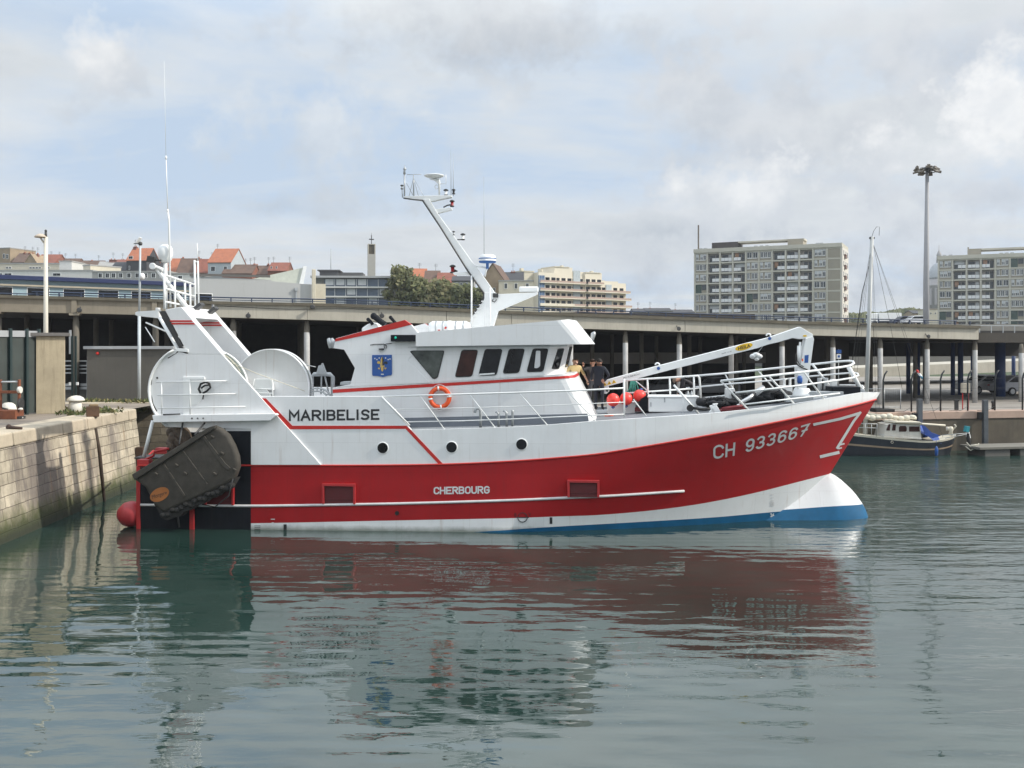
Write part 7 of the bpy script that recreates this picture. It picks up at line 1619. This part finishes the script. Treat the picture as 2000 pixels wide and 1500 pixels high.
# grey hall with the wedge rooflight
a, b = G(372, 560, 108), G(616, 560, 112); d = b - a; d.z = 0; t_ = thing('grey_hall', 'long plain grey hall behind the viaduct with a white wedge roof light', 'hall', (a.x, a.y, 4), math.atan2(d.y, d.x)); Ln = d.length
hl = lambda px, py: (Matrix.Rotation(-math.atan2(d.y, d.x), 3, 'Z') @ (G(px, py, 110) - Vector((a.x, a.y, 4))))
zt_ = [(0, hl(372, 541.5).z), (hl(385, 0).x, hl(385, 541.5).z), (hl(530, 0).x, hl(530, 546).z), (hl(531, 0).x, hl(531, 548.5).z), (hl(590, 0).x, hl(590, 552.5).z), (Ln, hl(615, 554).z)]
mb = MB(); mb.prism([(0, 0, 0), (Ln, 0, 0)] + [(x, 0, z) for x, z in zt_[::-1]], (0, 16, 0)); mb.build('wall', M('pale_grey_panels', (.44, .44, .43), .8, var=.05, scale=.3, streak=.12), t_)
mb = MB(); mb.box(-.1, hl(528, 0).x, -.15, 0, zt_[1][1] - .0, zt_[1][1] + .28); mb.build('coping', M('dark_coping', (.13, .12, .11), .8), t_)
mb = MB(); c1, c2, c3 = hl(490, 544.5), hl(600, 519), hl(593, 553); mb.prism([(c1.x, 1, c1.z), (c3.x, 1, c3.z), (c2.x - .2, 1, c2.z)], (0, 5, 0)); mb.build('rooflight', M('greenish_white_sheet', (.52, .54, .47), .7, var=.12), t_)
mb = MB(); mb.prism([(c2.x - .25, .8, c2.z + .15), (c2.x + .15, .8, c2.z + .15), (c3.x + .15, .8, c3.z), (c3.x - .35, .8, c3.z)], (0, 5.4, 0)); mb.build('rooflight_edge', WHITE2, t_)
mb = MB(); x = hl(616, 0).x; mb.box(Ln, Ln + 1.3, 1, 3, 0, hl(620, 551).z); mb.build('end_pier', WCRM, t_); mb = MB(); x = hl(614, 0).x; mb.box(x - .15, x + .28, -.6, -.2, 0, hl(614, 524).z); mb.build('pylon', WCRM, t_, .05)
mb = MB(); x = hl(580, 0).x; mb.box(x - .08, x + .08, -.2, -.05, 4, hl(580, 564).z); mb.box(x - .18, x + .18, -.3, -.02, hl(580, 567).z, hl(580, 561).z); mb.build('vent_pipe', GALV, t_)
# slab block with glazed balconies
Y = 150; p = G(710, 600, Y); t_ = thing('slab_block', 'grey slab block with glazed balconies and a plain end wall', 'apartment building', (p.x, Y, 6), rad(4)); X = lambda px: (px - 710) / F * Y; Z = lambda py: G(0, py, Y).z - 6
mb = MB(); mb.box(X(612), X(760), .9, 10, 0, Z(541)); mb.build('wall', WGRY, t_); mb = MB(); mb.box(X(760), X(787), -.3, 10, 0, Z(543)); mb.build('end_wall', M('beige_grey_end_wall', (.42, .40, .36), .85), t_); mb = MB(); mb.box(X(608), X(762), -.4, 10, Z(543), Z(539)); mb.build('roof', M('pale_roof_edge', (.40, .40, .40), .8), t_)
for py in (561.5, 580, 599): mb = MB(); mb.box(X(632), X(760), -.35, .9, Z(py + 1.2), Z(py - 1.8)); mb.build('balcony_slab', WWHT, t_)
GLZ = M('balcony_glazing', (.07, .10, .14), .12, spec=.6); GLW = M('pale_blind', (.50, .52, .53), .6)
for fl_, (ya, yb) in enumerate(((545, 560), (563.5, 578.5), (582, 597))):
    for k in range(6):
        x0_ = 634 + k * 21; mb = MB(); mb.box(X(x0_), X(x0_ + 20), .2, .26, Z(yb), Z(ya), 0); mb.box(X(x0_ + 20), X(x0_ + 21), -.1, .3, Z(yb), Z(ya), 1)
        if (k + fl_) % 3 == 0 or (fl_ == 0 and 0 < k < 4): mb.box(X(x0_ + 2), X(x0_ + 18), .14, .2, Z(yb - 3), Z(ya), 1)
        mb.build('window', [GLZ, GLW], t_)
mb = MB(); mb.box(X(622), X(658), 2, 6, Z(541), Z(526)); mb.box(X(658), X(706), 2.5, 7, Z(541), Z(530)); mb.box(X(618), X(662), 1.6, 6.4, Z(527.5), Z(525.5)); mb.build('roof_house', M('dark_roof_house', (.10, .10, .10), .8), t_); mb = MB(); mb.tube([(X(641), 4, Z(526)), (X(641), 4, Z(481))], .05, 4); mb.build('aerial', GALV, t_)
for py in (559, 578): mb = MB(); mb.box(X(787), X(793), 1, 4, Z(py + 8), Z(py)); mb.build('balcony', WCRM, t_)
# church tower with the cross
Y = 230; p = G(725.5, 600, Y); t_ = thing('church_tower', 'slim concrete church tower topped by a metal cross', 'church tower', (p.x, Y, 10), rad(12)); Z = lambda py: G(0, py, Y).z - 10; w = 7.3 / F * Y
mb = MB(); mb.box(-w, w, -w, w, 0, Z(497)); mb.build('shaft', M('tower_concrete', (.40, .385, .35), .85, var=.08), t_); mb = MB(); mb.box(-w * .75, w * .75, -w * .75, w * .75, Z(497), Z(478.5)); mb.build('belfry', M('belfry_louvres', (.10, .085, .06), .9), t_)
mb = MB(); 
for sx in (-1, 1):
    for sy in (-1, 1): mb.box(sx * w - .12 * (sx + 1), sx * w + .12 * (1 - sx), sy * w - .12 * (sy + 1), sy * w + .12 * (1 - sy), Z(497), Z(478.5))
mb.box(-w, w, -w, w, Z(478.5), Z(477)); mb.build('belfry_frame', CONL, t_)
mb = MB(); mb.box(-.09, .09, -.09, .09, Z(477), Z(459)); mb.box(-.6, .6, -.09, .09, Z(468.5), Z(466.5)); mb.tube([(0, 0, Z(459)), (0, 0, Z(455))], .03, 4); mb.build('cross', STEELDK, t_)
# ------------------------------------------------------------------ cream stepped apartments
Y = 300; p = G(1118, 610, Y); RZ = rad(30); t_ = thing('cream_apartments', 'cream stepped apartment building with long balconies behind the wheelhouse', 'apartment building', (p.x, Y, 8), RZ)
WSUN = M('warm_cream_render', (.72, .655, .53), .9, var=.06); BALB = M('brown_balcony_front', (.46, .33, .27), .8); k_ = 1 / math.cos(RZ)
X = lambda px: (px - 1118) / F * Y * 1.30; Z = lambda py: G(0, py, Y).z - 8
for x0_, x1_, yt, dep, yb0 in ((1056, 1087, 535, 9, -.8), (1086, 1118, 523, 10, 0), (1117, 1141, 530, 10, .6), (1141, 1172, 531, 10, 0), (1171, 1205, 546, 10, .6), (1205, 1222, 549, 9, 1.2)):
    mb = MB(); mb.box(X(x0_), X(x1_) - .01, yb0, dep, 0, Z(yt)); mb.build('wall', WSUN, t_)
    for fi, py in enumerate((553, 568, 582.5, 597, 611)):
        if py < yt + 8: continue
        mb = MB(); e_ = 1.6 if x0_ > 1060 else .9; mb.box(X(x0_) + .15, X(x1_ + (3 + fi * 1.5 if x0_ > 1200 else 0)) - .2, yb0 - e_, yb0, Z(py + 2.2), Z(py + .6), 0); mb.box(X(x0_) + .15, X(x1_ + (3 + fi * 1.5 if x0_ > 1200 else 0)) - .2, yb0 - e_, yb0 - e_ + .1, Z(py + .6), Z(py - 3), 1 if fi < 3 or x0_ > 1100 else 0); mb.build('balcony', [WSUN, BALB], t_)
        n = max(1, int((x1_ - x0_) / 9))
        for q in range(n): mb = MB(); x = X(x0_ + (x1_ - x0_) * (q + .5) / n); mb.box(x - .75, x + .75, yb0 - .05, yb0 + .05, Z(py + .5), Z(py - 9), q % 2); mb.build('window', [GLASS, M('brown_shutter', (.22, .15, .10), .8) if q == 0 else GLASS], t_)
mb = MB(); mb.box(X(1040), X(1056), 2.2, 9, 0, Z(532)); mb.box(X(1035), X(1057), 2.0, 9.2, Z(533.5), Z(531.5)); mb.build('stair_block', WCRM, t_)
mb = MB(); mb.box(X(1056) - .02, X(1066), -1.1, -.7, 0, Z(541)); mb.build('glazed_strip', M('blue_curtain_glass', (.10, .17, .30), .2), t_); mb = MB()
for k in range(3): x = X(1056.5 + k * 4.2); mb.box(x - .05, x + .05, -1.16, -1.1, 0, Z(541))
for py in (548, 556, 564, 572, 580, 588, 596): mb.box(X(1056), X(1066), -1.15, -1.1, Z(py + .3), Z(py - .3))
mb.build('mullion', WBLU, t_)
mb = MB()
for px, yt, w in ((1113, 517, 3), (1168, 525, 3), (1077, 527, 2), (1042, 526, 3.5), (1190, 543, 2)): mb.box(X(px) - w * .12, X(px) + w * .12, 4, 5.2, Z(548), Z(yt))
mb.box(X(1085.5), X(1112), -.2, 8, Z(523.4), Z(521.6)); mb.box(X(1141), X(1169), -.2, 8, Z(531.8), Z(530)); mb.build('roof', WCRM, t_)
for px, w in ((1124, 2.2), (1184, 1.8)): mb = MB(); mb.box(X(px) - w * .3, X(px) + w * .9, .35, .7, 0, Z(528 if px < 1150 else 553)); mb.build('lift_shaft_glass', M('pale_glass_strip', (.45, .50, .52), .3), t_)
# ------------------------------------------------------------------ the two tower blocks
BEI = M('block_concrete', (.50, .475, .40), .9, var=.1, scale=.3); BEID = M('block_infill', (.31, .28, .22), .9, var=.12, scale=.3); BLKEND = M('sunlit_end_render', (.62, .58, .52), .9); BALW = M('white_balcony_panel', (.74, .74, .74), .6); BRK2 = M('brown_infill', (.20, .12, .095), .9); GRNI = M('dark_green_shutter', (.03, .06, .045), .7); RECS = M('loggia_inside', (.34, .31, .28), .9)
FLH, BAY = 2.8, 3.5
def mk_win(v):
    mb = MB(); mb.box(-1.55, 1.55, .0, .12, -1.2, 1.2, 0)
    if v == 3: mb.box(-1.55, 1.55, -.08, 0, -1.2, 1.2, 3); 
    elif v == 4: mb.box(-1.55, .1, -.08, 0, -1.2, 1.2, 4); mb.box(.2, 1.5, -.08, 0, -.3, 1.15, 1)
    else:
        xs_ = ((-1.35, -.55), (-.45, .45), (.6, 1.45)) if v in (0, 5) else ((-1.4, -.7), (-.2, .55), (.65, 1.4)) if v in (1, 6) else ((-1.45, -.1), (.15, 1.45))
        for a, b in xs_:
            mb.box(a, b, -.10, 0, -.45, 1.12, 2); m_ = (a + b) / 2; g1, g2 = ((5, 1) if v == 5 else (1, 5) if v == 6 and a < 0 else (1, 1)); lo_ = -.35 if v < 5 else .3; mb.box(a + .1, m_ - .05, -.13, -.1, -.35, 1.02, 1); mb.box(m_ + .05, b - .1, -.13, -.1, -.35, 1.02, 1)
            if v >= 5: mb.box(a + .1, b - .1, -.145, -.13, lo_ if a < 0 else .7, 1.02, 5)
        mb.box(-1.4, 1.3, -.14, 0, -.62, -.5, 2)
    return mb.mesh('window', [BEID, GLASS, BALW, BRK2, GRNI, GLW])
def mk_bal(v, ex=0):
    mb = MB(); mb.box(-1.55, 1.55, .9, 1.0, -1.2, 1.2, 0); mb.box(-1.3 if v != 2 else -.6, .3, .85, .9, -1.15, .8, 1); mb.box(.5, 1.3, .85, .9, -1.15, .8, 2 if v % 2 else 1)
    ps = ((-.35, .55), (.62, 1.5)) if v == 0 else ((-1.4, -.48), (-.42, .45), (.52, 1.4)) if v == 1 else ((-1.45, -.55), (-.48, .42))
    for a, b in ps: mb.box(a, b, -.12, -.04, -.95, -.1, 3)
    if ex == 1: mb.box(-1.2, -.2, .3, .35, -.4, 1.15, 5)
    if ex == 2: mb.box(-1.3, 1.3, .75, .84, .1, 1.15, 2)
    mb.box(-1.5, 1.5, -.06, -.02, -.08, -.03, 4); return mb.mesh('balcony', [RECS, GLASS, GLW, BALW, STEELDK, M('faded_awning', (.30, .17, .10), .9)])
GLASS = glass('flat_window_glass', (.07, .08, .085), .15)
WME = [mk_win(v) for v in range(7)]; BME = [[mk_bal(v, e) for e in range(3)] for v in range(3)]
def block(label, px0, ytop, cols, rows, Y, rz, rnd, end=True, blank=0.0, roof=None):
    a = G(px0, ytop, Y); W_ = BAY * cols + blank; zt_ = a.z; t = thing('tower_block', label, 'apartment building', (a.x, a.y, zt_ - rows * FLH - 1.2), rz); Hh = rows * FLH + 1.2; D_ = 13.0
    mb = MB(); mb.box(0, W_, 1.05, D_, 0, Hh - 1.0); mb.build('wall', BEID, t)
    mb = MB()
    for r in range(rows + 1): z = Hh - 1.2 - r * FLH; mb.box(0, W_, -.05, 1.05, z - .2, z + .2)
    for c in range(cols + 1): x = c * BAY; mb.box(x - .22, x + .22, -.12, 1.05, 0, Hh - 1.06)
    if blank: mb.box(W_ - .32, W_, -.12, 1.05, 0, Hh - 1.06)
    mb.build('facade_frame', BEI, t); mb = MB(); mb.box(-.3, W_ + .15, -.3, D_ + .2, Hh - 1.05, Hh); mb.build('roof', BEI, t, .02)
    if blank:
        for r in range(rows): z = Hh - 1.2 - r * FLH; mb = MB(); mb.box(cols * BAY + .17, W_ - .33, -.0, .1, z - FLH + .15, z - .15); mb.build('blank_panel', BEID, t)
    mb = MB(); mb.box(W_, W_ + .25, -.12, D_, 0, Hh - 1.06); mb.build('end_wall', BLKEND, t)
    for r in range(rows): 
        z = Hh - 1.2 - r * FLH; mb = MB()
        for y0_ in (2.0, 6.5, 10.0): mb.box(W_ + .25, W_ + .29, y0_, y0_ + 1.3, z - 1.9, z - .5, 0)
        mb.box(W_ + .25, W_ + .7, 3.4, 5.8, z - 2.5, z - 1.5, 1); mb.build('end_balcony', [GLASS, BRK2], t)
    pat = 'WBCDWWBCDWWBCDW'; first = {}
    for r in range(rows):
        for c in range(cols):
            ch = pat[c]; x, z = (c + .5) * BAY, Hh - 1.2 - (r + .5) * FLH
            me = rnd.choice(BME['BCD'.index(ch)][:] + [BME['BCD'.index(ch)][0]] * 3) if ch in 'BCD' else WME[rnd.choice((0, 5, 1, 6, 2, 2, 5, 1, 6, 0, 3, 4))]
            o = bpy.data.objects.new('balcony' if ch in 'BCD' else 'window', me); COL.objects.link(o); o.parent = t; o.location = (x, .0 if ch in 'BCD' else .18, z)
    if roof: roof(t, W_, Hh)
    return t
def roof1(t, W_, Hh):
    mb = MB(); mb.box(4, 11.2, 3, 9, Hh, Hh + 1.9); mb.build('lift_house', M('dark_lift_house', (.05, .042, .038), .9), t); mb = MB(); mb.box(24.5, 28.5, 3, 9, Hh, Hh + 1.9); mb.build('lift_house', BEID, t)
    mb = MB(); mb.box(11.2, 28.8, 3.2, 8, Hh + 1.55, Hh + 1.95); mb.build('pergola', BEI, t); mb = MB()
    for x in (1, 2.2, 16, 17.5, 19, 32, 33): mb.box(x, x + .9, 1, 2, Hh, Hh + .35)
    mb.build('roof_plant', GALV, t); mb = MB(); mb.box(-.25, .1, 4, 4.35, 0, Hh + 7.2); mb.build('chimney_mast', M('brown_flue', (.17, .14, .11), .8), t)
def roof2(t, W_, Hh):
    mb = MB(); mb.box(7.2, 10.6, 3, 9, Hh, Hh + 1.9); mb.box(7.2, 7.6, 3, 3.4, Hh + 1.9, Hh + 2.4); mb.build('lift_house', BEID, t); mb = MB(); mb.box(10.6, 30, 3.2, 8, Hh + 1.4, Hh + 1.9); mb.build('pergola', BEI, t); mb = MB()
    for x in (1, 2.6, 15, 16.3, 17.6): mb.box(x, x + .9, 1, 2, Hh, Hh + .35)
    mb.build('roof_plant', GALV, t)
block('left one of the two beige tower blocks, its sunlit end wall in view', 1357, 487, 10, 9, 262, rad(-26), random.Random(3), blank=3.6, roof=roof1)
block('right one of the two beige tower blocks, cut off by the photo edge', 1833, 500, 12, 10, 262, rad(-26), random.Random(8), roof=roof2)
# ------------------------------------------------------------------ domed church far off
Y = 560; p = G(1834, 600, Y); t_ = thing('domed_church', 'hazy grey domed church rising behind the right tower block', 'church', (p.x, Y, 20)); Z = lambda py: G(0, py, Y).z - 20; w = 21 / F * Y
FAD = M('hazed_dome_stone', (.36, .34, .33), .9, var=.1, scale=.1); DOM = M('hazed_dome_lead', (.38, .40, .42), .7, var=.1, scale=.1)  # greyed tones put the distance haze into the colour
mb = MB(); mb.lathe([(w * 1.02, 0), (w * 1.02, Z(560)), (w * 1.08, Z(559)), (w * 1.08, Z(556)), (w * .96, Z(556)), (w * .96, Z(545))], (0, 0, 0), 'Z', 28); mb.build('drum', FAD, t_)
mb = MB(); mb.lathe([(w * .98, Z(545)), (w * .97, Z(541)), (w * .88, Z(531)), (w * .7, Z(522)), (w * .45, Z(516)), (w * .22, Z(513)), (.001, Z(512.5))], (0, 0, 0), 'Z', 28); mb.build('dome', DOM, t_)
mb = MB(); mb.lathe([(w * .24, Z(514)), (w * .2, Z(500)), (w * .24, Z(499)), (w * .15, Z(494)), (w * .03, Z(489)), (w * .015, Z(478))], (0, 0, 0), 'Z', 16); mb.build('lantern', FAD, t_)
for k in range(14):
    a = 2 * math.pi * k / 14; mb = MB(); c = Vector((math.cos(a) * w * 1.03, math.sin(a) * w * 1.03, Z(580))); mb.obox(c, (1.2, 1.2, Z(564) - Z(596)), Matrix.Rotation(a, 3, 'Z')); mb.build('pillar', FAD, t_)

# ------------------------------------------------------------------ the air between: far buildings pale a little
hm = bpy.data.materials.new('haze_air'); hm.use_nodes = True; ht = hm.node_tree; ht.nodes.remove(ht.nodes['Principled BSDF'])
pv = nd(ht, 'ShaderNodeVolumePrincipled', Density=0.00026, Anisotropy=0.2); pv.inputs['Color'].default_value = (0.86, 0.91, 1.0, 1); ht.links.new(pv.outputs[0], ht.nodes['Material Output'].inputs['Volume'])
mb = MB(); mb.box(-420, 420, -70, 640, -6.5, 95); kind(mb.build('haze', hm), 'stuff')
sc.cycles.volume_bounces = 0
